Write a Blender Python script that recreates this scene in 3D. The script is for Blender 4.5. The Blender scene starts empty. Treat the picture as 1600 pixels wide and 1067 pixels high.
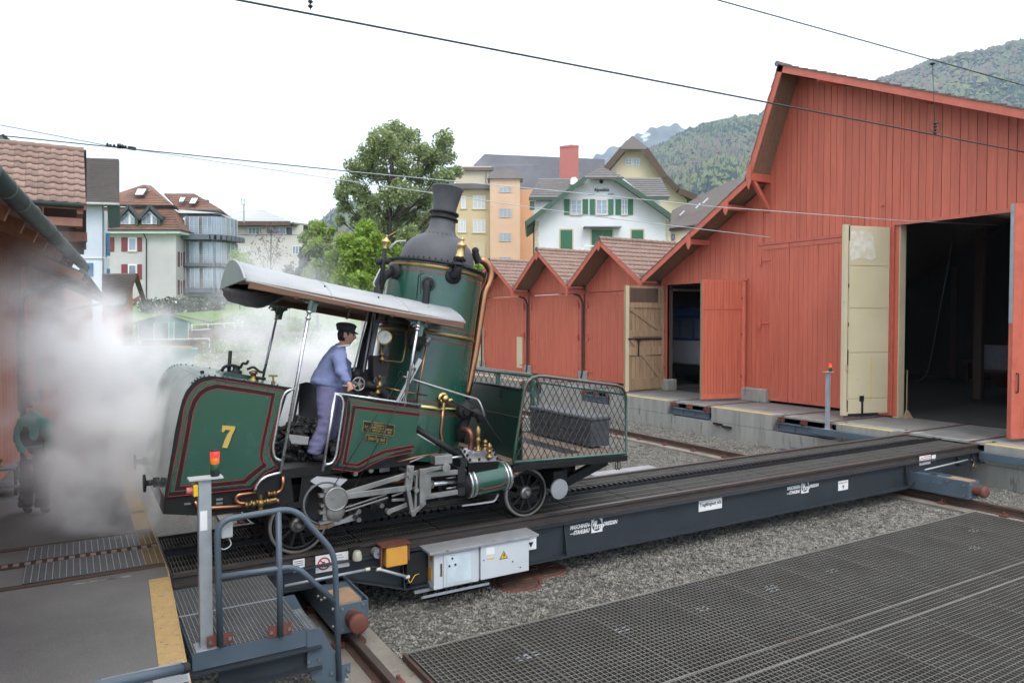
import bpy, bmesh, math, random
from mathutils import Vector, Matrix
import numpy as np
R = math.radians
rng = random.Random(7)
sc = bpy.context.scene
C = sc.collection

# ---------------------------------------------------------------- camera, world, sun, exposure
CAM_H = 2.57
AZ = R(59.1)                                   # the transfer table (X axis) runs 59.1 degrees to the right of the view
FW0 = Vector((math.cos(AZ), math.sin(AZ), 0)); RT = Vector((math.sin(AZ), -math.cos(AZ), 0))
PITCH = math.atan(33.5 / 1148)
FW = FW0 * math.cos(PITCH) - Vector((0, 0, 1)) * math.sin(PITCH)
UP = Vector((0, 0, 1)) * math.cos(PITCH) + FW0 * math.sin(PITCH)
CAM = Vector((0, 0, CAM_H))
cd = bpy.data.cameras.new('camera'); cam = bpy.data.objects.new('camera', cd); C.objects.link(cam)
cd.sensor_width = 36; cd.lens = 36 * 1148 / 1600; cd.clip_start = 0.1; cd.clip_end = 20000
m3 = Matrix((RT, UP, -FW)).transposed()
cam.matrix_world = Matrix.Translation(CAM) @ m3.to_4x4()
sc.camera = cam

world = bpy.data.worlds.new("World"); sc.world = world; world.use_nodes = True
wn = world.node_tree.nodes; wl = world.node_tree.links
for n in list(wn): wn.remove(n)
SUN_EL, SUN_AZ = R(50), R(256)                 # azimuth measured counter-clockwise from +X: behind the camera, a little left
sky = wn.new('ShaderNodeTexSky'); sky.sky_type = 'NISHITA'; sky.sun_disc = False
sky.sun_elevation = SUN_EL; sky.sun_rotation = math.pi / 2 - SUN_AZ; sky.dust_density = 4; sky.air_density = 1.0
hsv = wn.new('ShaderNodeHueSaturation'); hsv.inputs['Saturation'].default_value = 0.25
wl.new(sky.outputs[0], hsv.inputs['Color'])
geo = wn.new('ShaderNodeTexCoord')
nz = wn.new('ShaderNodeTexNoise'); nz.inputs['Scale'].default_value = 2.2; nz.inputs['Detail'].default_value = 5
wl.new(geo.outputs['Generated'], nz.inputs['Vector'])
rmp = wn.new('ShaderNodeValToRGB')             # overcast: an even bright grey cloud deck, faintly mottled
rmp.color_ramp.elements[0].position = 0.3; rmp.color_ramp.elements[0].color = (0.90, 0.925, 0.96, 1)
rmp.color_ramp.elements[1].position = 0.7; rmp.color_ramp.elements[1].color = (1.0, 1.0, 1.0, 1)
wl.new(nz.outputs['Fac'], rmp.inputs['Fac'])
mul = wn.new('ShaderNodeMixRGB'); mul.blend_type = 'MULTIPLY'; mul.inputs[0].default_value = 1
mul.inputs[2].default_value = (14.5, 14.5, 14.7, 1)
wl.new(rmp.outputs[0], mul.inputs[1])
mx = wn.new('ShaderNodeMixRGB'); mx.inputs[0].default_value = 0.85
wl.new(hsv.outputs[0], mx.inputs[1]); wl.new(mul.outputs[0], mx.inputs[2])
bg = wn.new('ShaderNodeBackground'); bg.inputs['Strength'].default_value = 0.12
wl.new(mx.outputs[0], bg.inputs['Color'])
wo = wn.new('ShaderNodeOutputWorld'); wl.new(bg.outputs[0], wo.inputs['Surface'])

sd = bpy.data.lights.new('sun', 'SUN'); sd.energy = 1.5; sd.angle = R(25); sd.color = (1.0, 0.96, 0.90)
sun = bpy.data.objects.new('sun', sd); C.objects.link(sun)
sdir = Vector((math.cos(SUN_AZ) * math.cos(SUN_EL), math.sin(SUN_AZ) * math.cos(SUN_EL), math.sin(SUN_EL)))
sun.rotation_euler = sdir.to_track_quat('Z', 'Y').to_euler()

vs = sc.view_settings
vs.view_transform = 'Standard'; vs.look = 'None'; vs.gamma = 1; vs.exposure = 0.5; vs.use_curve_mapping = False
cy = sc.cycles
cy.use_denoising = True; cy.use_adaptive_sampling = True; cy.adaptive_threshold = 0.02
cy.max_bounces = 26; cy.diffuse_bounces = 3; cy.glossy_bounces = 3; cy.transmission_bounces = 4; cy.volume_bounces = 12
cy.transparent_max_bounces = 12
cy.volume_step_rate = 0.8; cy.volume_max_steps = 128

# ---------------------------------------------------------------- measuring: a sight line of the survey camera met with a known plane gives a point
def ray(px, py): return FW * 1148 + RT * (px - 800) - UP * (py - 533.5)
def on(px, py, x=None, y=None, z=None):
    d = ray(px, py)
    for i, v in enumerate((x, y, z)):
        if v is not None: return CAM + d * ((v - CAM[i]) / d[i])
def far(px, py, D):                            # a point on the sight line at depth D
    d = ray(px, py); return CAM + d * (D / d.dot(FW))

# ---------------------------------------------------------------- geometry helpers
class MB:
    def __init__(s): s.v = []; s.f = []; s.m = []; s.s = []; s.mi = 0; s.sm = False
    def face(s, ids, sm=None): s.f.append(tuple(ids)); s.m.append(s.mi); s.s.append(s.sm if sm is None else sm)
    def poly(s, pts, sm=False):
        b = len(s.v); s.v += [tuple(p) for p in pts]; s.face(range(b, b + len(pts)), sm)
    def hexa(s, p):                            # 8 points: bottom ring 0-3, top ring 4-7 (counter-clockwise seen from above)
        b = len(s.v); s.v += [tuple(q) for q in p]
        for f in ((3, 2, 1, 0), (4, 5, 6, 7), (0, 1, 5, 4), (1, 2, 6, 5), (2, 3, 7, 6), (3, 0, 4, 7)): s.face([b + i for i in f], False)
    def box(s, a, c):
        x0, x1 = sorted((a[0], c[0])); y0, y1 = sorted((a[1], c[1])); z0, z1 = sorted((a[2], c[2]))
        s.hexa([(x0, y0, z0), (x1, y0, z0), (x1, y1, z0), (x0, y1, z0), (x0, y0, z1), (x1, y0, z1), (x1, y1, z1), (x0, y1, z1)])
    def bar(s, p, q, w, h, side=None):         # bar from p to q; side = direction of its width
        p = Vector(p); q = Vector(q); d = (q - p).normalized()
        if side is None:
            side = d.cross(Vector((0, 0, 1)))
            if side.length < 1e-4: side = Vector((1, 0, 0))
        side = Vector(side); side = (side - d * side.dot(d)).normalized(); u = side.cross(d).normalized()
        a = side * (w / 2); b = u * (h / 2)
        s.hexa([p - a - b, p + a - b, q + a - b, q - a - b, p - a + b, p + a + b, q + a + b, q - a + b])
    def prism(s, poly, d):                     # extrude a 3D polygon by vector d
        poly = [Vector(p) for p in poly]; d = Vector(d); n = len(poly)
        nrm = Vector((0, 0, 0))
        for i in range(n): nrm += poly[i].cross(poly[(i + 1) % n])
        if nrm.dot(d) > 0: poly = poly[::-1]
        b = len(s.v); s.v += [tuple(p) for p in poly] + [tuple(p + d) for p in poly]
        s.face(range(b, b + n), False); s.face([b + n + i for i in reversed(range(n))], False)
        for i in range(n):
            j = (i + 1) % n; s.face([b + j, b + i, b + n + i, b + n + j], None)
    def ring(s, c, ax, r, n, ref=None):
        ax = Vector(ax).normalized()
        if ref is None: ref = Vector((0, 0, 1)) if abs(ax.z) < 0.9 else Vector((1, 0, 0))
        u = (ref - ax * ref.dot(ax)).normalized(); w = ax.cross(u)
        b = len(s.v)
        for i in range(n):
            a = 2 * math.pi * i / n; s.v.append(tuple(Vector(c) + (u * math.cos(a) + w * math.sin(a)) * r))
        return b
    def lathe(s, o, ax, prof, n=20, caps=True, sm=True):   # prof: (radius, height along axis)
        o = Vector(o); ax = Vector(ax).normalized(); rs = [s.ring(o + ax * h, ax, max(r, 1e-4), n) for r, h in prof]
        for a, b in zip(rs, rs[1:]):
            for i in range(n):
                j = (i + 1) % n; s.face([a + i, a + j, b + j, b + i], sm)
        if caps:
            if prof[0][0] > 1e-3: s._cap(s.ring(o + ax * prof[0][1], ax, prof[0][0], n), n, True)
            if prof[-1][0] > 1e-3: s._cap(s.ring(o + ax * prof[-1][1], ax, prof[-1][0], n), n, False)
    def _cap(s, b, n, flip): s.face([b + i for i in (reversed(range(n)) if flip else range(n))], False)
    def cyl(s, p, q, r, r2=None, n=16, sm=True):
        p = Vector(p); q = Vector(q); s.lathe(p, q - p, [(r, 0), (r if r2 is None else r2, (q - p).length)], n, True, sm)
    def tube(s, pts, r, n=8, caps=True, closed=False):
        pts = [Vector(p) for p in pts]; k = len(pts); rs = []; ref = None
        for i in range(k):
            a = pts[(i - 1) % k] if (i > 0 or closed) else pts[i]; b = pts[(i + 1) % k] if (i < k - 1 or closed) else pts[i]
            d = (b - a).normalized()
            if ref is None:
                ref = Vector((0, 0, 1)) if abs(d.z) < 0.9 else Vector((1, 0, 0))
            ref = (ref - d * ref.dot(d)); ref = ref.normalized() if ref.length > 1e-5 else Vector((0, 1, 0))
            rr = r[i] if isinstance(r, (list, tuple)) else r
            rs.append(s.ring(pts[i], d, rr, n, ref))
        prs = list(zip(rs, rs[1:])) + ([(rs[-1], rs[0])] if closed else [])
        for a, b in prs:
            for i in range(n):
                j = (i + 1) % n; s.face([a + i, a + j, b + j, b + i], True)
        if caps and not closed: s._cap(rs[0], n, True); s._cap(rs[-1], n, False)
    def sphere(s, c, r, n=12, m=8, sc=(1, 1, 1)):
        c = Vector(c); rows = []
        for j in range(m + 1):
            t = math.pi * j / m; b = len(s.v)
            for i in range(n):
                a = 2 * math.pi * i / n
                s.v.append((c.x + r * sc[0] * math.sin(t) * math.cos(a), c.y + r * sc[1] * math.sin(t) * math.sin(a), c.z + r * sc[2] * math.cos(t)))
            rows.append(b)
        for a, b in zip(rows, rows[1:]):
            for i in range(n):
                j = (i + 1) % n; s.face([a + i, b + i, b + j, a + j], True)
    def mesh(s, name, mats):
        me = bpy.data.meshes.new(name); me.from_pydata(s.v, [], s.f)
        for m in mats: me.materials.append(m)
        if s.f:
            me.polygons.foreach_set('material_index', s.m); me.polygons.foreach_set('use_smooth', s.s)
        me.update(); return me

def smooth_path(pts, k=4):                     # rounded corners: Catmull-Rom
    P = [Vector(p) for p in pts]; P = [P[0] * 2 - P[1]] + P + [P[-1] * 2 - P[-2]]; out = []
    for i in range(1, len(P) - 2):
        a, b, c, d = P[i - 1:i + 3]
        for j in range(k):
            t = j / k
            out.append(0.5 * ((2 * b) + (c - a) * t + (2 * a - 5 * b + 4 * c - d) * t * t + (3 * b - a - 3 * c + d) * t ** 3))
    out.append(P[-2]); return out
def fillet(pts, r, k=5):                       # straight runs with rounded corners
    P = [Vector(p) for p in pts]; out = [P[0]]
    for i in range(1, len(P) - 1):
        a = (P[i - 1] - P[i]); b = (P[i + 1] - P[i]); rr = min(r, a.length * .45, b.length * .45)
        p0 = P[i] + a.normalized() * rr; p2 = P[i] + b.normalized() * rr
        for j in range(k + 1):
            t = j / k; out.append(p0 * (1 - t) ** 2 + P[i] * 2 * t * (1 - t) + p2 * t * t)
    out.append(P[-1]); return out
def offset2(poly, d):                          # inset a counter-clockwise 2D polygon by d (mitred)
    n = len(poly); out = []
    for i in range(n):
        p0, p1, p2 = (Vector(poly[i - 1]), Vector(poly[i]), Vector(poly[(i + 1) % n]))
        a = (p1 - p0).normalized(); b = (p2 - p1).normalized()
        na = Vector((-a.y, a.x)); nb = Vector((-b.y, b.x)); m = na + nb
        m = m / max(m.length_squared, .15) * 2
        out.append(p1 + m * d)
    return out

WLOC = {}
def setp(o, label=None, cat=None, group=None, kind=None):
    if label: o['label'] = label
    if cat: o['category'] = cat
    if group: o['group'] = group
    if kind: o['kind'] = kind
    return o
def thing(name, label, cat, loc=(0, 0, 0), group=None):
    o = bpy.data.objects.new(name, None); C.objects.link(o); o.location = loc; o.empty_display_size = .2
    WLOC[o] = Vector(loc); return setp(o, label, cat, group)
def obj(name, mb, mats, parent=None, bevel=0, kind=None, label=None, loc=None):
    """one mesh object; its mesh is in world coordinates unless loc is given"""
    if not isinstance(mats, (list, tuple)): mats = [mats]
    me = mb.mesh(name, mats) if isinstance(mb, MB) else mb
    o = bpy.data.objects.new(name, me); C.objects.link(o)
    w = Vector(loc) if loc is not None else Vector((0, 0, 0)); WLOC[o] = w
    if parent is not None: o.parent = parent; o.location = w - WLOC[parent]
    else: o.location = w
    if bevel:
        b = o.modifiers.new('edge', 'BEVEL'); b.width = bevel; b.segments = 2; b.limit_method = 'ANGLE'; b.angle_limit = R(40); b.harden_normals = False
    return setp(o, label, None, None, kind)
def copy_tree(o, parent=None, loc=None, label=None):
    c = o.copy(); C.objects.link(c); c.parent = parent
    if loc is not None: c.location = loc
    WLOC[c] = Vector(loc) if loc is not None else WLOC[o]
    if label: c['label'] = label
    for ch in list(o.children): copy_tree(ch, c)
    return c

# ---------------------------------------------------------------- materials
def ncol(c): return (c[0], c[1], c[2], 1)
def mat(name, col, rough=.6, metal=0, col2=None, scale=6, detail=5, bump=0, bscale=None, rand=0, spots=None, spscale=30, stretch=(1, 1, 1), coat=0, spec=.5, contrast=.25, dist=0.01):
    """colour varied by noise between col and col2; rand = brightness spread from object to object; spots = (colour, threshold) wear"""
    m = bpy.data.materials.new(name); m.use_nodes = True; nt = m.node_tree; N = nt.nodes; L = nt.links
    bs = N['Principled BSDF']; bs.inputs['Roughness'].default_value = rough; bs.inputs['Metallic'].default_value = metal
    bs.inputs['Specular IOR Level'].default_value = spec
    if coat: bs.inputs['Coat Weight'].default_value = coat; bs.inputs['Coat Roughness'].default_value = .12
    tc = N.new('ShaderNodeTexCoord'); mp = N.new('ShaderNodeMapping'); mp.inputs['Scale'].default_value = stretch
    L.new(tc.outputs['Object'], mp.inputs['Vector'])
    if rand:
        oi = N.new('ShaderNodeObjectInfo'); ad = N.new('ShaderNodeVectorMath'); ad.operation = 'SCALE'
        cb = N.new('ShaderNodeCombineXYZ')
        for i in range(3): L.new(oi.outputs['Random'], cb.inputs[i])
        ad.inputs['Scale'].default_value = 37.0; L.new(cb.outputs[0], ad.inputs[0]); L.new(ad.outputs[0], mp.inputs['Location'])
    if col2 is None: col2 = tuple(c * .75 for c in col)
    n1 = N.new('ShaderNodeTexNoise'); n1.inputs['Scale'].default_value = scale; n1.inputs['Detail'].default_value = detail; n1.inputs['Roughness'].default_value = .6
    L.new(mp.outputs[0], n1.inputs['Vector'])
    r1 = N.new('ShaderNodeValToRGB'); e = r1.color_ramp.elements
    e[0].position = .5 - contrast; e[0].color = ncol(col2); e[1].position = .5 + contrast; e[1].color = ncol(col)
    L.new(n1.outputs['Fac'], r1.inputs['Fac']); out = r1.outputs[0]
    if spots:
        n2 = N.new('ShaderNodeTexNoise'); n2.inputs['Scale'].default_value = spscale; n2.inputs['Detail'].default_value = 6; n2.inputs['Roughness'].default_value = .7
        L.new(mp.outputs[0], n2.inputs['Vector'])
        r2 = N.new('ShaderNodeValToRGB'); r2.color_ramp.elements[0].position = spots[1]; r2.color_ramp.elements[1].position = min(1, spots[1] + .08)
        r2.color_ramp.elements[0].color = (0, 0, 0, 1); r2.color_ramp.elements[1].color = (1, 1, 1, 1)
        L.new(n2.outputs['Fac'], r2.inputs['Fac'])
        mm = N.new('ShaderNodeMixRGB'); L.new(r2.outputs[0], mm.inputs[0]); L.new(out, mm.inputs[1]); mm.inputs[2].default_value = ncol(spots[0]); out = mm.outputs[0]
    if rand:
        mr = N.new('ShaderNodeMapRange'); mr.inputs['To Min'].default_value = 1 - rand; mr.inputs['To Max'].default_value = 1 + rand
        L.new(oi.outputs['Random'], mr.inputs['Value'])
        hs = N.new('ShaderNodeHueSaturation'); L.new(mr.outputs[0], hs.inputs['Value']); L.new(out, hs.inputs['Color']); out = hs.outputs[0]
    L.new(out, bs.inputs['Base Color'])
    # roughness breaks up too
    rr = N.new('ShaderNodeMapRange'); rr.inputs['To Min'].default_value = max(.03, rough - .1); rr.inputs['To Max'].default_value = min(1, rough + .12)
    L.new(n1.outputs['Fac'], rr.inputs['Value']); L.new(rr.outputs[0], bs.inputs['Roughness'])
    if bump:
        nb = N.new('ShaderNodeTexNoise'); nb.inputs['Scale'].default_value = bscale or scale * 6; nb.inputs['Detail'].default_value = 4
        L.new(mp.outputs[0], nb.inputs['Vector'])
        bp = N.new('ShaderNodeBump'); bp.inputs['Strength'].default_value = bump; bp.inputs['Distance'].default_value = dist
        L.new(nb.outputs['Fac'], bp.inputs['Height']); L.new(bp.outputs[0], bs.inputs['Normal'])
    return m

def mat_planes(name, base, *args, **kw): return mat(name, base, *args, **kw)
M = {}
M['asphalt'] = mat('asphalt', (.185, .18, .17), .85, col2=(.095, .092, .088), scale=.8, detail=9, bump=.9, bscale=120, spots=((.25, .24, .225), .58), spscale=60, dist=.006)
M['gravel'] = mat('gravel', (.20, .19, .165), .9, col2=(.06, .057, .05), scale=38, bump=1, bscale=45, dist=.02, contrast=.12)
M['stone_chip'] = mat('stone_chip', (.33, .31, .27), .9, col2=(.05, .048, .042), scale=15, contrast=.14, spots=((.085, .078, .066), .56), spscale=1.3)
M['concrete'] = mat('concrete', (.34, .33, .30), .85, col2=(.21, .205, .185), scale=1.6, bump=.3, bscale=40, spots=((.12, .118, .10), .58), spscale=2.4, stretch=(1, 2.2, .35))
M['platform_top'] = mat('platform_top', (.21, .20, .19), .85, col2=(.13, .127, .12), scale=1.1, bump=.3, bscale=70)
M['yellow_line'] = mat('yellow_line', (.72, .52, .08), .7, col2=(.5, .36, .08), scale=8, spots=((.2, .19, .16), .62), spscale=14)
M['amber_line'] = mat('amber_line', (.50, .33, .13), .8, col2=(.36, .25, .11), scale=9, bump=.5, bscale=150, spots=((.14, .13, .12), .57), spscale=26, dist=.004)
M['red_wood'] = mat('red_wood', (.57, .142, .082), .62, col2=(.45, .10, .058), scale=1.5, rand=.06, bump=.35, bscale=18, stretch=(6, 6, .5), spots=((.58, .21, .14), .68), spscale=3.5, contrast=.2)
M['red_trim'] = mat('red_trim', (.56, .14, .085), .55, col2=(.42, .095, .06), scale=4, rand=.08, spots=((.23, .10, .07), .66), spscale=9)
M['soffit'] = mat('soffit', (.27, .17, .105), .75, col2=(.19, .115, .07), scale=2, stretch=(5, .6, 5), rand=.08)
M['raw_wood'] = mat('raw_wood', (.37, .25, .15), .8, col2=(.23, .145, .085), scale=1.6, rand=.14, bump=.3, stretch=(7, 7, .5), spots=((.12, .08, .055), .6), spscale=2)
M['dark_wood'] = mat('dark_wood', (.12, .075, .05), .8, col2=(.07, .045, .03), scale=2, rand=.12, stretch=(5, 5, .6))
M['brown_wood'] = mat('brown_wood', (.34, .165, .11), .75, col2=(.24, .11, .07), scale=1.6, rand=.15, stretch=(6, 6, .4), bump=.2)
M['cream'] = mat('cream', (.60, .53, .36), .55, col2=(.53, .46, .30), scale=1.0, spots=((.34, .25, .12), .66), spscale=3, bump=.1)
M['tile'] = mat('tile', (.34, .225, .18), .85, col2=(.22, .15, .12), scale=3, rand=.14, bump=.3, bscale=30, spots=((.17, .13, .11), .64), spscale=8)
M['tile_red'] = mat('tile_red', (.25, .115, .07), .85, col2=(.11, .065, .045), scale=.9, detail=9, contrast=.16, spots=((.09, .065, .05), .55), spscale=3, bump=.5, bscale=12)
M['slate'] = mat('slate', (.125, .105, .095), .8, col2=(.085, .07, .062), scale=2, bump=.5, bscale=9, spots=((.2, .17, .15), .66), spscale=5)
M['grey_tile'] = mat('grey_tile', (.20, .185, .175), .8, col2=(.13, .12, .115), scale=3, bump=.4, bscale=10)
M['green_paint'] = mat('green_paint', (.019, .080, .056), .24, col2=(.015, .064, .044), scale=2.5, coat=.6, bump=.03, bscale=5)
M['dark_green_paint'] = mat('dark_green_paint', (.012, .040, .029), .3, col2=(.010, .033, .024), scale=3, coat=.3)
M['black_paint'] = mat('black_paint', (.007, .007, .008), .45, col2=(.013, .012, .011), scale=5, spec=.3)
M['red_line'] = mat('red_line', (.30, .018, .02), .4)
M['gold'] = mat('gold', (.62, .44, .10), .35, metal=.3, col2=(.55, .38, .09))
M['iron'] = mat('iron', (.020, .020, .023), .6, metal=.1, spec=.35, col2=(.012, .012, .013), scale=5, bump=.15)
M['boiler_black'] = mat('boiler_black', (.095, .096, .104), .6, metal=.1, col2=(.062, .063, .069), scale=3, bump=.08, bscale=30)
M['brass'] = mat('brass', (.60, .46, .22), .28, metal=1, col2=(.5, .32, .11), scale=8)
M['old_brass'] = mat('old_brass', (.33, .22, .09), .42, metal=.9, col2=(.2, .13, .055), scale=10)
M['copper'] = mat('copper', (.52, .25, .14), .32, metal=1, col2=(.36, .165, .09), scale=6)
M['steel'] = mat('steel', (.40, .395, .385), .40, metal=.75, col2=(.22, .21, .195), scale=5, spots=((.07, .06, .05), .64), spscale=12)
M['chrome'] = mat('chrome', (.62, .63, .64), .25, metal=.85, col2=(.48, .49, .5), scale=6)
M['bright_steel'] = mat('bright_steel', (.62, .63, .66), .34, metal=.8, col2=(.5, .51, .53))
M['rubber'] = mat('rubber', (.018, .018, .02), .7)
M['coal'] = mat('coal', (.016, .016, .017), .45, col2=(.008, .008, .009), scale=20, bump=.5)
M['plank_floor'] = mat('plank_floor', (.21, .155, .115), .85, col2=(.13, .095, .07), scale=2, rand=.15, stretch=(.6, 6, 6))
M['cushion'] = mat('cushion', (.060, .063, .072), .42, col2=(.04, .042, .048), scale=5)
M['zinc'] = mat('zinc', (.50, .505, .51), .62, metal=.15, col2=(.38, .385, .39), scale=3, bump=.1, spots=((.3, .3, .3), .65), spscale=6)
M['canvas_black'] = mat('canvas_black', (.014, .014, .016), .55, bump=.6, bscale=6, dist=.03)
M['girder'] = mat('girder', (.027, .035, .043), .5, col2=(.018, .023, .028), scale=2, spots=((.10, .065, .045), .66), spscale=4, bump=.05)
M['steel_blue'] = mat('steel_blue', (.085, .115, .145), .42, col2=(.065, .09, .115), scale=3, spots=((.16, .17, .18), .67), spscale=18)
M['galvanised'] = mat('galvanised', (.40, .43, .46), .48, metal=.4, col2=(.29, .315, .34), scale=6)
M['grating'] = mat('grating', (.27, .27, .26), .6, metal=.35, col2=(.15, .15, .145), scale=1.3, contrast=.2, spots=((.15, .085, .05), .67), spscale=1.6)
M['deck_grating'] = mat('deck_grating', (.30, .29, .27), .7, metal=.2, col2=(.16, .155, .145), scale=1.2)
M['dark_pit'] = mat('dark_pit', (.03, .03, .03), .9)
M['rail_rust'] = mat('rail_rust', (.115, .065, .048), .75, metal=.2, col2=(.065, .042, .034), scale=5, bump=.2)
M['rust'] = mat('rust', (.17, .055, .035), .75, col2=(.10, .035, .025), scale=8, bump=.2)
M['rail_top'] = mat('rail_top', (.15, .125, .11), .45, metal=.6, col2=(.13, .10, .09), scale=4)
M['white_sheet'] = mat('white_sheet', (.56, .59, .61), .45, col2=(.48, .51, .53), scale=1.5, spots=((.5, .48, .42), .72), spscale=5)
M['grey_sheet'] = mat('grey_sheet', (.32, .33, .34), .5, col2=(.2, .2, .205), scale=4, spots=((.1, .085, .07), .6), spscale=6)
M['white'] = mat('white', (.78, .78, .77), .5, col2=(.70, .70, .69), scale=4)
M['ink'] = mat('ink', (.015, .015, .016), .5)
M['orange'] = mat('orange', (.68, .34, .05), .5, col2=(.54, .26, .04), scale=6)
M['warn_yellow'] = mat('warn_yellow', (.78, .52, .03), .5)
M['sign_red'] = mat('sign_red', (.55, .03, .035), .5)
M['blue_cloth'] = mat('blue_cloth', (.235, .275, .47), .85, col2=(.175, .205, .37), scale=7, bump=.5, bscale=16, dist=.02)
M['blue_trousers'] = mat('blue_trousers', (.165, .16, .285), .85, col2=(.115, .11, .205), scale=6, bump=.4, bscale=12, dist=.02)
M['skin'] = mat('skin', (.52, .28, .20), .5, col2=(.46, .23, .165), scale=9)
M['hair'] = mat('hair', (.014, .011, .009), .6)
M['black_cloth'] = mat('black_cloth', (.018, .018, .020), .8, bump=.2)
M['charcoal_cloth'] = mat('charcoal_cloth', (.05, .052, .058), .85, col2=(.035, .036, .04), scale=6)
M['teal_cloth'] = mat('teal_cloth', (.09, .42, .35), .8, col2=(.07, .33, .28), scale=5)
M['render_white'] = mat('render_white', (.72, .715, .715), .8, col2=(.63, .625, .625), scale=.6)
M['render_grey'] = mat('render_grey', (.53, .505, .495), .85, col2=(.43, .41, .40), scale=.35, spots=((.36, .35, .32), .64), spscale=.6)
M['render_beige'] = mat('render_beige', (.60, .47, .29), .85, col2=(.52, .40, .24), scale=.4)
M['render_cream'] = mat('render_cream', (.60, .51, .36), .85, col2=(.53, .45, .31), scale=.4)
M['render_orange'] = mat('render_orange', (.68, .36, .21), .85, col2=(.60, .33, .19), scale=.5)
M['render_pink'] = mat('render_pink', (.66, .44, .30), .85, col2=(.58, .37, .25), scale=.5)
M['weather_board'] = mat('weather_board', (.66, .70, .75), .7, col2=(.58, .62, .68), scale=1)
M['render_pale'] = mat('render_pale', (.54, .505, .445), .85, col2=(.47, .44, .385), scale=.4)
M['dormer_metal'] = mat('dormer_metal', (.055, .066, .062), .55)
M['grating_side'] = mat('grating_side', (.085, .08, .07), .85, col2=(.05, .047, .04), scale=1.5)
M['grating_dull'] = mat('grating_dull', (.26, .25, .225), .6, metal=.15, col2=(.14, .132, .115), scale=1.3, contrast=.2, spots=((.12, .085, .055), .60), spscale=1.1)
M['wall_wood'] = mat('wall_wood', (.47, .185, .13), .75, col2=(.33, .12, .08), scale=1.6, rand=.15, stretch=(6, 6, .4), bump=.2)
M['blue_slate'] = mat('blue_slate', (.105, .105, .12), .8, col2=(.07, .07, .08), scale=1.2, bump=.4, bscale=8)
M['rail_dark'] = mat('rail_dark', (.062, .048, .042), .7, metal=.2, col2=(.035, .03, .028), scale=5)
M['rack_worn'] = mat('rack_worn', (.32, .24, .21), .7, col2=(.2, .13, .11), scale=9)
M['dirty_concrete'] = mat('dirty_concrete', (.27, .245, .21), .9, col2=(.15, .125, .10), scale=3, bump=.4, bscale=30, spots=((.11, .07, .05), .6), spscale=4)
M['glass'] = mat('glass', (.20, .25, .31), .08, col2=(.10, .13, .17), scale=.5, spec=.9)
M['sky_glass'] = mat('sky_glass', (.30, .36, .43), .06, col2=(.20, .25, .31), scale=.5, spec=1)
M['curtain'] = mat('curtain', (.62, .62, .62), .8)
M['green_shutter'] = mat('green_shutter', (.035, .16, .075), .5, col2=(.028, .13, .06), rand=.2)
M['green_trim'] = mat('green_trim', (.045, .095, .062), .55)
M['red_shutter'] = mat('red_shutter', (.24, .045, .05), .6, rand=.15)
M['blue_shutter'] = mat('blue_shutter', (.05, .16, .33), .6)
M['grey_steel'] = mat('grey_steel', (.125, .14, .17), .5)
M['grey_panel'] = mat('grey_panel', (.22, .235, .265), .5)
M['dark_gutter'] = mat('dark_gutter', (.030, .045, .040), .6, spec=.25, col2=(.045, .06, .052), scale=3)
M['copper_pipe'] = mat('copper_pipe', (.06, .035, .032), .5)
M['turquoise'] = mat('turquoise', (.24, .52, .51), .6, col2=(.19, .44, .44))
M['teal_wagon'] = mat('teal_wagon', (.05, .26, .20), .5, col2=(.04, .21, .165))
M['hut_orange'] = mat('hut_orange', (.42, .17, .085), .7, col2=(.34, .13, .065), scale=2)
M['brick_red'] = mat('brick_red', (.42, .14, .115), .8, col2=(.36, .12, .10))
M['stone_wall'] = mat('stone_wall', (.27, .22, .18), .9, col2=(.13, .105, .09), scale=3.5, contrast=.12, bump=.7, bscale=5, dist=.05)
M['grass'] = mat('grass', (.15, .26, .035), .9, col2=(.075, .14, .025), scale=.9, bump=.5, bscale=9, dist=.05)
M['bark'] = mat('bark', (.075, .06, .048), .9, bump=.5, bscale=12)
M['blackish'] = mat('blackish', (.012, .012, .012), .6)
M['wire'] = mat('wire', (.045, .05, .055), .5, metal=.4)
M['pale_wire'] = mat('pale_wire', (.50, .54, .54), .5)
M['dull_blue'] = mat('dull_blue', (.045, .09, .25), .4)
M['lead'] = mat('lead', (.13, .14, .15), .6)
# ---------------------------------------------------------------- lettering
def text_mesh(body, size, shear=0, bold=0, extrude=.001, align='LEFT', spacing=1):
    cu = bpy.data.curves.new('lettering', 'FONT'); cu.body = body; cu.size = size; cu.shear = shear; cu.offset = bold; cu.extrude = extrude
    cu.align_x = align; cu.space_character = spacing; cu.resolution_u = 2
    o = bpy.data.objects.new('lettering', cu); C.objects.link(o)
    dg = bpy.context.evaluated_depsgraph_get(); me = bpy.data.meshes.new_from_object(o.evaluated_get(dg))
    bpy.data.objects.remove(o); return me
FACE_Y = Matrix(((1, 0, 0), (0, 0, -1), (0, 1, 0))).to_4x4()       # reads from the -Y side
def letter(parent, body, size, loc, m, slope=0, width=None, **kw):
    me = text_mesh(body, size, **kw)
    if width:
        xs = [v.co.x for v in me.vertices]; w = max(xs) - min(xs); sx = width / w
        me.transform(Matrix.Diagonal((sx, 1, 1, 1)))
    rot = Matrix.Rotation(math.atan(slope), 4, 'Z')
    me.transform(Matrix.Translation(Vector(loc)) @ FACE_Y @ rot)
    me.materials.clear(); me.materials.append(m)
    o = bpy.data.objects.new('lettering', me); C.objects.link(o); WLOC[o] = Vector((0, 0, 0))
    o.parent = parent; o.location = -WLOC[parent]; return o

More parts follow.
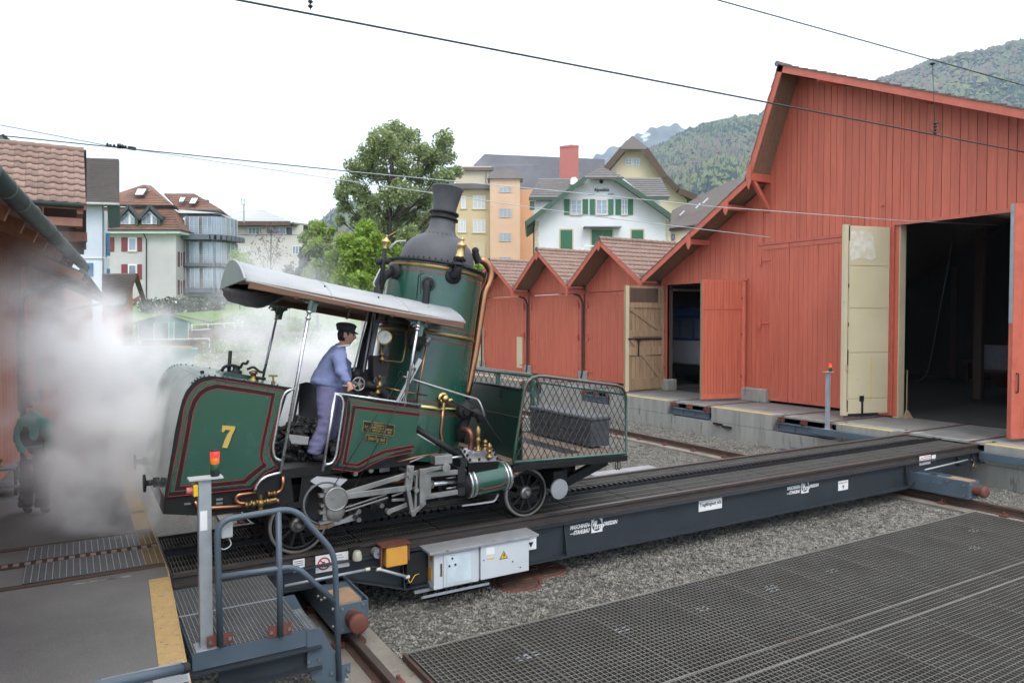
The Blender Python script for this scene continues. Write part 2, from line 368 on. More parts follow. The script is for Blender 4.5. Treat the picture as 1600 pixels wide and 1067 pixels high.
# ---------------------------------------------------------------- the ground, the pit, the apron, the platform
def gh(x, y):
    d = x * FW0.x + y * FW0.y; l = x * RT.x + y * RT.y
    k = [(0, -.95), (33, -.95), (36.5, .2), (40, 1.2), (47, 2.5), (58, 3.4), (80, 4.2), (140, 9), (400, 12), (5900, 12)]
    h = k[-1][1]
    for (a, p), (b, q) in zip(k, k[1:]):
        if d < b: h = p + (q - p) * max(0, (d - a)) / (b - a); break
    if x > 13: return -.95 + max(0, min(d, 75) - 50) * .2 + (max(0, d - 75) * .03 if d < 400 else 9.7)
    t = min(1, max(0, (l / max(d, 1) + .46) / .09)) if d > 30 else 1
    if t < 1:
        k2 = [(33, -.95), (36.5, .1), (40, .7), (46, 1.0), (53, 1.4), (58, 3.2), (80, 4.2), (140, 9), (400, 12), (5900, 12)]
        for (a, p), (b, q) in zip(k2, k2[1:]):
            if d < b: h = h * t + (1 - t) * (p + (q - p) * max(0, (d - a)) / (b - a)); break
    if d > 38: h += .25 * math.sin(x * .31) * math.cos(y * .23 + 1)
    return h
ds = [-60, -20, 0, 15, 28, 33, 34.5, 36.5, 38, 40, 42, 44.5, 47, 50, 54, 58, 64, 72, 80, 95, 120, 140, 200, 400, 1200, 3000, 5800]
ls = [-5800, -3000, -1000, -400, -200, -120, -90, -70] + [-60 + 4 * i for i in range(31)] + [70, 90, 120, 200, 400, 1000, 3000, 5800]
g = MB()
for d in ds:
    for l in ls:
        p = FW0 * d + RT * l; g.v.append((p.x, p.y, gh(p.x, p.y)))
nl = len(ls)
for i in range(len(ds) - 1):
    for j in range(nl - 1): g.face([i * nl + j, i * nl + j + 1, (i + 1) * nl + j + 1, (i + 1) * nl + j], True)
obj('ground', g, M['grass'], kind='structure')

PZ = -.85                                       # pit floor
b = MB(); b.box((.86, -8, -1.3), (16.14, 33, PZ)); obj('pit_floor', b, M['gravel'], kind='structure')
# asphalt apron on the left
ex = lambda y, o=0: .80 - o - max(0, min(8.2, 8.2) - y) * .048     # the edge runs slightly askew in front of the table
apron = MB(); apron.prism([(-34, -8, 0), (ex(-8), -8, 0), (.80, 8.2, 0), (.80, 33.5, 0), (-34, 33.5, 0)], (0, 0, -1.2)); apron = obj('asphalt_apron', apron, M['asphalt'], kind='structure')
def strip(name, x0, y0, x1, y1, z, m, parent, h=.004):
    s = MB(); s.box((x0, y0, z), (x1, y1, z + h)); return obj(name, s, m, parent)
s = MB(); s.prism([(ex(5.95, .18), 5.95, .001), (ex(5.95, .004), 5.95, .001), (ex(8.02, .004), 8.02, .001), (ex(8.02, .18), 8.02, .001)], (0, 0, .004)); obj('safety_line', s, M['amber_line'], apron)
for (y0, y1) in ((10.0, 10.9), (11.0, 20.0)): strip('safety_line', .62, y0, .795, y1, .001, M['amber_line'], apron)
s = MB(); s.prism([(ex(4.5, .003), 4.5, -.02), (ex(4.5, -.012), 4.5, -.02), (.812, 8.2, -.02), (.797, 8.2, -.02)], (0, 0, .026)); obj('edge_angle', s, M['amber_line'], apron)
strip('edge_angle', .797, 8.21, .812, 20, -.02, M['amber_line'], apron, .026)

# sunk concrete strips and the two running rails of the pit
def rail_mb(x, y0, y1, zt, h=.15, axis='y', hw=.034, fw=.065):
    prof = [(-hw, 0), (-hw, -.035), (-.009, -.05), (-.009, -h + .025), (-fw, -h + .012), (-fw, -h), (fw, -h), (fw, -h + .012), (.009, -h + .025), (.009, -.05), (hw, -.035), (hw, 0)]
    r = MB()
    if axis == 'y':
        n = len(prof); bb = len(r.v)
        for yy in (y0, y1): r.v += [(x + px_, yy, zt + pz_) for px_, pz_ in prof]
    else:
        n = len(prof)
        for xx in (y0, y1): r.v += [(xx, x + px_, zt + pz_) for px_, pz_ in prof]
    for i in range(n):
        j = (i + 1) % n; r.m.append(0 if not (i == n - 1) else 1); r.f.append((i, j, n + j, n + i)); r.s.append(False)
    r.f.append(tuple(range(n))); r.m.append(0); r.s.append(False); r.f.append(tuple(reversed(range(n, 2 * n)))); r.m.append(0); r.s.append(False)
    return r
for k, (xr, lab) in enumerate(((2.42, 'rusty pit rail on its concrete strip beside the steel stairs'), (13.78, 'rusty pit rail in the gravel at the foot of the shed platform'))):
    t = thing('pit_rail', lab, 'rail', (xr, 7, PZ), 'running rails of the transfer table')
    s = MB(); s.box((xr - .33, -6, -1.1), (xr + .33, 32, -.80)); obj('concrete_strip', s, M['dirty_concrete'], t)
    obj('rail', rail_mb(xr, -6, 32, -.65), [M['rail_rust'], M['rail_top']], t)
    yy = 4.2 if k == 0 else 2.2
    cl = MB(); cl.box((xr - .17, -.06, -.002), (xr + .17, .06, .012)); cl.box((xr - .17, -.06, 0), (xr - .06, .06, .035)); cl.box((xr + .06, -.06, 0), (xr + .17, .06, .035))
    for sx in (-1, 1):
        cl.cyl((xr + sx * .12, 0, .03), (xr + sx * .12, 0, .085), .022, n=6); cl.box((xr + sx * .055, -.04, .03), (xr + sx * .12, .04, .05))
    me = None
    while yy < 24:
        o = obj('rail_clip', cl if me is None else me, M['rust'], t, loc=(0, yy, -.80)); me = o.data; yy += 1.05

# loose stone in the pit
def stones(name, x0, x1, y0, y1, z, n, smin, smax, seed, m, lab):
    r = np.random.default_rng(seed)
    base = np.array([(1, 0, 0), (-1, 0, 0), (0, 1, 0), (0, -1, 0), (0, 0, 1), (0, 0, -1)], float)
    fc = np.array([(0, 2, 4), (2, 1, 4), (1, 3, 4), (3, 0, 4), (2, 0, 5), (1, 2, 5), (3, 1, 5), (0, 3, 5)])
    c = np.stack([r.uniform(x0, x1, n), r.uniform(y0, y1, n), z + r.uniform(-.004, .014, n)], 1)
    sz = r.uniform(smin, smax, (n, 1, 1)) * r.uniform(.6, 1.15, (n, 1, 3))
    q = r.normal(size=(n, 3, 3)); q, _ = np.linalg.qr(q)
    v = (base[None] * sz * r.uniform(.75, 1.2, (n, 6, 1))) @ q + c[:, None, :]
    f = (fc[None] + (np.arange(n) * 6)[:, None, None]).reshape(-1, 3)
    me = bpy.data.meshes.new(name); me.vertices.add(n * 6); me.vertices.foreach_set('co', v.reshape(-1).astype(np.float32))
    me.loops.add(len(f) * 3); me.loops.foreach_set('vertex_index', f.reshape(-1).astype(np.int32))
    me.polygons.add(len(f)); me.polygons.foreach_set('loop_start', (np.arange(len(f)) * 3).astype(np.int32)); me.polygons.foreach_set('loop_total', np.full(len(f), 3, np.int32))
    me.materials.append(m); me.update(); me.validate()
    o = bpy.data.objects.new(name, me); C.objects.link(o); return setp(o, lab, 'gravel', None, 'stuff')
stones('gravel', 2.8, 13.4, 6.55, 9.0, PZ, 34000, .012, .026, 1, M['stone_chip'], 'loose gravel between the dark girder and the bar gratings')
stones('gravel', .9, 2.1, 4.5, 8.2, PZ, 5000, .012, .026, 2, M['stone_chip'], 'loose gravel below the steel stairs')
stones('gravel', 6.0, 13.4, 9.6, 15.5, PZ, 26000, .013, .026, 3, M['stone_chip'], 'pale gravel in the pit behind the engine')
stones('gravel', 14.15, 16.1, 4.5, 20, PZ, 14000, .013, .026, 4, M['stone_chip'], 'narrow bed of gravel along the concrete platform wall')

# the bar gratings over the deep part of the pit
def grate_panel(w, d, px_, py_, bw, bh, bx=.03):
    s = MB(); nx = round(w / px_); ny = round(d / py_)
    for i in range(nx + 1):
        x = i * (w - .012) / nx; s.box((x, 0, -bh), (x + bw, d - .012, 0))
    for j in range(ny + 1):
        y = j * (d - .012) / ny; s.box((0, y, -bh * .8), (w - .012, y + bw * .9, -.002))
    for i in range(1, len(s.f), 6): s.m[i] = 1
    return s
gz = -.735
pf = thing('pit_grating', 'wide floor of dark steel bar gratings beside the gravel', 'grating', (2.8, 1.5, gz))
rows = [(4.97, 6.72), (4.68, 4.95), (2.9, 4.66), (1.1, 2.88), (-.7, 1.08)]
for (y0, y1) in rows:
    me = None; x = 2.82
    while x < 13.2:
        o = obj('grating_panel', grate_panel(1.05, y1 - y0, .058, .068, .006, .032) if me is None else me, [M['grating_side'], M['grating_dull']], pf, loc=(x, y0, gz)); me = o.data
        o['kind'] = 'stuff'; x += 1.052
for y in (4.66, 4.96, 2.88, 6.725):
    s = MB(); s.box((2.8, y - .006, gz - .05), (13.42, y + .006, gz + .004)); obj('bearer', s, M['grating_dull'], pf)
s = MB(); s.box((2.76, -.7, gz - .06), (2.79, 6.73, gz + .003)); obj('frame', s, M['rail_rust'], pf)
hk = MB()
for dx in (-.05, .05):
    for dy in (-.03, .03): hk.tube([(dx - .03, dy, 0), (dx, dy, .008), (dx + .03, dy, 0)], .004, 5)
me = None
for (px_, py_) in ((818, 1028), (830, 1023), (972, 984), (1098, 951), (1207, 921), (1521, 829), (1523, 856), (1205, 917), (1300, 892)):
    q = on(px_, py_, z=gz + .005); o = obj('panel_clip', hk if me is None else me, M['galvanised'], pf, loc=(q.x, q.y, gz + .004), kind='stuff'); me = o.data
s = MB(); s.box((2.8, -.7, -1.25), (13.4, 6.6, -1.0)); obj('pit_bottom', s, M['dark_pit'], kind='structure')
s2 = thing('pit_grating', 'strip of bar grating in the pit below the steel stairs', 'grating', (.9, 3.5, gz))
o = obj('grating_panel', grate_panel(1.15, 2.3, .058, .068, .006, .032), [M['grating_side'], M['grating_dull']], s2, loc=(.9, 3.6, gz)); o['kind'] = 'stuff'
for i, (px_, py_, rr) in enumerate(((808, 909, .27), (848, 888, .27))):
    q = on(px_, py_, z=PZ + .03)
    t = thing('manhole_cover', ('rusty round manhole cover in the gravel, the nearer of the pair', 'rusty round manhole cover in the gravel, half under the steel table')[i], 'manhole cover', (q.x, q.y, PZ), 'manhole covers in the gravel')
    s = MB(); s.lathe((q.x, q.y, PZ), (0, 0, 1), [(rr, 0), (rr, .035), (rr - .01, .04)], 28); obj('cover', s, M['rail_rust'], t)
    s = MB(); s.lathe((q.x, q.y, PZ), (0, 0, 1), [(rr + .05, 0), (rr + .05, .03), (rr + .015, .03), (rr + .015, 0)], 28, caps=False); obj('frame', s, M['rust'], t)
    s = MB()
    for a in range(6): s.bar((q.x + .08 * math.cos(a), q.y + .08 * math.sin(a), PZ + .042), (q.x + .22 * math.cos(a * 1.047), q.y + .22 * math.sin(a * 1.047), PZ + .042), .018, .012)
    obj('rib', s, M['rust'], t)

# track let into the apron: two rails, a ladder rack, open gratings at its end
tr = thing('flush_track', 'rails and ladder rack let into the asphalt in front of the engine', 'railway track', (-1, 8.9, 0))
for y in (8.42, 9.84):
    s = MB(); s.box((-12, y - .035, .001), (.80, y + .035, .012)); obj('rail', s, M['rail_rust'], tr)
    s = MB(); s.box((-12, y + .04, .001), (.80, y + .085, .004)); obj('flange_groove', s, M['dark_pit'], tr)
rk = MB(); RY = 9.17
for y in (RY - .075, RY + .055): rk.box((-12, y, .001), (.80, y + .02, .02))
obj('rack_side', rk, M['rail_rust'], tr)
s = MB(); s.box((-12, RY - .055, .001), (.80, RY + .055, .003)); obj('rack_bed', s, M['dark_pit'], tr)
rg = MB(); rg.box((-.027, -.055, .003), (.027, .055, .02)); me = None
x = .76
while x > -3.6:
    o = obj('rack_rung', rg if me is None else me, M['rack_worn'], tr, loc=(x, RY, 0)); me = o.data; x -= .1
for (y0, y1) in ((8.48, 9.08), (9.26, 9.78)):
    s = MB(); s.box((-.45, y0, .001), (.79, y1, .003)); obj('grating_bed', s, M['dark_pit'], tr)
    for k, (xa, xb, mm) in enumerate(((-.45, .62, 'galvanised'), (.62, .795, 'amber_line'))):
        s = MB(); n = 40
        x = xa
        while x < xb: s.box((x, y0, .004), (x + .007, y1, .022)); x += .06
        for j in range(18): yy = y0 + (y1 - y0 - .006) * j / 17; s.box((xa, yy, .005), (xb, yy + .009, .0215))
        for i in range(1, len(s.f), 6): s.m[i] = 1
        o = obj('grating_panel', s, [M['grating_side'], M[mm]], tr); o['kind'] = 'stuff'
r_ = random.Random(4)
for k in range(5):
    q = on(128 + k * 17, 911 - k * 2.6, z=.001); s = MB(); s.prism([(q.x + math.cos(a) * r_.uniform(.05, .10), q.y + math.sin(a) * r_.uniform(.012, .03), .0012) for a in [i * .7 for i in range(9)]], (0, 0, .002)); obj('worn_marking', s, M['concrete'], apron)
t = thing('drain_cover', 'grey chequered steel drain cover on the edge of the apron', 'drain cover', (.55, 5.7, 0))
s = MB(); s.box((.14, 5.60, .006), (.685, 5.94, .014)); obj('plate', s, M['zinc'], t)
s = MB()
for i in range(17): s.box((.15, 5.61 + i * .0195, .0145), (.675, 5.618 + i * .0195, .018))
obj('ribs', s, M['galvanised'], t); setp(t.children[-1], kind='stuff')
s = MB(); s.cyl((.45, 5.80, .0182), (.45, 5.80, .0195), .02, n=10); obj('finger_hole', s, M['ink'], t)
t = thing('drain_grating', 'open bar grating at the apron corner under the grey pipe', 'grating', (.5, 5.35, 0))
s = MB()
for i in range(12): s.box((.0 + i * .055, 4.9, .003), (.008 + i * .055, 5.55, .024))
for i in range(10): s.box((.0, 4.92 + i * .066, .004), (.64, 4.93 + i * .066, .022))
o = obj('grating_panel', s, M['amber_line'], t); o['kind'] = 'stuff'
t = thing('pipe_rail', 'grey pipe lying low across the apron corner at the lower left edge', 'pipe', (.2, 5.4, .1))
a = on(290, 1043, y=5.25); c = on(165, 1069, y=5.0)
s = MB(); s.tube([a, a * .5 + c * .5, c + (c - a) * 1.5], .033, 12); obj('pipe', s, M['steel_blue'], t)
s = MB(); s.cyl(a + (a - c).normalized() * -.03, a + (a - c).normalized() * .012, .036); obj('end_cap', s, M['rubber'], t)
s = MB(); s.box((a.x - .26, a.y - .09, 0.0), (a.x - .2, a.y - .02, a.z - .02)); obj('foot', s, M['steel_blue'], t)

# the shed platform: concrete edge with notches where tracks end
PX = 16.2
NOTCH = [(17.5, 15.6), (13.4, 11.45), (10.0, 8.0), (22.1, 20.4), (26.4, 24.8)]
pl = MB(); pl.box((PX + .55, -12, -1.2), (46, 46, -.002)); platform = obj('platform', pl, M['platform_top'], kind='structure')
lo = MB(); lo.box((PX, -12, -1.2), (PX + .55, 46, -.42)); obj('lower_wall', lo, M['concrete'], platform)
ys = sorted([-12] + [y for n in NOTCH for y in n] + [46])
for y0, y1 in zip(ys[::2], ys[1::2]):
    s = MB(); s.box((PX + .012, y0, -.416), (PX + .548, y1, 0)); obj('edge_block', s, M['concrete'], platform, bevel=.012)
    s = MB(); s.box((PX + .02, y0 + .01, .0015), (PX + .15, y1 - .01, .005)); obj('yellow_line', s, M['yellow_line'], platform)
for (y1, y0) in NOTCH:
    s = MB(); s.box((PX + .55, y0, -.41), (PX + .552, y1, -.005)); obj('notch_back', s, M['dark_pit'], platform)
    s = MB(); s.box((PX + .16, y0 + .1, -.05), (PX + .56, y1 - .1, 0.0)); obj('bridging_plate', s, M['concrete'], platform)
    s = MB(); s.box((PX + .05, y0 + .12, -.36), (PX + .09, y1 - .12, -.20)); s.box((PX + .0, y0 + .12, -.20), (PX + .16, y1 - .12, -.18)); s.box((PX, y0 + .12, -.38), (PX + .16, y1 - .12, -.36))
    obj('support_beam', s, M['steel_blue'], platform)
    for q in range(4):
        yy = y0 + .2 + q * (y1 - y0 - .4) / 3; s = MB(); s.box((PX + .02, yy - .012, -.36), (PX + .15, yy + .012, -.2)); obj('stiffener', s, M['steel_blue'], platform)
    yc = (y0 + y1) / 2
    for q in (-.72, 0, .72):
        s = MB(); s.box((PX + .03, yc + q - .045, -.18), (PX + .16, yc + q + .045, -.03)); s.box((PX - .02, yc + q - .03, -.08), (PX + .05, yc + q + .03, -.02))
        s.cyl((PX + .02, yc + q - .07, -.12), (PX + .02, yc + q + .07, -.12), .025, n=8); obj('rail_end', s, M['rust'], platform)
    for q in (-.72, .72):
        s = MB(); s.box((PX + .14, yc + q - .035, .0015), (30, yc + q + .035, .012)); obj('rail', s, M['rail_rust'], platform)
        s = MB(); s.box((PX + .14, yc + q + .037, .001), (30, yc + q + .075, .004)); obj('groove', s, M['dark_pit'], platform)
    s = MB(); s.box((PX + .3, yc - .5, .001), (18.4, yc + .5, .005)); obj('cover_plate', s, M['grating'], platform)
for (y, z) in ((15.3, -.47), (14.95, -.52), (11.05, -.53), (10.6, -.6)):
    s = MB(); s.box((PX - .05, y - .16, z - .025), (PX, y + .16, z + .025)); s.box((PX - .1, y - .19, z - .015), (PX - .05, y + .12, z + .04)); obj('buffer_stop', s, M['iron'], platform)
# ---------------------------------------------------------------- the transfer table
TT = thing('transfer_table', 'long dark steel transfer table carrying the green steam engine', 'transfer table', (8.5, 8.9, PZ))
X0, X1 = .84, 16.12
for y in (8.095, 9.615):
    obj('rail', rail_mb(y, X0, X1, 0, .13, axis='x', hw=.035, fw=.06), [M['rail_dark'], M['rail_top']], TT)
    s = MB(); s.box((X0, y - .14 if y < 9 else y - .3, -.145), (X1, y + .3 if y < 9 else y + .14, -.131)); obj('top_flange', s, M['girder'], TT)
def girder(y, sg):
    s = MB(); zb = -.565
    prof = [(2.6, -.33), (3.3, zb), (13.35, zb), (13.95, -.36), (X1, -.36), (X1, -.146), (X0, -.146), (X0, -.33)]
    s.prism([(x, y, z) for x, z in prof], (0, .025, 0))
    obj('girder_web', s, M['girder'], TT)
    f = MB()
    pr = [(X0, -.33), (2.6, -.33), (3.3, zb), (13.35, zb), (13.95, -.36), (X1, -.36)]
    for (xa, za), (xb, zb_) in zip(pr, pr[1:]):
        f.hexa([(xa, y - .11, za - .018), (xb, y - .11, zb_ - .018), (xb, y + .14, zb_ - .018), (xa, y + .14, za - .018), (xa, y - .11, za), (xb, y - .11, zb_), (xb, y + .14, zb_), (xa, y + .14, za)])
    obj('bottom_flange', f, M['girder'], TT)
    for x in (13.42, 15.2, 15.75, 3.28, 5.6):
        g = MB(); w = .1
        zt = -.15; zz = -.56 if 3.25 < x < 13.5 else -.355
        g.prism([(x, y - .002, zt), (x, y - .002, zz), (x, y - w, zz), (x, y - .03, zt)], (.014, 0, 0)); obj('stiffener', g, M['girder'], TT)
girder(8.03, 1); girder(9.72, -1)
s = MB()
for i in range(12): s.box((1.4 + i * 1.25, 8.06, -.40 if 2.9 < 1.4 + i * 1.25 < 13.5 else -.33), (1.5 + i * 1.25, 9.71, -.16))
obj('cross_beam', s, M['girder'], TT)
# deck gratings: panels of close bars either side of the rack
def deck_panel(w, d):
    s = MB(); n = int(w / .034)
    for i in range(n): s.box((i * .034, 0, -.03), (i * .034 + .006, d, 0))
    for j in range(4): y = (d - .008) * j / 3; s.box((0, y, -.028), (w - .006, y + .008, -.002))
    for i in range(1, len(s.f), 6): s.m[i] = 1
    return s
for (y0, y1) in ((8.16, 8.82), (8.98, 9.55)):
    me = None
    for k in range(15):
        o = obj('deck_grating', deck_panel(1.005, y1 - y0) if me is None else me, [M['grating_side'], M['deck_grating']], TT, loc=(X0 + .02 + k * 1.017, y0, -.03)); me = o.data; o['kind'] = 'stuff'
s = MB(); s.box((X0, 8.16, -.15), (X1, 9.55, -.147)); obj('deck_plate', s, M['dark_pit'], TT)
RYT = 8.90
s = MB()
for y in (RYT - .068, RYT + .05): s.box((X0, y, -.14), (X1, y + .018, .012))
s.box((X0, RYT - .1, -.14), (X1, RYT + .1, -.128)); obj('rack_side', s, M['iron'], TT)
tooth = MB(); tooth.hexa([(-.028, -.05, -.05), (.028, -.05, -.05), (.028, .05, -.05), (-.028, .05, -.05), (-.02, -.05, .045), (.02, -.05, .045), (.02, .05, .045), (-.02, .05, .045)])
me = None
for k in range(150):
    x = X0 + .06 + k * .1
    if x > X1 - .7: break
    o = obj('rack_tooth', tooth if me is None else me, M['iron'], TT, loc=(x, RYT, 0)); me = o.data
s = MB(); s.box((X0 - .02, 8.06, -.13), (X0 + .0, 9.65, -.02)); obj('end_plate', s, M['girder'], TT)
# zinc plate of the far walkway beside the deck
s = MB(); s.box((7.6, 9.78, -.11), (9.0, 10.2, -.08)); obj('walkway_plate', s, M['grey_sheet'], TT)
# end beams across the far end
s = MB(); s.box((15.98, 6.2, -.30), (16.12, 7.98, -.14)); obj('end_beam', s, M['steel_blue'], TT, bevel=.006)
s = MB(); s.box((15.98, 9.9, -.30), (16.12, 12.0, -.14)); obj('end_beam', s, M['steel_blue'], TT, bevel=.006)
# wheel carriages
for xc, yf in ((2.42, 7.22), (13.78, 6.95)):
    c = thing_ = MB()
    c.box((xc - .17, yf, -.62), (xc - .15, 11.0, -.30)); c.box((xc + .15, yf, -.62), (xc + .17, 11.0, -.30)); c.box((xc - .15, yf, -.62), (xc + .15, yf + .02, -.32)); c.box((xc - .15, yf + .12, -.36), (xc + .15, 11.0, -.33))
    co = obj('wheel_carriage', c, M['steel_blue'], TT, bevel=.005)
    s = MB(); s.box((xc - .14, yf + .02, -.329), (xc + .10, yf + .42, -.30)); obj('wooden_packing', s, M['raw_wood'], co)
    s = MB(); s.lathe((xc, yf, -.47), (0, -1, 0), [(.085, 0), (.085, .13), (.1, .13), (.1, .2), (.085, .215), (.01, .215)], 20); obj('buffer', s, M['rust'], co)
    s = MB()
    for (dy, z) in ((.09, -.38), (.09, -.56), (.38, -.36), (.5, -.42), (.62, -.42)):
        for sx in (-1, 1): s.cyl((xc + sx * .17, yf + dy, z), (xc + sx * .19, yf + dy, z), .018, n=6)
    for (dx, z) in ((-.11, -.36), (.11, -.36), (-.11, -.58), (.11, -.58)): s.cyl((xc + dx, yf, z), (xc + dx, yf - .015, z), .016, n=6)
    obj('bolts', s, M['steel'], co)
    for yw in (yf + .75, 10.3):
        s = MB(); s.cyl((xc - .06, yw, -.48), (xc + .06, yw, -.48), .17, n=24); obj('wheel', s, M['iron'], co)
# electric cabinets with cover plate
s = MB(); s.hexa([(3.52, 7.74, -.165), (5.03, 7.74, -.165), (5.03, 8.06, -.15), (3.52, 8.06, -.15), (3.52, 7.74, -.135), (5.03, 7.74, -.135), (5.03, 8.06, -.12), (3.52, 8.06, -.12)])
cv = obj('cabinet_cover', s, M['grey_sheet'], TT, bevel=.004)
s = MB(); s.box((3.60, 7.80, -.60), (4.20, 8.02, -.17)); cab = obj('cabinet', s, M['white_sheet'], TT, bevel=.006)
s = MB(); s.box((3.72, 7.785, -.585), (4.12, 7.80, -.20)); obj('cabinet_door', s, M['white_sheet'], cab, bevel=.004)
s = MB(); s.box((3.76, 7.779, -.55), (4.08, 7.785, -.235)); obj('inset_panel', s, mat('pale_blue_sheet', (.60, .70, .74), .4), cab)
s = MB()
for (x, z) in ((3.79, -.34), (3.87, -.335), (3.83, -.255)): s.cyl((x, 7.779, z), (x, 7.772, z), .013, n=10)
obj('lock', s, M['iron'], cab)
s = MB(); s.box((3.682, 7.792, -.45), (3.704, 7.80, -.30)); obj('handle', s, M['old_brass'], cab)
s = MB(); s.box((3.592, 7.83, -.27), (3.598, 7.89, -.19)); s.box((3.592, 7.86, -.5), (3.598, 7.95, -.36)); obj('label_plate', s, M['orange'], cab)
s = MB(); s.box((4.21, 7.77, -.585), (4.90, 8.02, -.17)); cab2 = obj('cabinet', s, M['white_sheet'], TT, bevel=.006)
def tri(c, r, y, dz=0): return [(c[0], y, c[1] + r), (c[0] - r * .95, y, c[1] - r * .62), (c[0] + r * .95, y, c[1] - r * .62)]
s = MB(); s.prism(tri((4.53, -.335), .062, 7.768), (0, -.002, 0)); ws = obj('warning_sign', s, M['ink'], cab2)
s = MB(); s.prism(tri((4.53, -.335), .05, 7.7655), (0, -.002, 0)); obj('yellow_field', s, M['warn_yellow'], ws)
bolt = [(4.535, -.30), (4.515, -.335), (4.53, -.335), (4.52, -.362), (4.548, -.325), (4.533, -.325), (4.546, -.30)]
s = MB(); s.prism([(x, 7.7632, z) for x, z in bolt], (0, -.001, 0)); obj('lightning_mark', s, M['ink'], ws)
s = MB(); s.box((4.28, 7.767, -.29), (4.40, 7.77, -.20)); obj('label_plate', s, M['white'], cab2)
s = MB(); s.box((4.30, 7.766, -.345), (4.40, 7.77, -.33)); obj('label_plate', s, M['warn_yellow'], cab2)
s = MB()
for (x, z) in ((4.25, -.345), (4.66, -.43), (4.77, -.52)): s.cyl((x, 7.77, z), (x, 7.764, z), .008, n=8)
obj('lock', s, M['iron'], cab2)
s = MB(); s.box((3.42, 7.72, -.66), (4.3, 7.78, -.64)); s.box((3.42, 7.72, -.66), (4.3, 7.725, -.61)); s.box((3.42, 7.95, -.66), (4.3, 8.0, -.62)); obj('cable_tray', s, M['galvanised'], TT)
s = MB()
for i in range(6): s.tube([(4.25 + i * .03, 7.9, -.58), (4.26 + i * .03, 7.9, -.64), (4.27 + i * .03, 8.0, -.66)], .009, 6)
obj('cable_glands', s, M['rubber'], TT)
# equipment left of the cabinets
s = MB(); s.box((3.30, 7.90, -.50), (3.36, 8.02, -.17)); s.box((3.36, 7.96, -.55), (3.60, 8.02, -.17)); obj('dark_bracket', s, M['iron'], TT)
q0 = on(603, 856, y=7.85); q1 = on(637, 881, y=7.85)
s = MB(); s.box((q0.x, 7.84, q1.z), (q1.x, 8.0, q0.z)); fl = obj('orange_lamp_box', s, M['orange'], TT, bevel=.015)
s = MB(); s.box((q0.x - .06, 7.82, q0.z + .015), (q1.x + .03, 8.02, q0.z + .03)); s.box((q0.x - .06, 7.86, q1.z - .02), (q0.x - .04, 7.9, q0.z + .02)); s.box((q1.x + .01, 7.86, q1.z + .04), (q1.x + .03, 7.9, q0.z + .02)); obj('bracket', s, M['rust'], fl)
q = on(591, 865, y=7.9); s = MB(); s.cyl((q.x, 8.0, q.z), (q.x, 7.9, q.z), .055, n=20); bl = obj('warning_bell', s, M['grey_panel'], TT)
s = MB(); s.cyl((q.x, 7.9, q.z), (q.x, 7.89, q.z), .009); obj('bolt', s, M['ink'], bl)
q = on(559, 867, y=7.9); s = MB(); s.lathe((q.x, 7.92, q.z), (0, 0, 1), [(.05, -.06), (.055, -.03), (.045, .03), (.03, .045)], 16); bl = obj('signal_horn', s, mat('aged_plastic', (.45, .44, .33), .5), TT)
s = MB(); s.box((q.x - .07, 7.99, q.z - .1), (q.x + .07, 8.03, q.z + .06)); obj('bracket', s, M['iron'], bl)
def sign_on(px0, py0, px1, py1, y, m=M['white'], name='sign'):
    a = on(px0, py0, y=y); c = on(px1, py1, y=y)
    s = MB(); s.box((a.x, y, c.z), (c.x, y + .006, a.z)); return obj(name, s, m, TT), a, c
sg, a, c = sign_on(493, 869, 519, 891, 8.02)
cc = ((a.x + c.x) / 2, (a.z + c.z) / 2); rr = (a.z - c.z) * .38
s = MB(); s.lathe((cc[0], 8.0185, cc[1]), (0, -1, 0), [(rr * .78, 0), (rr * .78, .002), (rr, .002), (rr, 0)], 28, caps=False)
s.bar((cc[0] - rr * .6, 8.0172, cc[1] + rr * .6), (cc[0] + rr * .6, 8.0172, cc[1] - rr * .6), .002, rr * .2, side=(0, 1, 0)); obj('prohibition_mark', s, M['sign_red'], sg)
s = MB(); s.prism([(cc[0] + dx * rr, 8.0195, cc[1] + dz * rr) for dx, dz in ((-.2, -.6), (0, -.1), (.2, -.6), (.3, -.6), (.1, .1), (.2, .1), (.15, .3), (-.15, .3), (-.3, 0), (-.2, 0), (-.1, .1), (-.3, -.6))], (0, -.0006, 0)); obj('walking_figure', s, M['ink'], sg)
sg, a, c = sign_on(523, 864, 546, 884, 8.02)
for i, w in enumerate(('Zutritt', 'verboten', 'Défense')): letter(sg, w, .026, (a.x + .012, 8.0195, a.z - .035 - i * .03), M['ink'])
sg, a, c = sign_on(458, 875, 476, 891, 8.02)
for i in range(3):
    s = MB(); s.box((a.x + .012, 8.0185, a.z - .025 - i * .022), (c.x - .012, 8.0195, a.z - .017 - i * .022)); obj('print_line', s, M['ink'], sg)
sg, a, c = sign_on(821, 840, 838, 857, 8.0)
letter(sg, 'hubpunkt', .028, (a.x + .012, 7.9995, a.z - .028), M['ink'], width=(c.x - a.x) * .85)
s = MB(); s.prism([((a.x + c.x) / 2 + dx, 7.9995, (a.z + c.z) / 2 - .015 + dz) for dx, dz in ((-.04, .03), (.04, .03), (0, -.04))], (0, -.001, 0)); obj('arrow_mark', s, M['ink'], sg)
s = MB(); q = [on(445, 915, y=7.85), on(575, 889, y=7.85)]; s.tube(q, .016, 10); cdo = obj('conduit', s, M['galvanised'], TT)
s = MB(); q2 = [on(592, 889, y=7.85), on(637, 901, y=7.85)]; s.tube(q2, .018, 10); obj('conduit', s, M['galvanised'], TT)
s = MB(); s.tube(smooth_path([q[1], (q[1] * .5 + q2[0] * .5) + Vector((0, 0, .025)), q2[0]]), .011, 8); obj('cable', s, M['rubber'], TT)
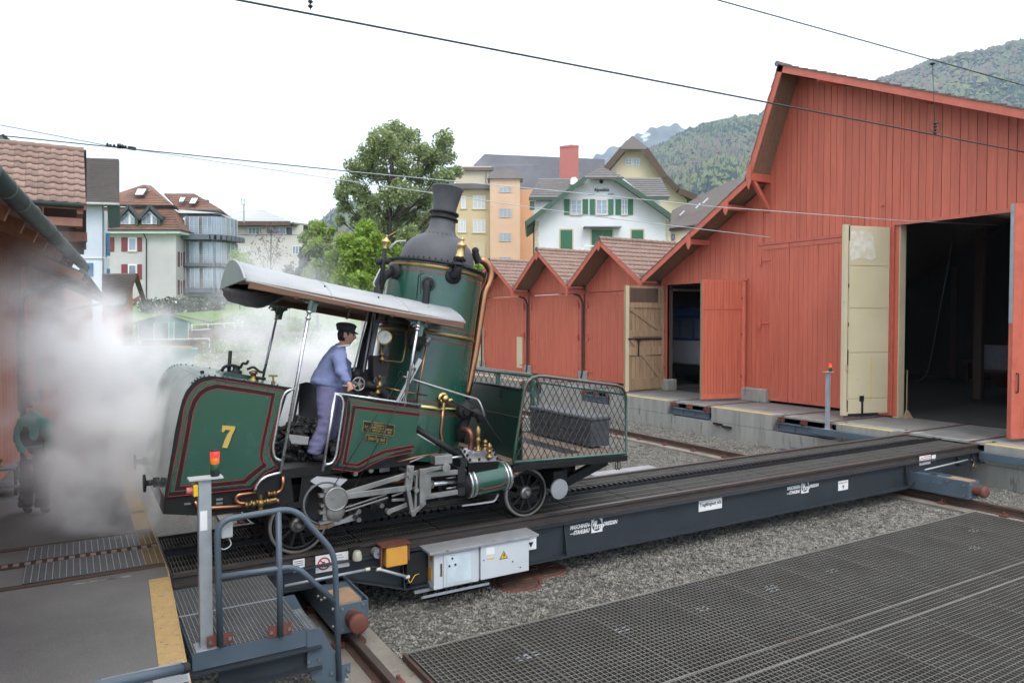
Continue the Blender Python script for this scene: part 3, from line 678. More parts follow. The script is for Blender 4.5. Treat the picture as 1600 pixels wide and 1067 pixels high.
s = MB(); s.tube(smooth_path([on(637, 901, y=7.85), on(641, 910, y=7.82), on(648, 899, y=7.84), on(655, 896, y=7.9)]), .004, 6); obj('cable', s, M['warn_yellow'], TT)
for qq in (q[1], q2[0], q2[1]):
    s = MB(); s.cyl(qq - Vector((.03, 0, 0)), qq + Vector((.02, 0, 0)), .021, n=10); obj('conduit_collar', s, mat('ivory', (.6, .58, .48), .5), TT)
# lettering on the girder
def maker_mark(pxl, pyl, k):
    """white square with a dark disc and the works' initials, name left and right"""
    y = 8.03; a = on(pxl, pyl, y=y); f = k
    sq = MB(); sq.box((a.x, y - .002, a.z - .21 * f), (a.x + .19 * f, y, a.z)); so = obj('maker_badge', sq, M['white'], TT)
    cx, cz = a.x + .095 * f, a.z - .105 * f
    d = MB(); d.cyl((cx, y - .0022, cz), (cx, y - .0035, cz), .084 * f, n=28); obj('dark_disc', d, M['girder'], so)
    for i in range(3):
        x = cx - .075 * f + i * .024 * f
        e = MB(); e.prism([(x, y - .0038, cz - .015 * f), (x + .017 * f, y - .0038, cz - .015 * f), (x + .034 * f, y - .0038, cz + .06 * f), (x + .017 * f, y - .0038, cz + .06 * f)], (0, -.001, 0)); obj('initial_stroke', e, M['white'], so)
    letter(so, 'L', .10 * f, (cx - .055 * f, y - .0042, cz - .055 * f), M['white'], shear=.3, bold=.004)
    letter(so, 'ST', .075 * f, (cx - .018 * f, y - .0042, cz - .055 * f), M['white'], shear=.3, bold=.004)
    letter(so, 'D', .075 * f, (cx + .055 * f, y - .0042, cz - .055 * f), M['white'], shear=.3, bold=.004)
    letter(TT, 'MASCHINEN-', .076 * f, (a.x - .36 * f, y - .002, cz - .005 * f), M['white'], width=.34 * f, shear=.25, bold=.003)
    letter(TT, 'STAHLBAU', .076 * f, (a.x - .30 * f, y - .002, cz - .082 * f), M['white'], width=.27 * f, shear=.25, bold=.003)
    letter(TT, 'und', .04 * f, (a.x - .36 * f, y - .002, cz - .075 * f), M['white'], shear=.25)
    letter(TT, 'DRESDEN', .072 * f, (a.x + .205 * f, y - .002, cz - .03 * f), M['white'], width=.25 * f, shear=.25, bold=.003)
maker_mark(924, 809, 1.0); maker_mark(1252, 751.5, 1.0)
sg, a, c = sign_on(1092, 779.5, 1128, 793, 8.02)
letter(sg, 'Tragfähigkeit 60t', .075, (a.x + .02, 8.0195, (a.z + c.z) / 2 - .025), M['ink'], width=(c.x - a.x) * .93, bold=.0015)
sg, a, c = sign_on(1310, 752, 1325, 764, 8.02)
letter(sg, 'hubpunkt', .035, (a.x + .012, 8.0195, a.z - .045), M['ink'], width=(c.x - a.x) * .85)
s = MB(); s.prism([((a.x + c.x) / 2 + dx, 8.0195, (a.z + c.z) / 2 - .03 + dz) for dx, dz in ((-.03, .03), (.03, .03), (0, -.035))], (0, -.001, 0)); obj('arrow_mark', s, M['rust'], sg)
sg, a, c = sign_on(1437, 713, 1454, 724, 8.02)
rr = (a.z - c.z) * .3; cc = (a.x + rr * 1.4, (a.z + c.z) / 2)
s = MB(); s.lathe((cc[0], 8.0185, cc[1]), (0, -1, 0), [(rr * .75, 0), (rr * .75, .002), (rr, .002), (rr, 0)], 20, caps=False); obj('prohibition_mark', s, M['sign_red'], sg)
for i in range(3):
    s = MB(); s.box((cc[0] + rr * 1.3, 8.0185, a.z - .03 - i * .04), (c.x - .02, 8.0195, a.z - .018 - i * .04)); obj('print_line', s, M['sign_red'], sg)
sg, a, c = sign_on(1456, 711, 1462, 719, 8.02)
s = MB(); s.tube([on(1445, 734, y=7.8), on(1500, 721, y=7.8), on(1512, 718, y=7.95)], .016, 8); obj('conduit', s, M['galvanised'], TT)
s = MB(); s.tube(smooth_path([on(1518, 718, y=7.6), on(1522, 722, y=7.6), on(1520, 730, y=7.6), on(1526, 728, y=7.6)]), .012, 6); obj('cable', s, M['old_brass'], TT)

# ---------------------------------------------------------------- steel stairs hung on the near end of the table
SY = 6.33; PZ2 = -.12
st = thing('steel_stairs', 'blue grey steel stair platform with pipe railing and grating floor', 'stairs', (1.25, 7.0, PZ))
sx0, sx1, sy1 = .79, 1.73, 7.95
pn = MB(); n = 26
for i in range(n): x = sx0 + .02 + i * (sx1 - sx0 - .04) / (n - 1); pn.box((x - .002, SY + .012, PZ2 - .03), (x + .002, sy1, PZ2))
for j in range(54): y = SY + .02 + j * (sy1 - SY - .03) / 53; pn.box((sx0 + .01, y - .0025, PZ2 - .025), (sx1 - .01, y + .0025, PZ2 - .001))
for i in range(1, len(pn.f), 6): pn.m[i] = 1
o = obj('grating_floor', pn, [M['grating_side'], M['galvanised']], st); o['kind'] = 'stuff'
s = MB(); s.box((sx0, SY, PZ2 - .14), (sx1, SY + .01, PZ2 + .005)); obj('fascia', s, M['steel_blue'], st)
s = MB(); s.box((sx0, 7.2, PZ2 - .003), (sx1, 7.215, PZ2 + .004)); obj('floor_seam', s, M['galvanised'], st)
s = MB(); s.box((sx0 - .02, SY - .06, PZ2 - .165), (sx1 + .1, SY + .16, PZ2 - .15)); s.box((sx0 + .2, SY + .03, PZ2 - .33), (sx1 + .05, SY + .045, PZ2 - .165)); s.box((sx0 + .2, SY - .06, PZ2 - .345), (sx1 + .1, SY + .16, PZ2 - .33))
obj('bearer_beam', s, M['girder'], st)
s = MB(); s.box((sx0, SY + .012, PZ2 - .11), (sx0 + .01, sy1, PZ2 - .03)); s.box((sx1 - .01, SY + .9, PZ2 - .11), (sx1, sy1, PZ2 - .03)); obj('side_beam', s, M['steel_blue'], st)
# flight going down to the right
for yy in (SY - .01, SY + .88):
    s = MB(); s.prism([(sx1 - .02, yy, PZ2 + .0), (sx1 + .10, yy, PZ2 + .0), (2.04, yy, PZ + .30), (2.04, yy, PZ), (1.93, yy, PZ), (sx1 - .02, yy, PZ2 - .34)], (0, .012, 0)); obj('stringer', s, M['steel_blue'], st)
for i in range(3):
    s = MB(); x = sx1 + .02 + i * .1; z = PZ2 - .14 - i * .19
    for k in range(5): s.box((x + k * .034, SY + .005, z - .025), (x + k * .034 + .004, SY + .878, z))
    for k in range(16): yk = SY + .01 + k * .057; s.box((x, yk, z - .022), (x + .14, yk + .004, z - .001))
    o = obj('tread', s, M['galvanised'], st); o['kind'] = 'stuff'
P_ = lambda px_, py_: on(px_, py_, y=SY - .02)
rl = [P_(344, 1009), P_(339, 813), P_(460, 793), P_(523, 864), P_(530, 1062)]
s = MB(); s.tube(fillet(rl, .13), .026, 12); obj('handrail', s, M['steel_blue'], st)
s = MB(); s.tube(fillet([P_(342, 901), P_(463, 884), P_(525, 941)], .1), .024, 12); obj('mid_rail', s, M['steel_blue'], st)
s = MB(); s.tube([P_(435, 798), P_(438, 993)], .026, 12); obj('railing_post', s, M['steel_blue'], st)
for (px_, py_) in ((344, 1000), (438, 985), (531, 1048)):
    q = P_(px_, py_); s = MB(); s.box((q.x - .10, SY - .012, q.z - .045), (q.x + .10, SY - .001, q.z + .045)); po = obj('fixing_plate', s, M['rust'] if px_ < 500 else M['steel_blue'], st)
    s = MB()
    for dx in (-.075, .075): s.cyl((q.x + dx, SY - .012, q.z), (q.x + dx, SY - .03, q.z), .014, n=6)
    obj('bolts', s, M['steel'], po)
s = MB()
for (px_, py_) in ((482, 1033), (498, 1030)): q = on(px_, py_, y=SY - .01); s.cyl((q.x, SY - .01, q.z), (q.x, SY - .025, q.z), .014, n=8)
obj('bolts', s, M['steel'], st)

# ---------------------------------------------------------------- signal posts at both ends of the table
def signal_post(x, y, z0, zt, label, sgn=1, lit=True):
    t = thing('signal_post', label, 'signal post', (x, y, z0), 'signal posts of the transfer table')
    s = MB(); s.box((x - .05, y - .04, z0), (x + .05, y + .04, zt)); s.box((x - .09, y - .09, z0), (x + .09, y + .09, z0 + .012)); obj('post', s, M['galvanised'], t, bevel=.006)
    s = MB(); s.box((x - .12, y - .07, zt + .001), (x + .14, y + .07, zt + .013)); obj('top_plate', s, M['zinc'], t)
    lx = x + .085
    s = MB(); s.lathe((lx, y, zt + .013), (0, 0, 1), [(.03, 0), (.037, .01), (.037, .05)], 18); lb = obj('stack_light', s, M['rubber'], t)
    for k, (cm, nm) in enumerate((('lamp_green', 'green_lens'), ('lamp_amber', 'amber_lens'), ('lamp_red', 'red_lens'))):
        s = MB(); z = zt + .063 + k * .052; s.lathe((lx, y, z), (0, 0, 1), [(.034, 0), (.036, .004), (.036, .046), (.034, .05)], 18); obj(nm, s, M[cm], lb)
    s = MB(); s.lathe((lx, y, zt + .219), (0, 0, 1), [(.037, 0), (.037, .008), (.02, .014)], 18); obj('cap', s, M['rubber'], lb)
    return t
def lamp(name, col, em):
    m = mat(name, col, .25); bs = m.node_tree.nodes['Principled BSDF']; bs.inputs['Emission Color'].default_value = ncol(col); bs.inputs['Emission Strength'].default_value = em; return m
M['lamp_red'] = lamp('lamp_red', (.85, .035, .03), 1.1); M['lamp_amber'] = lamp('lamp_amber', (.75, .16, .02), .25); M['lamp_green'] = lamp('lamp_green', (.02, .10, .05), 0)
px0 = on(322, 1000, y=SY + .06)
t = signal_post(px0.x + .005, SY + .1, PZ2, on(316, 748, y=SY + .1).z, 'grey signal post on the steel stairs with a red lamp lit')
q = on(321, 763, y=SY + .1)
s = MB(); s.box((px0.x - .085, SY + .03, q.z - .045), (px0.x - .05, SY + .15, q.z + .05)); eb = obj('stop_button_box', s, M['warn_yellow'], t, bevel=.006)
s = MB(); s.cyl((px0.x - .085, SY + .09, q.z), (px0.x - .13, SY + .09, q.z), .026); obj('stop_button', s, mat('faded_red', (.62, .18, .15), .5), eb)
s = MB(); zb = on(320, 818, y=SY).z; s.box((px0.x - .035, SY + .055, zb - .07), (px0.x + .02, SY + .06, zb + .09)); obj('notice', s, M['white'], t)
q = on(353, 828, y=SY + .05)
s = MB(); s.box((q.x - .045, SY + .02, q.z - .06), (q.x + .05, SY + .1, q.z + .07)); cb = obj('control_box', s, M['zinc'], st, bevel=.01)
s = MB(); s.tube(smooth_path([(q.x + .02, SY + .06, q.z - .06), (q.x + .04, SY + .06, q.z - .13), (q.x - .02, SY + .06, q.z - .16), (q.x - .06, SY + .07, q.z - .12)]), .005, 6); obj('cable', s, M['pale_wire'], cb)
signal_post(16.05, 11.57, -.139, 1.28, 'slim grey signal post in front of the cream door')
# ---------------------------------------------------------------- red timber sheds
def tile_field(s, o, u, v, nu, nv, tw, th, lip=.035, segs=4, wav=.022, j=.004):
    """rows of lapped clay tiles: u along the row, v down the slope (unit vectors)"""
    o = Vector(o); u = Vector(u).normalized(); v = Vector(v).normalized(); n = u.cross(v).normalized()
    if n.z < 0: n = -n
    for r in range(nv):
        for c in range(nu):
            dz = rng.uniform(-j, j); b = len(s.v); hs = []
            for k in range(segs + 1):
                t = k / segs; h = wav * (math.sin(t * math.pi * 1.0) if t < .55 else -.35 * math.sin((t - .55) / .45 * math.pi) + .12)
                p = o + u * ((c + t) * tw) + v * (r * th); q = o + u * ((c + t) * tw) + v * ((r + 1) * th + .03)
                s.v.append(tuple(p + n * (h + dz))); s.v.append(tuple(q + n * (h + lip + dz))); s.v.append(tuple(q + n * (h + dz - .004)))
            for k in range(segs):
                a = b + 3 * k; s.face([a, a + 3, a + 4, a + 1], True); s.face([a + 1, a + 4, a + 5, a + 2], False)
            s.face([b, b + 1, b + 2], False); e = b + 3 * segs; s.face([e, e + 2, e + 1], False)
XW, XF = 18.6, 17.72
F_ = lambda px_, py_: on(px_, py_, x=XF)
W_ = lambda px_, py_: on(px_, py_, x=XW)
M['joint_dark'] = mat('joint_dark', (.10, .03, .022), .9)
def plank_wall(parent, y0, y1, zb, zt, w, m, x=XW, th=.025, gap=.01, mid=None):
    """upright boards facing the yard, each its own part; zb, zt give the ends at any y"""
    y = y0
    while y < y1 - .02:
        e = min(y + w * rng.uniform(.85, 1.15), y1); d = rng.uniform(0, .010)
        pts = [(y, zb(y)), (e - gap, zb(e - gap)), (e - gap, zt(e - gap))]
        if mid is not None and y < mid < e - gap: pts.append((mid, zt(mid)))
        pts.append((y, zt(y)))
        s = MB(); s.prism([(x - th - d, a, b) for a, b in pts], (th, 0, 0)); obj('board', s, m, parent); y = e
def interp(pts):
    pts = sorted(pts)
    def f(y):
        if y <= pts[0][0]: return pts[0][1]
        for (a, p), (b, q) in zip(pts, pts[1:]):
            if y <= b: return p + (q - p) * (y - a) / (b - a)
        return pts[-1][1]
    return f
def door_leaf(parent, y0, y1, z0, z1, x, m, n, hinge=None, name='door_leaf', trim=True):
    """closed leaf of narrow upright boards in the wall plane"""
    s = MB(); s.box((x - .02, y0, z0), (x + .03, y1, z1)); o = obj(name, s, m, parent)
    b = MB(); w = (y1 - y0) / n
    for i in range(n): d = rng.uniform(0, .006); b.box((x - .036 - d, y0 + i * w + .004, z0 + .02), (x - .021, y0 + (i + 1) * w - .004, z1 - .02))
    bo = obj('door_boards', b, m, o); bo['kind'] = 'stuff'
    if trim:
        t = MB(); t.box((x - .044, y0 + .01, z0 + .01), (x - .0455 - .012, y1 - .01, z0 + .11)); t.box((x - .044, y0 + .01, z1 - .13), (x - .056, y1 - .01, z1 - .01)); obj('batten', t, M['red_trim'], o)
    if hinge is not None:
        for z in (z0 + .35, (z0 + z1) / 2, z1 - .45):
            h = MB(); sg = 1 if hinge > (y0 + y1) / 2 else -1
            h.box((x - .065, hinge - sg * .32, z - .025), (x - .05, hinge, z + .025)); h.cyl((x - .07, hinge + sg * .03, z - .13), (x - .07, hinge + sg * .03, z + .09), .028, n=8); h.box((x - .10, hinge, z - .16), (x - .04, hinge + sg * .09, z - .11))
            obj('hinge', h, M['red_trim'], o)
    return o
def gable_roof(t, edge, x0, x1, tiles=True, left=True):
    """edge: (y, z) points of the tile line from the left foot over the apex to the right foot (y falling)"""
    for i, ((ya, za), (yb, zb)) in enumerate(zip(edge, edge[1:])):
        sl = Vector((0, yb - ya, zb - za)); nn = Vector((1, 0, 0)).cross(sl).normalized()
        if nn.z < 0: nn = -nn
        pa, pb = Vector((x0, ya, za)), Vector((x0, yb, zb)); e = Vector((x1 - x0, 0, 0)); k = nn * .05
        s = MB(); s.prism([pa - k * 2.2, pb - k * 2.2, pb - k, pa - k], e); r = obj('roof', s, M['soffit'], t)
        s = MB(); s.prism([pa - k * 4.6 + Vector((-.035, 0, 0)), pb - k * 4.6 + Vector((-.035, 0, 0)), pb - k * .6 + Vector((-.035, 0, 0)), pa - k * .6 + Vector((-.035, 0, 0))], (.034, 0, 0)); obj('barge_board', s, M['red_trim'], r)
        # soffit boards between barge board and wall
        L_ = sl.length; d = sl.normalized(); nb = max(2, int((XW - x0) / .14))
        b = MB()
        for q in range(nb):
            xa = x0 + .004 + q * (XW - x0) / nb; off = nn * -.112
            b.prism([pa + Vector((xa - x0, 0, 0)) + off, pb + Vector((xa - x0, 0, 0)) + off, pb + Vector((xa - x0, 0, 0)) + off - nn * .012, pa + Vector((xa - x0, 0, 0)) + off - nn * .012], ((XW - x0) / nb - .008, 0, 0))
        obj('soffit_boards', b, M['soffit'], r); r.children[-1]['kind'] = 'stuff'
        # verge tiles seen edge on, then the tiled slope
        hi, lo_ = (pa, pb) if za > zb else (pb, pa); dn = (lo_ - hi).normalized(); nr = int((lo_ - hi).length / .30)
        if tiles:
            nu = int((x1 - x0) / .21)
            s = MB(); tile_field(s, hi - k * .9 - Vector((.05, 0, 0)), (1, 0, 0), dn, nu if not left or yb < ya and zb < za else 3, nr, .21, (lo_ - hi).length / nr)
            tf = obj('roof_tiles', s, M['tile'], r); tf['kind'] = 'stuff'
    ap = max(edge, key=lambda p: p[1])
    if tiles:
        s = MB(); x = x0 - .06
        while x < x1: s.cyl((x, ap[0], ap[1] - .02), (x + .36, ap[0], ap[1] - .02), .10, .085, n=10); x += .33
        obj('ridge_tiles', s, M['tile'], t); t.children[-1]['kind'] = 'stuff'
        s = MB(); s.cyl((x0 - .08, ap[0], ap[1] - .02), (x0 - .055, ap[0], ap[1] - .02), .11, n=12); obj('ridge_end', s, M['slate'], t)
def pendant(t, y, z, h=.42, w=.15, beam=True):
    s = MB(); s.prism([(XF - .075, y - w / 2, z), (XF - .075, y + w / 2, z), (XF - .075, y + w / 2, z - h * .72), (XF - .075, y, z - h), (XF - .075, y - w / 2, z - h * .72)], (.038, 0, 0)); obj('pendant_board', s, M['red_trim'], t)
    if beam: s = MB(); s.box((XF - .03, y - .07, z - h * .62), (XW, y + .07, z - h * .3)); obj('purlin', s, M['red_trim'], t)
def wall_box(t, y0, y1, zb, zt, x=XW, m=None, mid=None):
    pts = [(y0, zb), (y1, zb), (y1, zt(y1))] + ([(mid, zt(mid))] if mid is not None else []) + [(y0, zt(y0))]
    s = MB(); s.prism([(x + .001, a, b) for a, b in pts], (.08, 0, 0)); return obj('wall', s, m or M['joint_dark'], t)

vA, vB, vC = F_(1002, 434), F_(887, 443), F_(802, 449)
aA, aB, aC = F_(937, 372), F_(840, 389), F_(766, 406)
vD = Vector((XF, vC.y + 4.5, vC.z))
sheds = [('red timber shed with tiled gable next to the big hall', vB, aA, vA, 'A'), ('middle red timber shed with tiled gable and closed double doors', vC, aB, vB, 'B'), ('red timber shed with a small cream hatch in its door', vD, aC, vC, 'C')]
for lab, lf, ap, rf, k in sheds:
    t = thing('engine_shed', lab, 'shed', (XW, ap.y, 0), 'row of red timber engine sheds')
    edge = [(lf.y - .0, lf.z), (ap.y, ap.z), (rf.y + .0, rf.z)]
    gable_roof(t, edge, XF, 26.5)
    zt = interp([(rf.y, rf.z - .2), (ap.y, ap.z - .24), (lf.y, lf.z - .2)])
    ztop = 3.75
    wall_box(t, rf.y + .06, lf.y - .06, ztop, zt, mid=ap.y)
    plank_wall(t, rf.y + .07, lf.y - .07, lambda y: ztop + .02, zt, .42, M['red_wood'], mid=ap.y)
    yl, yr = lf.y - .32, rf.y + .42
    s = MB()
    for (ya, yb) in ((rf.y + .06, yr), (yl, lf.y - .06)): s.box((XW - .02, ya, .42), (XW + .08, yb, ztop))
    obj('door_post', s, M['red_trim'], t)
    s = MB(); s.box((XW - .045, yr, ztop - .03), (XW - .002, yl, ztop + .03)); obj('lintel', s, M['red_trim'], t)
    ym = (yl + yr) / 2
    d1 = door_leaf(t, ym + .006, yl, .06, ztop - .05, XW, M['red_wood'], 13, hinge=yl)
    d2 = door_leaf(t, yr, ym - .006, .06, ztop - .05, XW, M['red_wood'], 13, hinge=yr)
    if k == 'C':
        s = MB(); s.box((XW - .06, yr + .12, .25), (XW - .045, yr + .62, 1.75)); h = obj('hatch', s, M['cream'], d2, bevel=.006)
        
    for yy in (rf.y, lf.y if k == 'C' else None):
        if yy is None: continue
        s = MB(); s.box((XW - .12, yy - .3, -.001), (XW + .15, yy + .3, .42)); obj('stone_foot', s, M['concrete'], t, bevel=.02)
        s = MB(); s.tube(fillet([(XF + .3, yy, rf.z - .42), (XF + .62, yy, rf.z - .5), (XW - .12, yy, rf.z - .75), (XW - .12, yy, .3), (XW - .12, yy + .08, .12)], .1), .045, 8); obj('downpipe', s, M['copper_pipe'], t)
        s = MB(); s.box((XF - .02, yy - .16, rf.z - .22), (26, yy + .16, rf.z - .20)); s.box((XF - .0, yy - .18, rf.z - .13), (XF + .02, yy + .18, rf.z + .1)); obj('valley_gutter', s, M['lead'], t)
    pendant(t, ap.y, ap.z - .12, .40, .17, beam=False); pendant(t, rf.y, rf.z - .10, .5, .15)
    if k == 'C': pendant(t, lf.y, lf.z - .1, .5, .15)
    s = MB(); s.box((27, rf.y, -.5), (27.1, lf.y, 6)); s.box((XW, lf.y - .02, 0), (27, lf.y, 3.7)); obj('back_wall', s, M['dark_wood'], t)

# the large hall with its uneven gable
HALL = thing('engine_hall', 'large red boarded engine hall with tall open doorway and uneven gable', 'shed', (XW, 12, 0))
hb, ha = F_(1164, 280), F_(1217, 99); hr = F_(1600, 168)
slope = (ha.z - hr.z) / (ha.y - hr.y)
hedge = [(vA.y, vA.z), (hb.y, hb.z), (ha.y, ha.z), (1.5, ha.z - slope * (ha.y - 1.5))]
gable_roof(HALL, hedge, XF, 34, tiles=False)
for (ya, za), (yb, zb) in zip(hedge, hedge[1:]):
    hi, lo_ = (Vector((XF - .06, ya, za)), Vector((XF - .06, yb, zb))) if za > zb else (Vector((XF - .06, yb, zb)), Vector((XF - .06, ya, za)))
    nr = int((lo_ - hi).length / .33); s = MB(); nn = Vector((1, 0, 0)).cross(lo_ - hi).normalized(); nn = nn if nn.z > 0 else -nn
    tile_field(s, hi - nn * .045, (1, 0, 0), lo_ - hi, 6, nr, .22, (lo_ - hi).length / nr); o = obj('verge_tiles', s, M['slate'] if ya == ha.y else M['tile'], HALL); o['kind'] = 'stuff'
    e = Vector((34 - XF - 1.25, 0, 0)); k = nn * .03
    s = MB(); pa, pb = hi + Vector((1.3, 0, 0)), lo_ + Vector((1.3, 0, 0)); s.prism([pa - k * 1.8, pb - k * 1.8, pb + k * .3, pa + k * .3], e); obj('roof_covering', s, M['slate'], HALL)
s = MB(); s.cyl((XF - .10, ha.y, ha.z - .03), (XF + .5, ha.y, ha.z - .03), .085, n=6, sm=False); obj('ridge_cap', s, M['lead'], HALL)
hz = interp([(y, z - (.25 if y == ha.y else .2 if y == hb.y else .15)) for y, z in hedge])
# openings: small doorway, tall closed doors, tall open doorway
D1a, D1b, D1t = 16.45, 20.05, 3.86
D2a, D2b, D2t = 13.0, 15.75, 4.92
D3a, D3b, D3t = 7.15, 11.33, 5.06
def zbot(y):
    if D1a - .05 < y < D1b + .1: return D1t + .02
    if D2a - .05 < y < D2b: return D2t + .02
    if D3a < y < D3b + .05: return D3t + .03
    return .02
segs = [(1.5, D3a), (D3a, D3b), (D3b, D2a), (D2a, D2b), (D2b, D1a), (D1a, D1b), (D1b, vA.y - .1)]
for ya, yb in segs:
    zb = zbot((ya + yb) / 2); ends = [ya] + [y for y, z in hedge if ya < y < yb] + [yb]
    for y0, y1 in zip(sorted(ends), sorted(ends)[1:]):
        wall_box(HALL, y0, y1, zb, hz)
        plank_wall(HALL, y0, y1, lambda y, zb=zb: zb + .01, hz, .205, M['red_wood'], gap=.012, th=.028)
s = MB(); s.box((XW - .075, D2a - .1, D2t - .03), (XW - .04, D2b + .15, D2t + .05)); obj('lintel', s, M['red_trim'], HALL)
s = MB(); s.box((XW - .075, D1a - .15, D1t - .02), (XW - .04, D1b + .1, D1t + .04)); obj('lintel', s, M['red_trim'], HALL)
s = MB(); s.box((XW - .075, D3a - .1, D3t - .02), (XW - .04, D3b + .1, D3t + .07)); obj('lintel', s, M['red_trim'], HALL)
ym = (D2a + D2b) / 2 + .35
door_leaf(HALL, ym + .006, D2b, .08, D2t - .04, XW - .03, M['red_wood'], 15, hinge=D2b)
door_leaf(HALL, D2a - .6, ym - .006, .08, D2t - .04, XW - .03, M['red_wood'], 14)
# posts and linings of the open doorways
def post(y, z0, z1, m=M['red_trim'], r=.075):
    s = MB(); s.cyl((XW - .14, y, z0), (XW - .14, y, z1), r, n=12); p = obj('hinge_post', s, m, HALL)
    for z in (z0 + .35, (z0 + z1) / 2, z1 - .55):
        h = MB(); h.box((XW - .24, y - .02, z - .03), (XW - .05, y + .09, z + .03)); h.cyl((XW - .2, y + .03, z - .12), (XW - .2, y + .03, z + .1), .03, n=8); obj('hinge', h, M['rust'], p)
post(D1a - .05, .42, D1t - .05); post(D1b + .12, .5, D1t - .02, r=.06)
s = MB(); s.box((XW - .22, D1a - 1.0, -.001), (XW + .1, D1a + .1, .42)); obj('stone_foot', s, M['concrete'], HALL, bevel=.03)
s = MB(); s.box((XW - .2, D1b - .2, -.001), (XW + .3, D1b + .1, .42)); obj('stone_foot', s, M['concrete'], HALL, bevel=.04)
s = MB(); s.box((XW - .16, D1b + .06, 0), (XW - .06, D1b + .2, .5)); obj('blue_guard', s, M['galvanised'], HALL)
s = MB(); s.box((XW - .02, D3b - .02, 0), (XW + .25, D3b + .12, D3t)); obj('door_jamb', s, M['cream'], HALL)
s = MB(); s.box((XW, D3a - .12, 0), (XW + .25, D3a, D3t)); s.box((XW, D1b, 0), (XW + .25, D1b + .1, D1t)); s.box((XW + .09, D1a - .1, 0), (XW + .25, D1a, D1t)); obj('door_jamb', s, M['dark_wood'], HALL)
s = MB(); s.box((XW - .10, D3b + .10, .05), (XW - .04, D3b + .26, D3t)); obj('door_post', s, M['red_trim'], HALL)
# open leaves
def open_leaf(hx, hy, fx, fy, z0, z1, name, label, m, th=.07):
    """a leaf standing open from its hinge (hx, hy) to its free edge (fx, fy); returns the thing-part and its frame"""
    a = Vector((hx, hy, 0)); b = Vector((fx, fy, 0)); d = (b - a).normalized(); n = Vector((-d.y, d.x, 0))
    if n.y > 0: n = -n                          # face turned to the yard
    L_ = (b - a).length
    P = lambda u, z, o=0: a + d * u + Vector((0, 0, z)) + n * o
    def blk(s, u0, u1, za, zb, o0, o1):
        s.hexa([P(u0, za, o1), P(u1, za, o1), P(u1, za, o0), P(u0, za, o0), P(u0, zb, o1), P(u1, zb, o1), P(u1, zb, o0), P(u0, zb, o0)])
    s = MB(); blk(s, 0, L_, z0, z1, -th, 0); o = obj(name, s, m, HALL); o['label'] = label
    return o, L_, P, blk
o, L_, P, blk = open_leaf(XW - .14, 20.13, 16.62, 20.05, .06, 3.78, 'open_door', 'raw timber inside face of the open door with Z braces', M['raw_wood'])
s = MB(); n = 9
for i in range(n): w = (L_ - .2) / n; d = rng.uniform(0, .006); s = MB(); blk(s, .1 + i * w, .1 + (i + 1) * w - .012, .10, 3.72, .001, .02 + d); obj('board', s, M['raw_wood'], o)
s = MB(); blk(s, 0, .12, .06, 3.78, .022, .05); obj('stile', s, M['raw_wood'], o)
s = MB(); blk(s, L_ - .14, L_, .06, 3.78, .022, .05); obj('stile', s, M['cream'], o)
for (za, zb) in ((.10, .50), (1.32, 1.62), (1.98, 2.2), (3.0, 3.18)):
    s = MB(); blk(s, .12, L_ - .14, za, zb, .022, .052); obj('rail_board', s, M['raw_wood'], o)
for (z0, z1) in ((2.98, 2.22), (1.95, .52)):
    s = MB(); s.bar(P(L_ - .2, z0, .04), P(.2, z1, .04), .03, .15, side=(0, 1, 0)); obj('brace', s, M['raw_wood'], o)
s = MB(); blk(s, .3, L_ - .2, 3.2, 3.7, .022, .03); obj('weathered_head', s, M['dark_wood'], o)
s = MB(); blk(s, L_ - .6, L_ - .55, 1.3, 1.9, .052, .08); blk(s, L_ - .7, L_ - .5, 1.85, 1.93, .052, .09); blk(s, .12, L_ * .95, 1.87, 1.93, .053, .062); obj('iron_strap', s, M['iron'], o)
o, L_, P, blk = open_leaf(XW - .14, D1a - .05, 16.93, 16.72, .07, 3.83, 'open_door', 'red boarded door leaf standing open at the small doorway', M['red_wood'])
n = 14
s = MB()
for i in range(n): w = L_ / n; d = rng.uniform(0, .006); blk(s, i * w + .004, (i + 1) * w - .004, .22, 2.85, .001, .016 + d); blk(s, i * w + .004, (i + 1) * w - .004, 2.9, 3.8, .001, .016 + d)
q = obj('door_boards', s, M['red_wood'], o); q['kind'] = 'stuff'
s = MB(); blk(s, 0, L_, .08, .22, .018, .034); obj('kick_board', s, M['red_trim'], o)
s = MB(); blk(s, L_ - .012, L_ + .004, .07, 3.83, -.06, .02); obj('bare_edge', s, M['raw_wood'], o)
o, L_, P, blk = open_leaf(XW - .10, 11.52, 17.08, 11.86, .12, 5.0, 'open_door', 'cream painted door leaf standing open at the tall doorway', M['cream'])
s = MB(); blk(s, L_ - .12, L_ + .03, .1, 5.02, -.075, .03); obj('stile', s, M['cream'], o)
s = MB(); blk(s, 0, .03, .1, 5.02, -.02, .03); obj('red_edge', s, M['red_trim'], o)
for (za, zb) in ((.14, .5), (.53, 1.7), (1.73, 2.85), (2.88, 3.95), (3.98, 4.96)):
    s = MB(); blk(s, .05, L_ - .14, za, zb, .001, .014); obj('panel', s, M['cream'], o, bevel=.004)
s = MB()
for (za, zb) in ((.2, .5), (1.4, 1.8), (2.4, 2.5), (3.4, 3.5), (4.6, 5.0)): blk(s, L_ - .105, L_ - .085, za, zb, .03, .045)
blk(s, L_ - .09, L_ - .08, .3, 4.9, .03, .036); obj('bolt_rod', s, M['iron'], o)
s = MB(); blk(s, L_ - .62, L_ - .56, .05, .55, .015, .03); blk(s, L_ - .64, L_ - .5, .45, .6, .015, .028); blk(s, .35, L_, .06, .14, .0, .02); obj('floor_bolt', s, M['iron'], o)
s = MB(); blk(s, .58, .6, .45, 1.6, .0145, .0165); obj('rust_run', s, M['warn_yellow'], o)
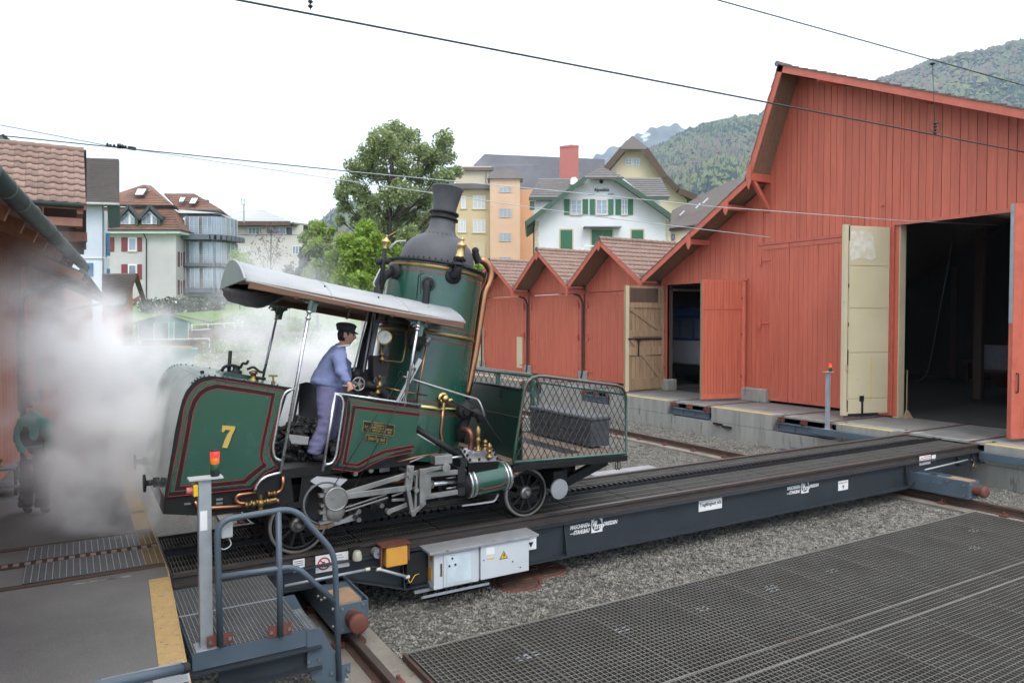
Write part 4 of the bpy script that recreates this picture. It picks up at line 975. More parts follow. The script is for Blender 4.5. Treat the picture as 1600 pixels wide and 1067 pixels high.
s = MB(); s.prism([P(u, z, .0155) for u, z in ((.5, 4.2), (.62, 4.12), (1.0, 4.18), (1.3, 4.1), (1.34, 4.5), (1.3, 4.85), (.85, 4.9), (.6, 4.8))], P(0, 0, .002) - P(0, 0, 0)); obj('bare_patch', s, mat('worn_paint', (.68, .66, .60), .7, col2=(.56, .51, .38), scale=5, contrast=.12), o)
# right leaf of the tall doorway: free edge near the camera, hinged out of the frame
o, L_, P, blk = open_leaf(XW - .12, D3a - .1, 16.95, 7.86, .07, 5.0, 'open_door', 'red door leaf at the frame edge with a pale strip down its end', M['red_wood'], th=.09)
s = MB()
for i in range(12): w = L_ / 12; blk(s, i * w + .004, (i + 1) * w - .004, .3, 4.95, .001, .018)
q = obj('door_boards', s, M['red_wood'], o); q['kind'] = 'stuff'
s = MB(); blk(s, L_ - .18, L_ + .01, .07, 5.0, .019, .045); obj('stile', s, M['red_trim'], o)
s = MB(); blk(s, L_ + .011, L_ + .02, 2.5, 5.0, -.07, .03); obj('bare_strip', s, M['galvanised'], o)
s = MB(); s.tube([P(L_ - .09, 1.45, .045), P(L_ - .09, 1.45, .1), P(L_ - .09, 1.05, .1), P(L_ - .09, 1.05, .045)], .014, 8); obj('handle', s, M['iron'], o)
# eaves timbers on the left slope, rafter ends on the right slope
for (px_, py_, h) in ((1172, 284, .72), (1136, 318, .48), (1078, 366, .5)):
    q = F_(px_, py_); pendant(HALL, q.y, hz(q.y) + .06, h, .17)
q = F_(1172, 300)
s = MB(); s.bar((XF + .1, q.y, hz(q.y) - .35), (XW - .02, q.y, hz(q.y) - 1.25), .1, .12); obj('strut', s, M['red_trim'], HALL)
for px_, py_ in ((1281, 117), (1432, 146)):
    q = F_(px_, py_); s = MB(); s.box((XF + .02, q.y - .11, hz(q.y) - .02), (XW, q.y + .11, hz(q.y) + .16)); obj('purlin', s, M['red_trim'], HALL)
s = MB(); s.box((XF, vA.y - .2, vA.z - .5), (XW, vA.y + .05, vA.z - .3)); obj('purlin', s, M['red_trim'], HALL)
s = MB(); q = W_(1382, 322); s.tube([(XW - .03, q.y, q.z), (XW - .1, q.y, q.z), (XW - .12, q.y + .03, q.z - .05)], .02, 6); obj('eye_bolt', s, M['red_trim'], HALL)
# closed sides so that the inside is dark
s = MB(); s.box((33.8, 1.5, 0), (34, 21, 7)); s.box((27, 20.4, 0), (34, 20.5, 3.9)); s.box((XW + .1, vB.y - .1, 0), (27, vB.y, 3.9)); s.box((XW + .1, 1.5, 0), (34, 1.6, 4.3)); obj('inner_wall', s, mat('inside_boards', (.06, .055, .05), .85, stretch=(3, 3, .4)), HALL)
s = MB()
for y in (18.0, 15.6, 12.6, 9.4, 6.2): s.box((33.7, y - .15, 0), (33.79, y + .15, 5)); s.box((25, y - .12, 0), (25.2, y + .12, 5.5))
obj('roof_post', s, M['dark_wood'], HALL)
# cream lean-to at the far end of the row
t = thing('station_building', 'cream boarded building end with a glazed window beyond the red sheds', 'building', (19, 36.5, 0))
s = MB(); s.box((18.9, vD.y + .2, 0), (27, vD.y + 5, 3.6)); obj('wall', s, M['cream'], t)
s = MB(); s.box((18.5, vD.y + .1, 3.6), (27, vD.y + 5.4, 3.75)); obj('roof', s, M['slate'], t)
for y in (vD.y + .6, vD.y + 2.2):
    s = MB(); s.box((18.86, y, 1.2), (18.9, y + 1.1, 2.6)); f = obj('window', s, M['white'], t); s = MB()
    for i in range(2):
        for j in range(3): s.box((18.85, y + .06 + i * .5, 1.25 + j * .45), (18.858, y + .5 + i * .5, 1.65 + j * .45))
    obj('pane', s, M['glass'], f)
# things inside
s = MB(); s.box((XW + .3, 1.6, .014), (33.6, 20.4, .018)); obj('floor_shade', s, mat('floor_shade', (.05, .048, .045), .7, col2=(.03, .03, .028), scale=.8), HALL)  # dark sheet over the hall floor, the dim interior painted into its colour
t = thing('railcar', 'blue and white railcar standing in the dark small doorway', 'railcar', (22, 22, 0))
s = MB(); s.box((21.2, 20.6, .8), (26.4, 22.9, 1.75)); obj('body', s, M['white_sheet'], t, bevel=.06)
s = MB(); s.box((21.2, 20.6, 1.76), (26.4, 22.9, 2.75)); ub = obj('upper_body', s, M['dull_blue'], t, bevel=.06)
s = MB(); s.prism([(21.0, 20.5, 2.76), (21.0, 23.0, 2.76), (21.0, 22.4, 3.02), (21.0, 21.75, 3.08), (21.0, 21.1, 3.02)], (5.5, 0, 0)); obj('roof', s, M['dull_blue'], t)
for y in (20.7, 21.45, 22.2): s = MB(); s.box((21.185, y, 1.85), (21.2, y + .6, 2.6)); obj('window', s, M['glass'], ub)
for x in (22.3, 25.5): s = MB(); s.cyl((x, 20.9, .4), (x, 22.6, .4), .4, n=20); obj('wheel', s, M['iron'], t)
s = MB(); s.box((21.0, 20.8, .4), (21.19, 22.7, .8)); obj('buffer_beam', s, M['iron'], t)
t = thing('flat_wagon', 'pale grey low sided wagon parked deep inside the dark hall', 'wagon', (27, 10, 0))
s = MB(); s.box((26, 7.0, .85), (29, 13.2, .95)); obj('floor', s, M['dark_wood'], t)
s = MB(); s.box((25.95, 7.0, .95), (26.0, 13.2, 1.75)); sd_ = obj('side_board', s, M['grey_panel'], t)
for y in (7.2, 9.2, 11.2, 13.0): s = MB(); s.box((25.9, y - .05, .8), (25.949, y + .05, 1.8)); obj('stanchion', s, M['iron'], sd_)
for y in (8.2, 12.0): s = MB(); s.cyl((26.5, y, .4), (28.5, y, .4), .4, n=18); obj('wheel', s, M['iron'], t)
for i, (y, w, h, mm, lab) in enumerate(((12.3, .7, .8, 'rust', 'dark red machine case standing in the hall behind the wagon'), (11.2, .6, 1.1, 'iron', 'tall dark tool cabinet in the hall behind the wagon'), (13.6, 1.0, .7, 'dark_wood', 'low dark wooden crate inside the hall by the cream jamb'))):
    t = thing('tool_chest', lab, 'chest', (30, y, 0), None)
    z0 = 1.2 if i < 2 else 0
    s = MB(); s.box((30, y, 0), (30.8, y + w, z0 + h)); obj('case', s, M[mm], t, bevel=.02); s = MB(); s.box((29.98, y + .06, z0 + h * .6), (29.998, y + w - .06, z0 + h - .06)); obj('drawer', s, M[mm], t)
t = thing('work_bench', 'long work bench in the dark of the hall', 'bench', (31, 14, 0))
s = MB(); s.box((30.6, 13.2, .85), (31.6, 16, .95)); obj('bench_top', s, M['dark_wood'], t)
for y in (13.3, 15.8): s = MB(); s.box((30.7, y, 0), (30.8, y + .1, .85)); obj('leg', s, M['dark_wood'], t)
t = thing('hanging_rope', 'thin dark rope hanging down inside the tall doorway', 'rope', (20, 11.0, 0))
s = MB(); s.tube(smooth_path([(20.4, 10.9, 5.0), (20.2, 11.1, 3.2), (20, 11.35, 1.2), (19.6, 11.45, .9)]), .012, 6); obj('rope', s, M['iron'], t)
t = thing('broom', 'wooden broom leaning on the cream door jamb', 'broom', (18.9, 11.2, 0))
s = MB(); s.cyl((18.80, 11.2, .1), (18.95, 11.29, 1.25), .014, n=8); obj('stick', s, M['raw_wood'], t)
s = MB(); s.hexa([(18.7, 11.1, 0), (18.86, 11.06, 0), (18.88, 11.22, 0), (18.72, 11.26, 0), (18.77, 11.17, .2), (18.81, 11.16, .2), (18.82, 11.2, .2), (18.78, 11.21, .2)]); obj('bristles', s, M['raw_wood'], t)
# ---------------------------------------------------------------- houses beyond the yard
class Front:
    """a facade seen square on at depth D; px coordinates of the survey turn into metres on it"""
    def __init__(s, D, side=800):                # side = the survey column along which the flank runs back
        s.D = D; s.n = -FW0; s.u = RT; s.ex = FW0 + RT * ((side - 800) / 1148)
    def p(s, px, py, o=0):                      # o = metres towards the yard
        return far(px, py, s.D - o)
    def poly(s, mb, pts, depth, o=0): mb.prism([s.p(x, y, o) for x, y in pts], s.ex * depth)
    def rect(s, mb, x0, y0, x1, y1, o0, o1):
        a, b, c, d = s.p(x0, y1), s.p(x1, y1), s.p(x1, y0), s.p(x0, y0); n = s.n
        mb.hexa([a + n * o1, b + n * o1, b + n * o0, a + n * o0, d + n * o1, c + n * o1, c + n * o0, d + n * o0])
    def window(s, t, x0, y0, x1, y1, frame, glass, nx=2, ny=1, sill=None, surround=None, name='window', bw=.9):
        w = MB()
        if surround: s.rect(w, x0 - 1.2, y0 - 1.2, x1 + 1.2, y1 + 1.2, 0, .03)
        if surround:
            so = obj('window_surround', w, surround, t); w = MB()
        s.rect(w, x0, y0, x1, y0 + bw, .03, .09); s.rect(w, x0, y1 - bw, x1, y1, .03, .09)
        for i in range(nx + 1):
            x = x0 + (x1 - x0 - bw) * i / nx; s.rect(w, x, y0 + bw, x + bw, y1 - bw, .03, .09)
        for j in range(1, ny): y = y0 + (y1 - y0) * j / ny; s.rect(w, x0, y - bw * .3, x1, y + bw * .3, .03, .085)
        f = obj(name, w, frame, t); g = MB(); s.rect(g, x0 + bw * .5, y0 + bw * .5, x1 - bw * .5, y1 - bw * .5, .035, .05); obj('pane', g, glass, f)
        if sill: g = MB(); s.rect(g, x0 - 1.5, y1, x1 + 1.5, y1 + 1.3, 0, .14); obj('sill', g, sill, f)
        return f
    def shutter(s, t, x0, y0, x1, y1, m, slats=9):
        g = MB(); s.rect(g, x0, y0, x1, y1, .02, .07); o = obj('shutter', g, m, t); g = MB()
        for i in range(slats):
            y = y0 + 1.2 + (y1 - y0 - 2.4) * i / slats; s.rect(g, x0 + .8, y, x1 - .8, y + (y1 - y0) / slats * .55, .07, .085)
        obj('slats', g, m, o)['kind'] = 'stuff'; return o
def hill_base(t, F, pts_px, depth, m, o=0, name='wall'):
    s = MB(); F.poly(s, pts_px, depth, o); return obj(name, s, m, t)
def course_lines(F, t, pts_l, pts_r, n, m, o=.06, parent=None):
    """raised courses of a far tiled roof, joined"""
    s = MB()
    for i in range(n):
        f = (i + .5) / n; a = [pts_l[0][k] + (pts_l[1][k] - pts_l[0][k]) * f for k in (0, 1)]; b = [pts_r[0][k] + (pts_r[1][k] - pts_r[0][k]) * f for k in (0, 1)]
        s.bar(a_ := F(a), F(b), .10, .05)
    q = obj('tile_courses', s, m, parent or t); q['kind'] = 'stuff'

# A. white house called Alpenblick (right of the chimney)
F = Front(63, 830); t = thing('white_house', 'white house with green shutters and old lettering on its gable', 'house', F.p(940, 500))
wallpts = [(836, 520), (1046, 520), (1046, 338), (974, 279), (911, 279), (836, 340)]
hill_base(t, F, wallpts, 9, M['render_white'])
s = MB()
for x0, x1 in ((835.5, 842), (1040, 1046.5)):
    for i in range(9): F.rect(s, x0, 346 + i * 8.4, x1 - (1.5 if i % 2 else 0), 353.6 + i * 8.4, 0, .03)
obj('corner_stones', s, M['render_cream'], t)['kind'] = 'stuff'
def slope_roof(t, F, a, b, thick, fwd, back, m, edge=None, name='roof'):
    """roof plane whose gable edge runs from a to b (px), coming fwd metres out and going back metres"""
    pa, pb = F.p(*a, fwd), F.p(*b, fwd); n = (pb - pa).cross(F.ex).normalized(); n = n if n.z > 0 else -n
    s = MB(); s.prism([pa, pb, pb - n * thick, pa - n * thick], F.ex * (fwd + back)); r = obj(name, s, m, t)
    if edge: s = MB(); s.prism([pa + n * .02 - FW0 * .05, pb + n * .02 - FW0 * .05, pb - n * (thick + .18) - FW0 * .05, pa - n * (thick + .18) - FW0 * .05], FW0 * .048); obj('barge_board', s, edge, r)
    return r
slope_roof(t, F, (913, 276), (820, 347), .2, 1.2, 9, M['grey_tile'], M['green_trim']); slope_roof(t, F, (965, 276), (1061, 343), .2, 1.2, 9, M['grey_tile'], M['green_trim'])
# half hip on top and the cross roof behind, with tile courses
def hip_face(t, F, p, m, n, name='roof'):
    """tilted roof face given by px corners with their own outward offsets: (x, y, offset)"""
    s = MB(); P = [F.p(x, y, o) for x, y, o in p]; nn = (P[1] - P[0]).cross(P[2] - P[0]).normalized(); nn = nn if nn.dot(F.n) > 0 else -nn
    s.prism(P, -nn * .15); r = obj(name, s, m, t)
    if n:
        c = MB(); k = len(P)
        # courses run level between the left and right edges
        top = sum(1 for q in p if abs(q[1] - min(z[1] for z in p)) < 1.5)
        if k == 3: L0, L1, R0, R1 = P[0], P[1], P[0], P[2]
        else: L0, L1, R0, R1 = P[0], P[3], P[1], P[2]
        for i in range(1, n): f = i / n; a, b = L0.lerp(L1, f), R0.lerp(R1, f); c.bar(a + nn * .02, b + nn * .02, .09, .08)
        obj('tile_courses', c, m, r)['kind'] = 'stuff'
    return r
hip_face(t, F, [(939, 260, -2), (910.5, 277, 1.2), (975, 277, 1.2)], M['grey_tile'], 6)
hip_face(t, F, [(842, 279, -4), (918, 279, -4), (918, 308, -.8), (826.5, 308, -.8)], M['grey_tile'], 9)
hip_face(t, F, [(974, 278, -4), (1033, 278, -4), (1047, 307, -.8), (974, 307, -.8)], M['grey_tile'], 9)
s = MB(); F.rect(s, 826.5, 308, 880, 311, -.9, -.6); F.rect(s, 1010, 307, 1047.5, 310, -.9, -.6); obj('gutter', s, M['green_trim'], t)
s = MB(); F.rect(s, 837, 310, 880, 345, -6, -1.2); F.rect(s, 1010, 309, 1035, 335, -6, -1.2); obj('side_wall', s, M['render_white'], t)
s = MB(); F.rect(s, 828, 312, 836, 325, -1.2, -.8); obj('green_shutter', s, M['green_trim'], t)
for (wx0, wx1, sl, sr) in ((892, 908.5, (881.5, 890), (910.5, 918.8)), (931.5, 948.5, (921.5, 929.5), (950.5, 958.5)), (971.5, 980, (961.5, 970), (981, 989))):
    F.window(t, wx0, 312.5, wx1, 335.5, M['white'], M['sky_glass'], 2, 3, sill=M['render_cream'], surround=M['render_cream'], bw=.8)
    F.shutter(t, sl[0], 311.5, sl[1], 336, M['green_shutter']); F.shutter(t, sr[0], 311.5, sr[1], 336, M['green_shutter'])
for (x0, x1, y1) in ((875.8, 894, 390), (924.5, 940, 384), (940.8, 956.5, 384), (986.8, 1005, 390)):
    if x0 != 940.8: s = MB(); F.rect(s, x0 - 2, 357.5, (x1 if x0 != 924.5 else 956.5) + 2, y1 + 10, 0, .03); obj('window_surround', s, M['render_cream'], t)
    s = MB(); F.rect(s, x0, 359.5, x1, y1 + 10, .03, .08); o = obj('roller_shutter', s, M['green_shutter'], t); s = MB()
    for i in range(14): F.rect(s, x0 + .5, 361 + i * 2.4, x1 - .5, 362.8 + i * 2.4, .08, .10)
    obj('slats', s, M['green_shutter'], o)['kind'] = 'stuff'
s = MB(); F.rect(s, 911, 355.5, 969, 357, 0, .9); obj('awning_box', s, M['grey_panel'], t)
s = MB(); F.rect(s, 908, 385, 966, 387, .8, .9); F.rect(s, 908, 385, 910, 400, .8, .9); obj('balcony_rail', s, M['white'], t)
s = MB(); q = F.p(939.5, 284.3); s.cyl(q, q + F.n * .08, .17, n=16); obj('round_vent', s, M['ink'], t)
def far_letter(t, F, body, px, py, size, width, m):
    me = text_mesh(body, size, bold=.008, extrude=.01); xs = [v.co.x for v in me.vertices]; k = width / (max(xs) - min(xs)); me.transform(Matrix.Diagonal((k, 1, 1, 1)))
    me.transform(Matrix.Translation(F.p(px, py, .04)) @ Matrix((RT, Vector((0, 0, 1)), F.n)).transposed().to_4x4()); me.materials.clear(); me.materials.append(m)
    o = bpy.data.objects.new('lettering', me); C.objects.link(o); WLOC[o] = Vector((0, 0, 0)); o.parent = t; o.location = -WLOC[t]
far_letter(t, F, 'Alpenblick', 928.5, 299.3, .42, 24 * 63 / 1148, M['ink'])
far_letter(t, F, 'anno 19', 920, 304.5, .15, 9 * 63 / 1148, M['grey_steel']); far_letter(t, F, '1910', 950, 304.5, .15, 8 * 63 / 1148, M['grey_steel'])
s = MB(); F.rect(s, 895, 272, 906, 281, -3, -2.2); F.rect(s, 897, 269, 904, 272, -2.9, -2.3); obj('chimney', s, M['white'], t)
s = MB(); s.tube([F.p(835, 350, .1), F.p(834, 357, .1), F.p(834, 420, .1)], .06, 6); obj('downpipe', s, M['dark_gutter'], t)
s = MB(); F.poly(s, [(822, 348), (836, 338), (836, 346), (824, 356)], 1.0, 1.1); obj('eave', s, M['blackish'], t)

# B. beige gabled house behind it
F = Front(88, 1080); t = thing('beige_house', 'tall beige house with brown curved gable roof behind the white house', 'house', F.p(990, 500))
hill_base(t, F, [(935, 520), (1073, 520), (1073, 312), (1050, 290), (1012, 234), (968, 234), (935, 275)], 14, M['render_cream'])
for a, b in (((1012, 231), (1043, 275)), ((1043, 275), (1062, 294)), ((1062, 294), (1090, 305)), ((969, 231), (938, 268))): slope_roof(t, F, a, b, .5, 1.5, 14, M['slate'], M['dark_wood'])
hip_face(t, F, [(988, 212, -3), (966.5, 233, 1.5), (1015, 233, 1.5)], M['slate'], 0)
for x0 in (977.5, 989.5): F.window(t, x0, 248.5, x0 + 9.5, 258.5, M['white'], M['sky_glass'], 2, 2, surround=M['curtain'], bw=.7)
s = MB(); F.rect(s, 971, 237, 973, 243, 0, 1); F.rect(s, 1008, 237, 1010, 243, 0, 1); F.rect(s, 1042, 280, 1044, 287, 0, 1); obj('bracket', s, M['dark_wood'], t)

# C. long slate roofed block, orange stair tower, beige wing, red chimney
F = Front(94, 705); t = thing('apartment_block', 'long beige and orange block with slate roof and orange stair tower', 'building', F.p(780, 500))
hill_base(t, F, [(812, 520), (836, 520), (836, 296), (812, 296)], 12, M['render_orange'])
hill_base(t, F, [(690, 520), (766, 520), (766, 296), (690, 296)], 10, M['render_beige'])
hill_base(t, F, [(712, 290), (768, 290), (768, 260), (712, 260)], 8, M['render_cream'], -3)
s = MB(); F.rect(s, 700, 289, 768, 297, -6, .9); obj('flat_roof', s, M['slate'], t)
s = MB(); F.rect(s, 695, 255.5, 770, 260.5, -9, -2.4); obj('flat_roof', s, M['dark_wood'], t)
s = MB(); P = [F.p(757, 241, -10), F.p(945, 249, -10), F.p(945, 298, -2.5), F.p(800, 298, -2.5), F.p(740, 258, -5)]; s.prism(P, FW0 * .5 - Vector((0, 0, .3))); obj('roof', s, M['blue_slate'], t)
tw = MB(); F.poly(tw, [(766, 520), (812.5, 520), (812.5, 277), (766, 277)], 4, 2.2); tw = obj('stair_tower', tw, M['render_pink'], t)
F2 = Front(94 - 2.2)
s = MB(); s.prism([F.p(761, 279, 2.6), F.p(817, 279, 2.6), F.p(812, 268, 1), F.p(789, 262, .2), F.p(768, 268, 1)], FW0 * 3); obj('roof', s, M['slate'], tw)
for y0, y1 in ((292.5, 301), (326, 340), (364, 377.5), (401.5, 412)): F2.window(t, 779.7, y0, 798.8, y1, M['render_cream'], M['sky_glass'], 3, 1, bw=.7)
for (x0, x1, y0, y1) in ((720.5, 728, 307, 326), (739, 758.5, 306, 326.5), (716, 728, 343, 363), (739, 758.5, 343, 363.5)): F.window(t, x0, y0, x1, y1, M['white'], M['curtain'], 3, 1, sill=M['render_cream'], bw=.7)
s = MB(); F.rect(s, 739, 379, 758.5, 402, .02, .08); obj('roller_shutter', s, M['render_cream'], t)
s = MB(); s.tube([F.p(760, 263, -2.6), F.p(759, 285, -2.6), F.p(766, 296, .3), F.p(766, 410, .3)], .06, 6); obj('downpipe', s, M['dark_gutter'], t)
F = Front(80, 890); t = thing('brick_chimney', 'big plain brick red chimney block above the roofs', 'chimney', F.p(890, 420))
hill_base(t, F, [(874, 520), (904, 520), (904, 228), (892, 226), (874.5, 230)], 2.4, M['brick_red'], name='shaft')
s = MB(); F.poly(s, [(874.2, 231), (904.4, 229.3), (904.4, 227), (874.2, 228.7)], 2.5, .05); obj('coping', s, M['brick_red'], t)
s = MB(); F.rect(s, 882.5, 224, 885, 227.5, -1.5, -1); obj('cowl', s, M['iron'], t)

# D. dark roofed house tucked behind the hall
F = Front(46, 1100); t = thing('dark_roofed_house', 'low house with weathered dark roof showing behind the hall', 'house', F.p(1080, 500))
s = MB(); P = [F.p(1143, 282, -6), F.p(1240, 262, -6), F.p(1240, 330, 0), F.p(1046, 357, 0), F.p(1050, 329, -2.2)]; s.prism(P, FW0 * .2 - Vector((0, 0, .15))); r = obj('roof', s, M['slate'], t)
s = MB()
for (a, b) in (((1098, 318), (1106, 310)), ((1087, 326), (1094, 318)), ((1062, 337), (1069, 330))): s.bar(F.p(*a, -.8), F.p(*b, -1.4), .08, .06)
obj('snow_guard', s, M['zinc'], r)
hill_base(t, F, [(1047, 520), (1200, 520), (1200, 336), (1047, 360)], 5, M['render_cream'], -.5)
F3 = Front(46.5); F3.window(t, 1049, 366, 1054, 375, M['dark_wood'], M['glass'], 1, 1)

# E. grey rendered apartment house with red shutters and glazed bay
F = Front(79, 292); t = thing('apartment_house', 'grey rendered apartment house with red shutters and glazed corner bay', 'building', F.p(250, 500))
hill_base(t, F, [(130, 510), (275, 510), (275, 364), (130, 364)], 14, M['render_grey'])
def side(px0, px1, y0, y1, back, mb):           # strip of wall turning away from the corner
    mb.prism([F.p(px0, y1), F.p(px1, y1, -back), F.p(px1, y0, -back), F.p(px0, y0)], F.ex * 6 - RT * 1)
s = MB(); side(275.1, 292, 366, 510, 3, s); obj('side_wall', s, M['render_grey'], t)
s = MB(); s.prism([F.p(128, 364.5, .8), F.p(281, 364.5, .8), F.p(305, 370, -2.5), F.p(305, 366, -2.5), F.p(281, 359.5, .8), F.p(128, 359.5, .8)], F.ex * 8); obj('eave', s, M['render_white'], t)
s = MB(); s.prism([F.p(128, 360.5, .95), F.p(282, 360.5, .95), F.p(306, 366.5, -2.4), F.p(306, 364.8, -2.4), F.p(282, 358.3, .95), F.p(128, 358.3, .95)], FW0 * .3); obj('gutter', s, M['dark_gutter'], t)
hip_face(t, F, [(128, 323, -2.5), (269, 325, -2.5), (282, 359, .7), (128, 359, .7)], M['tile_red'], 9)
s = MB(); P = [F.p(268, 325, -2.5), F.p(279, 332, -3.5), F.p(288, 346, -3.2), F.p(304, 366, -2.6), F.p(282, 359, .7), F.p(274, 340, -1.2)]; s.prism(P, FW0 * .3 - RT * .3); obj('roof', s, M['tile_red'], t)
s = MB(); s.prism([F.p(130, 321.5, -2), F.p(270, 323, -2), F.p(279, 330, -4), F.p(279, 328, -4), F.p(270, 320.5, -2), F.p(130, 319.5, -2)], FW0 * .4); obj('gutter', s, M['dark_gutter'], t)
hip_face(t, F, [(160, 312, -4.5), (224, 288.5, -9), (271, 321, -2.2), (130, 320, -2.2)], M['tile_red'], 9)
s = MB(); P = [F.p(224, 288.5, -9), F.p(236, 290, -10), F.p(280, 329, -4.5), F.p(271, 321, -2.2)]; s.prism(P, FW0 * .3 - Vector((0, 0, .2))); obj('roof', s, M['tile_red'], t)
s = MB(); F.rect(s, 221.5, 286.2, 243.8, 295.5, -12, -9.4); F.rect(s, 220.8, 285.4, 244.4, 287, -12.1, -9.3); obj('chimney', s, M['dark_wood'], t)
hip_face(t, F, [(256, 302.5, -9), (303, 302.5, -9), (345, 327, -3), (279, 327, -3)], M['tile_red'], 7)
s = MB(); P = [F.p(303, 302.5, -9), F.p(362.5, 341, -7), F.p(345, 327, -3)]; s.prism(P, FW0 * .3 - Vector((0, 0, .2))); obj('roof', s, M['tile_red'], t)
s = MB(); s.prism([F.p(279, 333, -2.8), F.p(342, 333, -2.8), F.p(363, 345, -6.8), F.p(363, 340.5, -6.8), F.p(342, 327.5, -2.8), F.p(279, 327.5, -2.8)], F.ex * 4); obj('eave', s, M['render_white'], t)
s = MB(); F.rect(s, 263, 289.5, 267, 304, -10, -9.6); obj('flue', s, M['grey_steel'], t)
for (a, b, c, d) in (((214, 294), (231, 294), (223.5, 305.5), (208.5, 305.5)), ((281, 307.5), (291, 307.5), (286, 316), (278.5, 316)), ((299, 308.5), (311, 308.5), (304.5, 319), (294, 319))):
    k = -5.2 if a[0] < 250 else -4.6
    s = MB(); s.prism([F.p(*a, k - 1), F.p(*b, k - 1), F.p(*c, k + 1.4), F.p(*d, k + 1.4)], FW0 * .2); o = obj('skylight', s, M['iron'], t)
    cc = Vector(((a[0] + b[0] + c[0] + d[0]) / 4, (a[1] + b[1] + c[1] + d[1]) / 4)); q = [(cc.x + (p[0] - cc.x) * .8, cc.y + (p[1] - cc.y) * .78) for p in (a, b, c, d)]
    s = MB(); s.prism([F.p(*q[0], k - .8 + .12), F.p(*q[1], k - .8 + .12), F.p(*q[2], k + 1.1 + .12), F.p(*q[3], k + 1.1 + .12)], FW0 * .05); obj('pane', s, M['white'], o)
for x0, x1 in ((184.5, 217), (217.5, 252)):      # dormers
    xm = (x0 + x1) / 2 - (1 if x0 > 200 else 0); s = MB(); F.poly(s, [(x0 + 3, 352), (x1 - 5, 352), (x1 - 5, 338), (xm, 326), (x0 + 3, 338)], 3, .1); dm = obj('dormer', s, M['dark_wood'], t)
    s = MB()
    for a, b in (((xm - .6, 319), (x0 - 1, 337)), ((xm + .6, 319), (x1 + 1.5, 337))):
        P0, P1 = F.p(*a, .7), F.p(*b, .7); s.prism([P0, P1, P1 - Vector((0, 0, .5)), P0 - Vector((0, 0, .5))], F.ex * 3)
    F.rect(s, x1 - 4, 337, x1 + .5, 353, -3, .3); obj('roof', s, M['dormer_metal'], dm)
    s = MB(); F.poly(s, [(x0 + 4, 350.5), (x1 - 7, 350.5), (x1 - 7, 341), (xm, 329.5), (x0 + 4, 341)], .05, .16); wf = obj('window', s, M['white'], dm)
    s = MB(); w = (x1 - x0 - 12)
    F.poly(s, [(x0 + 5, 349.5), (x0 + 4 + w * .30, 349.5), (x0 + 4 + w * .30, 337.5), (x0 + 5, 342.5)], .04, .21); F.rect(s, x0 + 5.5 + w * .33, 334.5, x0 + 4 + w * .66, 349.5, .17, .2); F.poly(s, [(x0 + 5.5 + w * .68, 349.5), (x1 - 8, 349.5), (x1 - 8, 342), (x0 + 5.5 + w * .68, 337)], .04, .21); obj('pane', s, M['sky_glass'], wf)
for (y0, y1) in ((372, 392.5), (414, 436)):
    F.window(t, 201, y0, 213.8, y1, M['white'], M['sky_glass'] if y0 < 400 else M['glass'], 1, 1, sill=M['render_cream'], surround=M['render_white'], bw=1.3)
    F.shutter(t, 190, y0 - 1, 199.6, y1 + .5, M['red_shutter']); F.shutter(t, 214.8, y0 - 1, 222, y1 + .5, M['red_shutter'])
F.shutter(t, 171, 371, 178.8, 393, M['red_shutter'])
for (y0, y1) in ((393.5, 417), (437.5, 460.5)):
    for (x0, x1, mm) in ((278, 281, 'red_shutter'), (285.8, 290.2, 'red_shutter')):
        s = MB(); k = lambda x: -3 * (x - 275) / 17
        s.prism([F.p(x0, y1, k(x0) + .1), F.p(x1, y1, k(x1) + .1), F.p(x1, y0, k(x1) + .1), F.p(x0, y0, k(x0) + .1)], FW0 * .05); obj('shutter', s, M[mm], t)
    s = MB(); s.prism([F.p(281.3, y1, k(281.3) + .08), F.p(285.5, y1, k(285.5) + .08), F.p(285.5, y0, k(285.5) + .08), F.p(281.3, y0, k(281.3) + .08)], FW0 * .05); w_ = obj('window', s, M['white'], t)
    s = MB(); s.prism([F.p(282.2, y1 - 1, k(282.3) + .12), F.p(284.6, y1 - 1, k(284.6) + .12), F.p(284.6, y0 + 1, k(284.6) + .12), F.p(282.2, y0 + 1, k(282.2) + .12)], FW0 * .04); obj('pane', s, M['glass'], w_)
s = MB(); s.tube([F.p(222.5, 362, .5), F.p(228.6, 374, .12), F.p(228.6, 480, .12)], .06, 6); obj('downpipe', s, M['iron'], t)
# glazed bay: flat front and rounded right side, three storeys
def bay_pt(f, back=0):                           # f 0..1 along the front, 1..2 round the curve
    if f <= 1: return F.p(290 + 42 * f, 400, -2.2)
    a = (f - 1) * math.pi * .5; c = F.p(332, 400, -2.2)
    return c + RT * (math.sin(a) * 24 * 79 / 1148 * .95) + FW0 * ((1 - math.cos(a)) * 3.2)
def bay_strip(mb, f0, f1, y0, y1, o=0, th=.1):
    z0 = F.p(300, y1).z; z1 = F.p(300, y0).z; k = max(1, int((f1 - f0) * 8)); 
    for i in range(k):
        a, b = bay_pt(f0 + (f1 - f0) * i / k), bay_pt(f0 + (f1 - f0) * (i + 1) / k); d = (b - a).normalized(); n = Vector((d.y, -d.x, 0)) * o
        w = Vector((d.y, -d.x, 0)) * -th
        mb.hexa([(a + n).to_2d().to_3d() + Vector((0, 0, z0)), (b + n).to_2d().to_3d() + Vector((0, 0, z0)), (b + n + w).to_2d().to_3d() + Vector((0, 0, z0)), (a + n + w).to_2d().to_3d() + Vector((0, 0, z0)),
                 (a + n).to_2d().to_3d() + Vector((0, 0, z1)), (b + n).to_2d().to_3d() + Vector((0, 0, z1)), (b + n + w).to_2d().to_3d() + Vector((0, 0, z1)), (a + n + w).to_2d().to_3d() + Vector((0, 0, z1))])
core = MB()
pts = [bay_pt(i / 8) for i in range(17)]
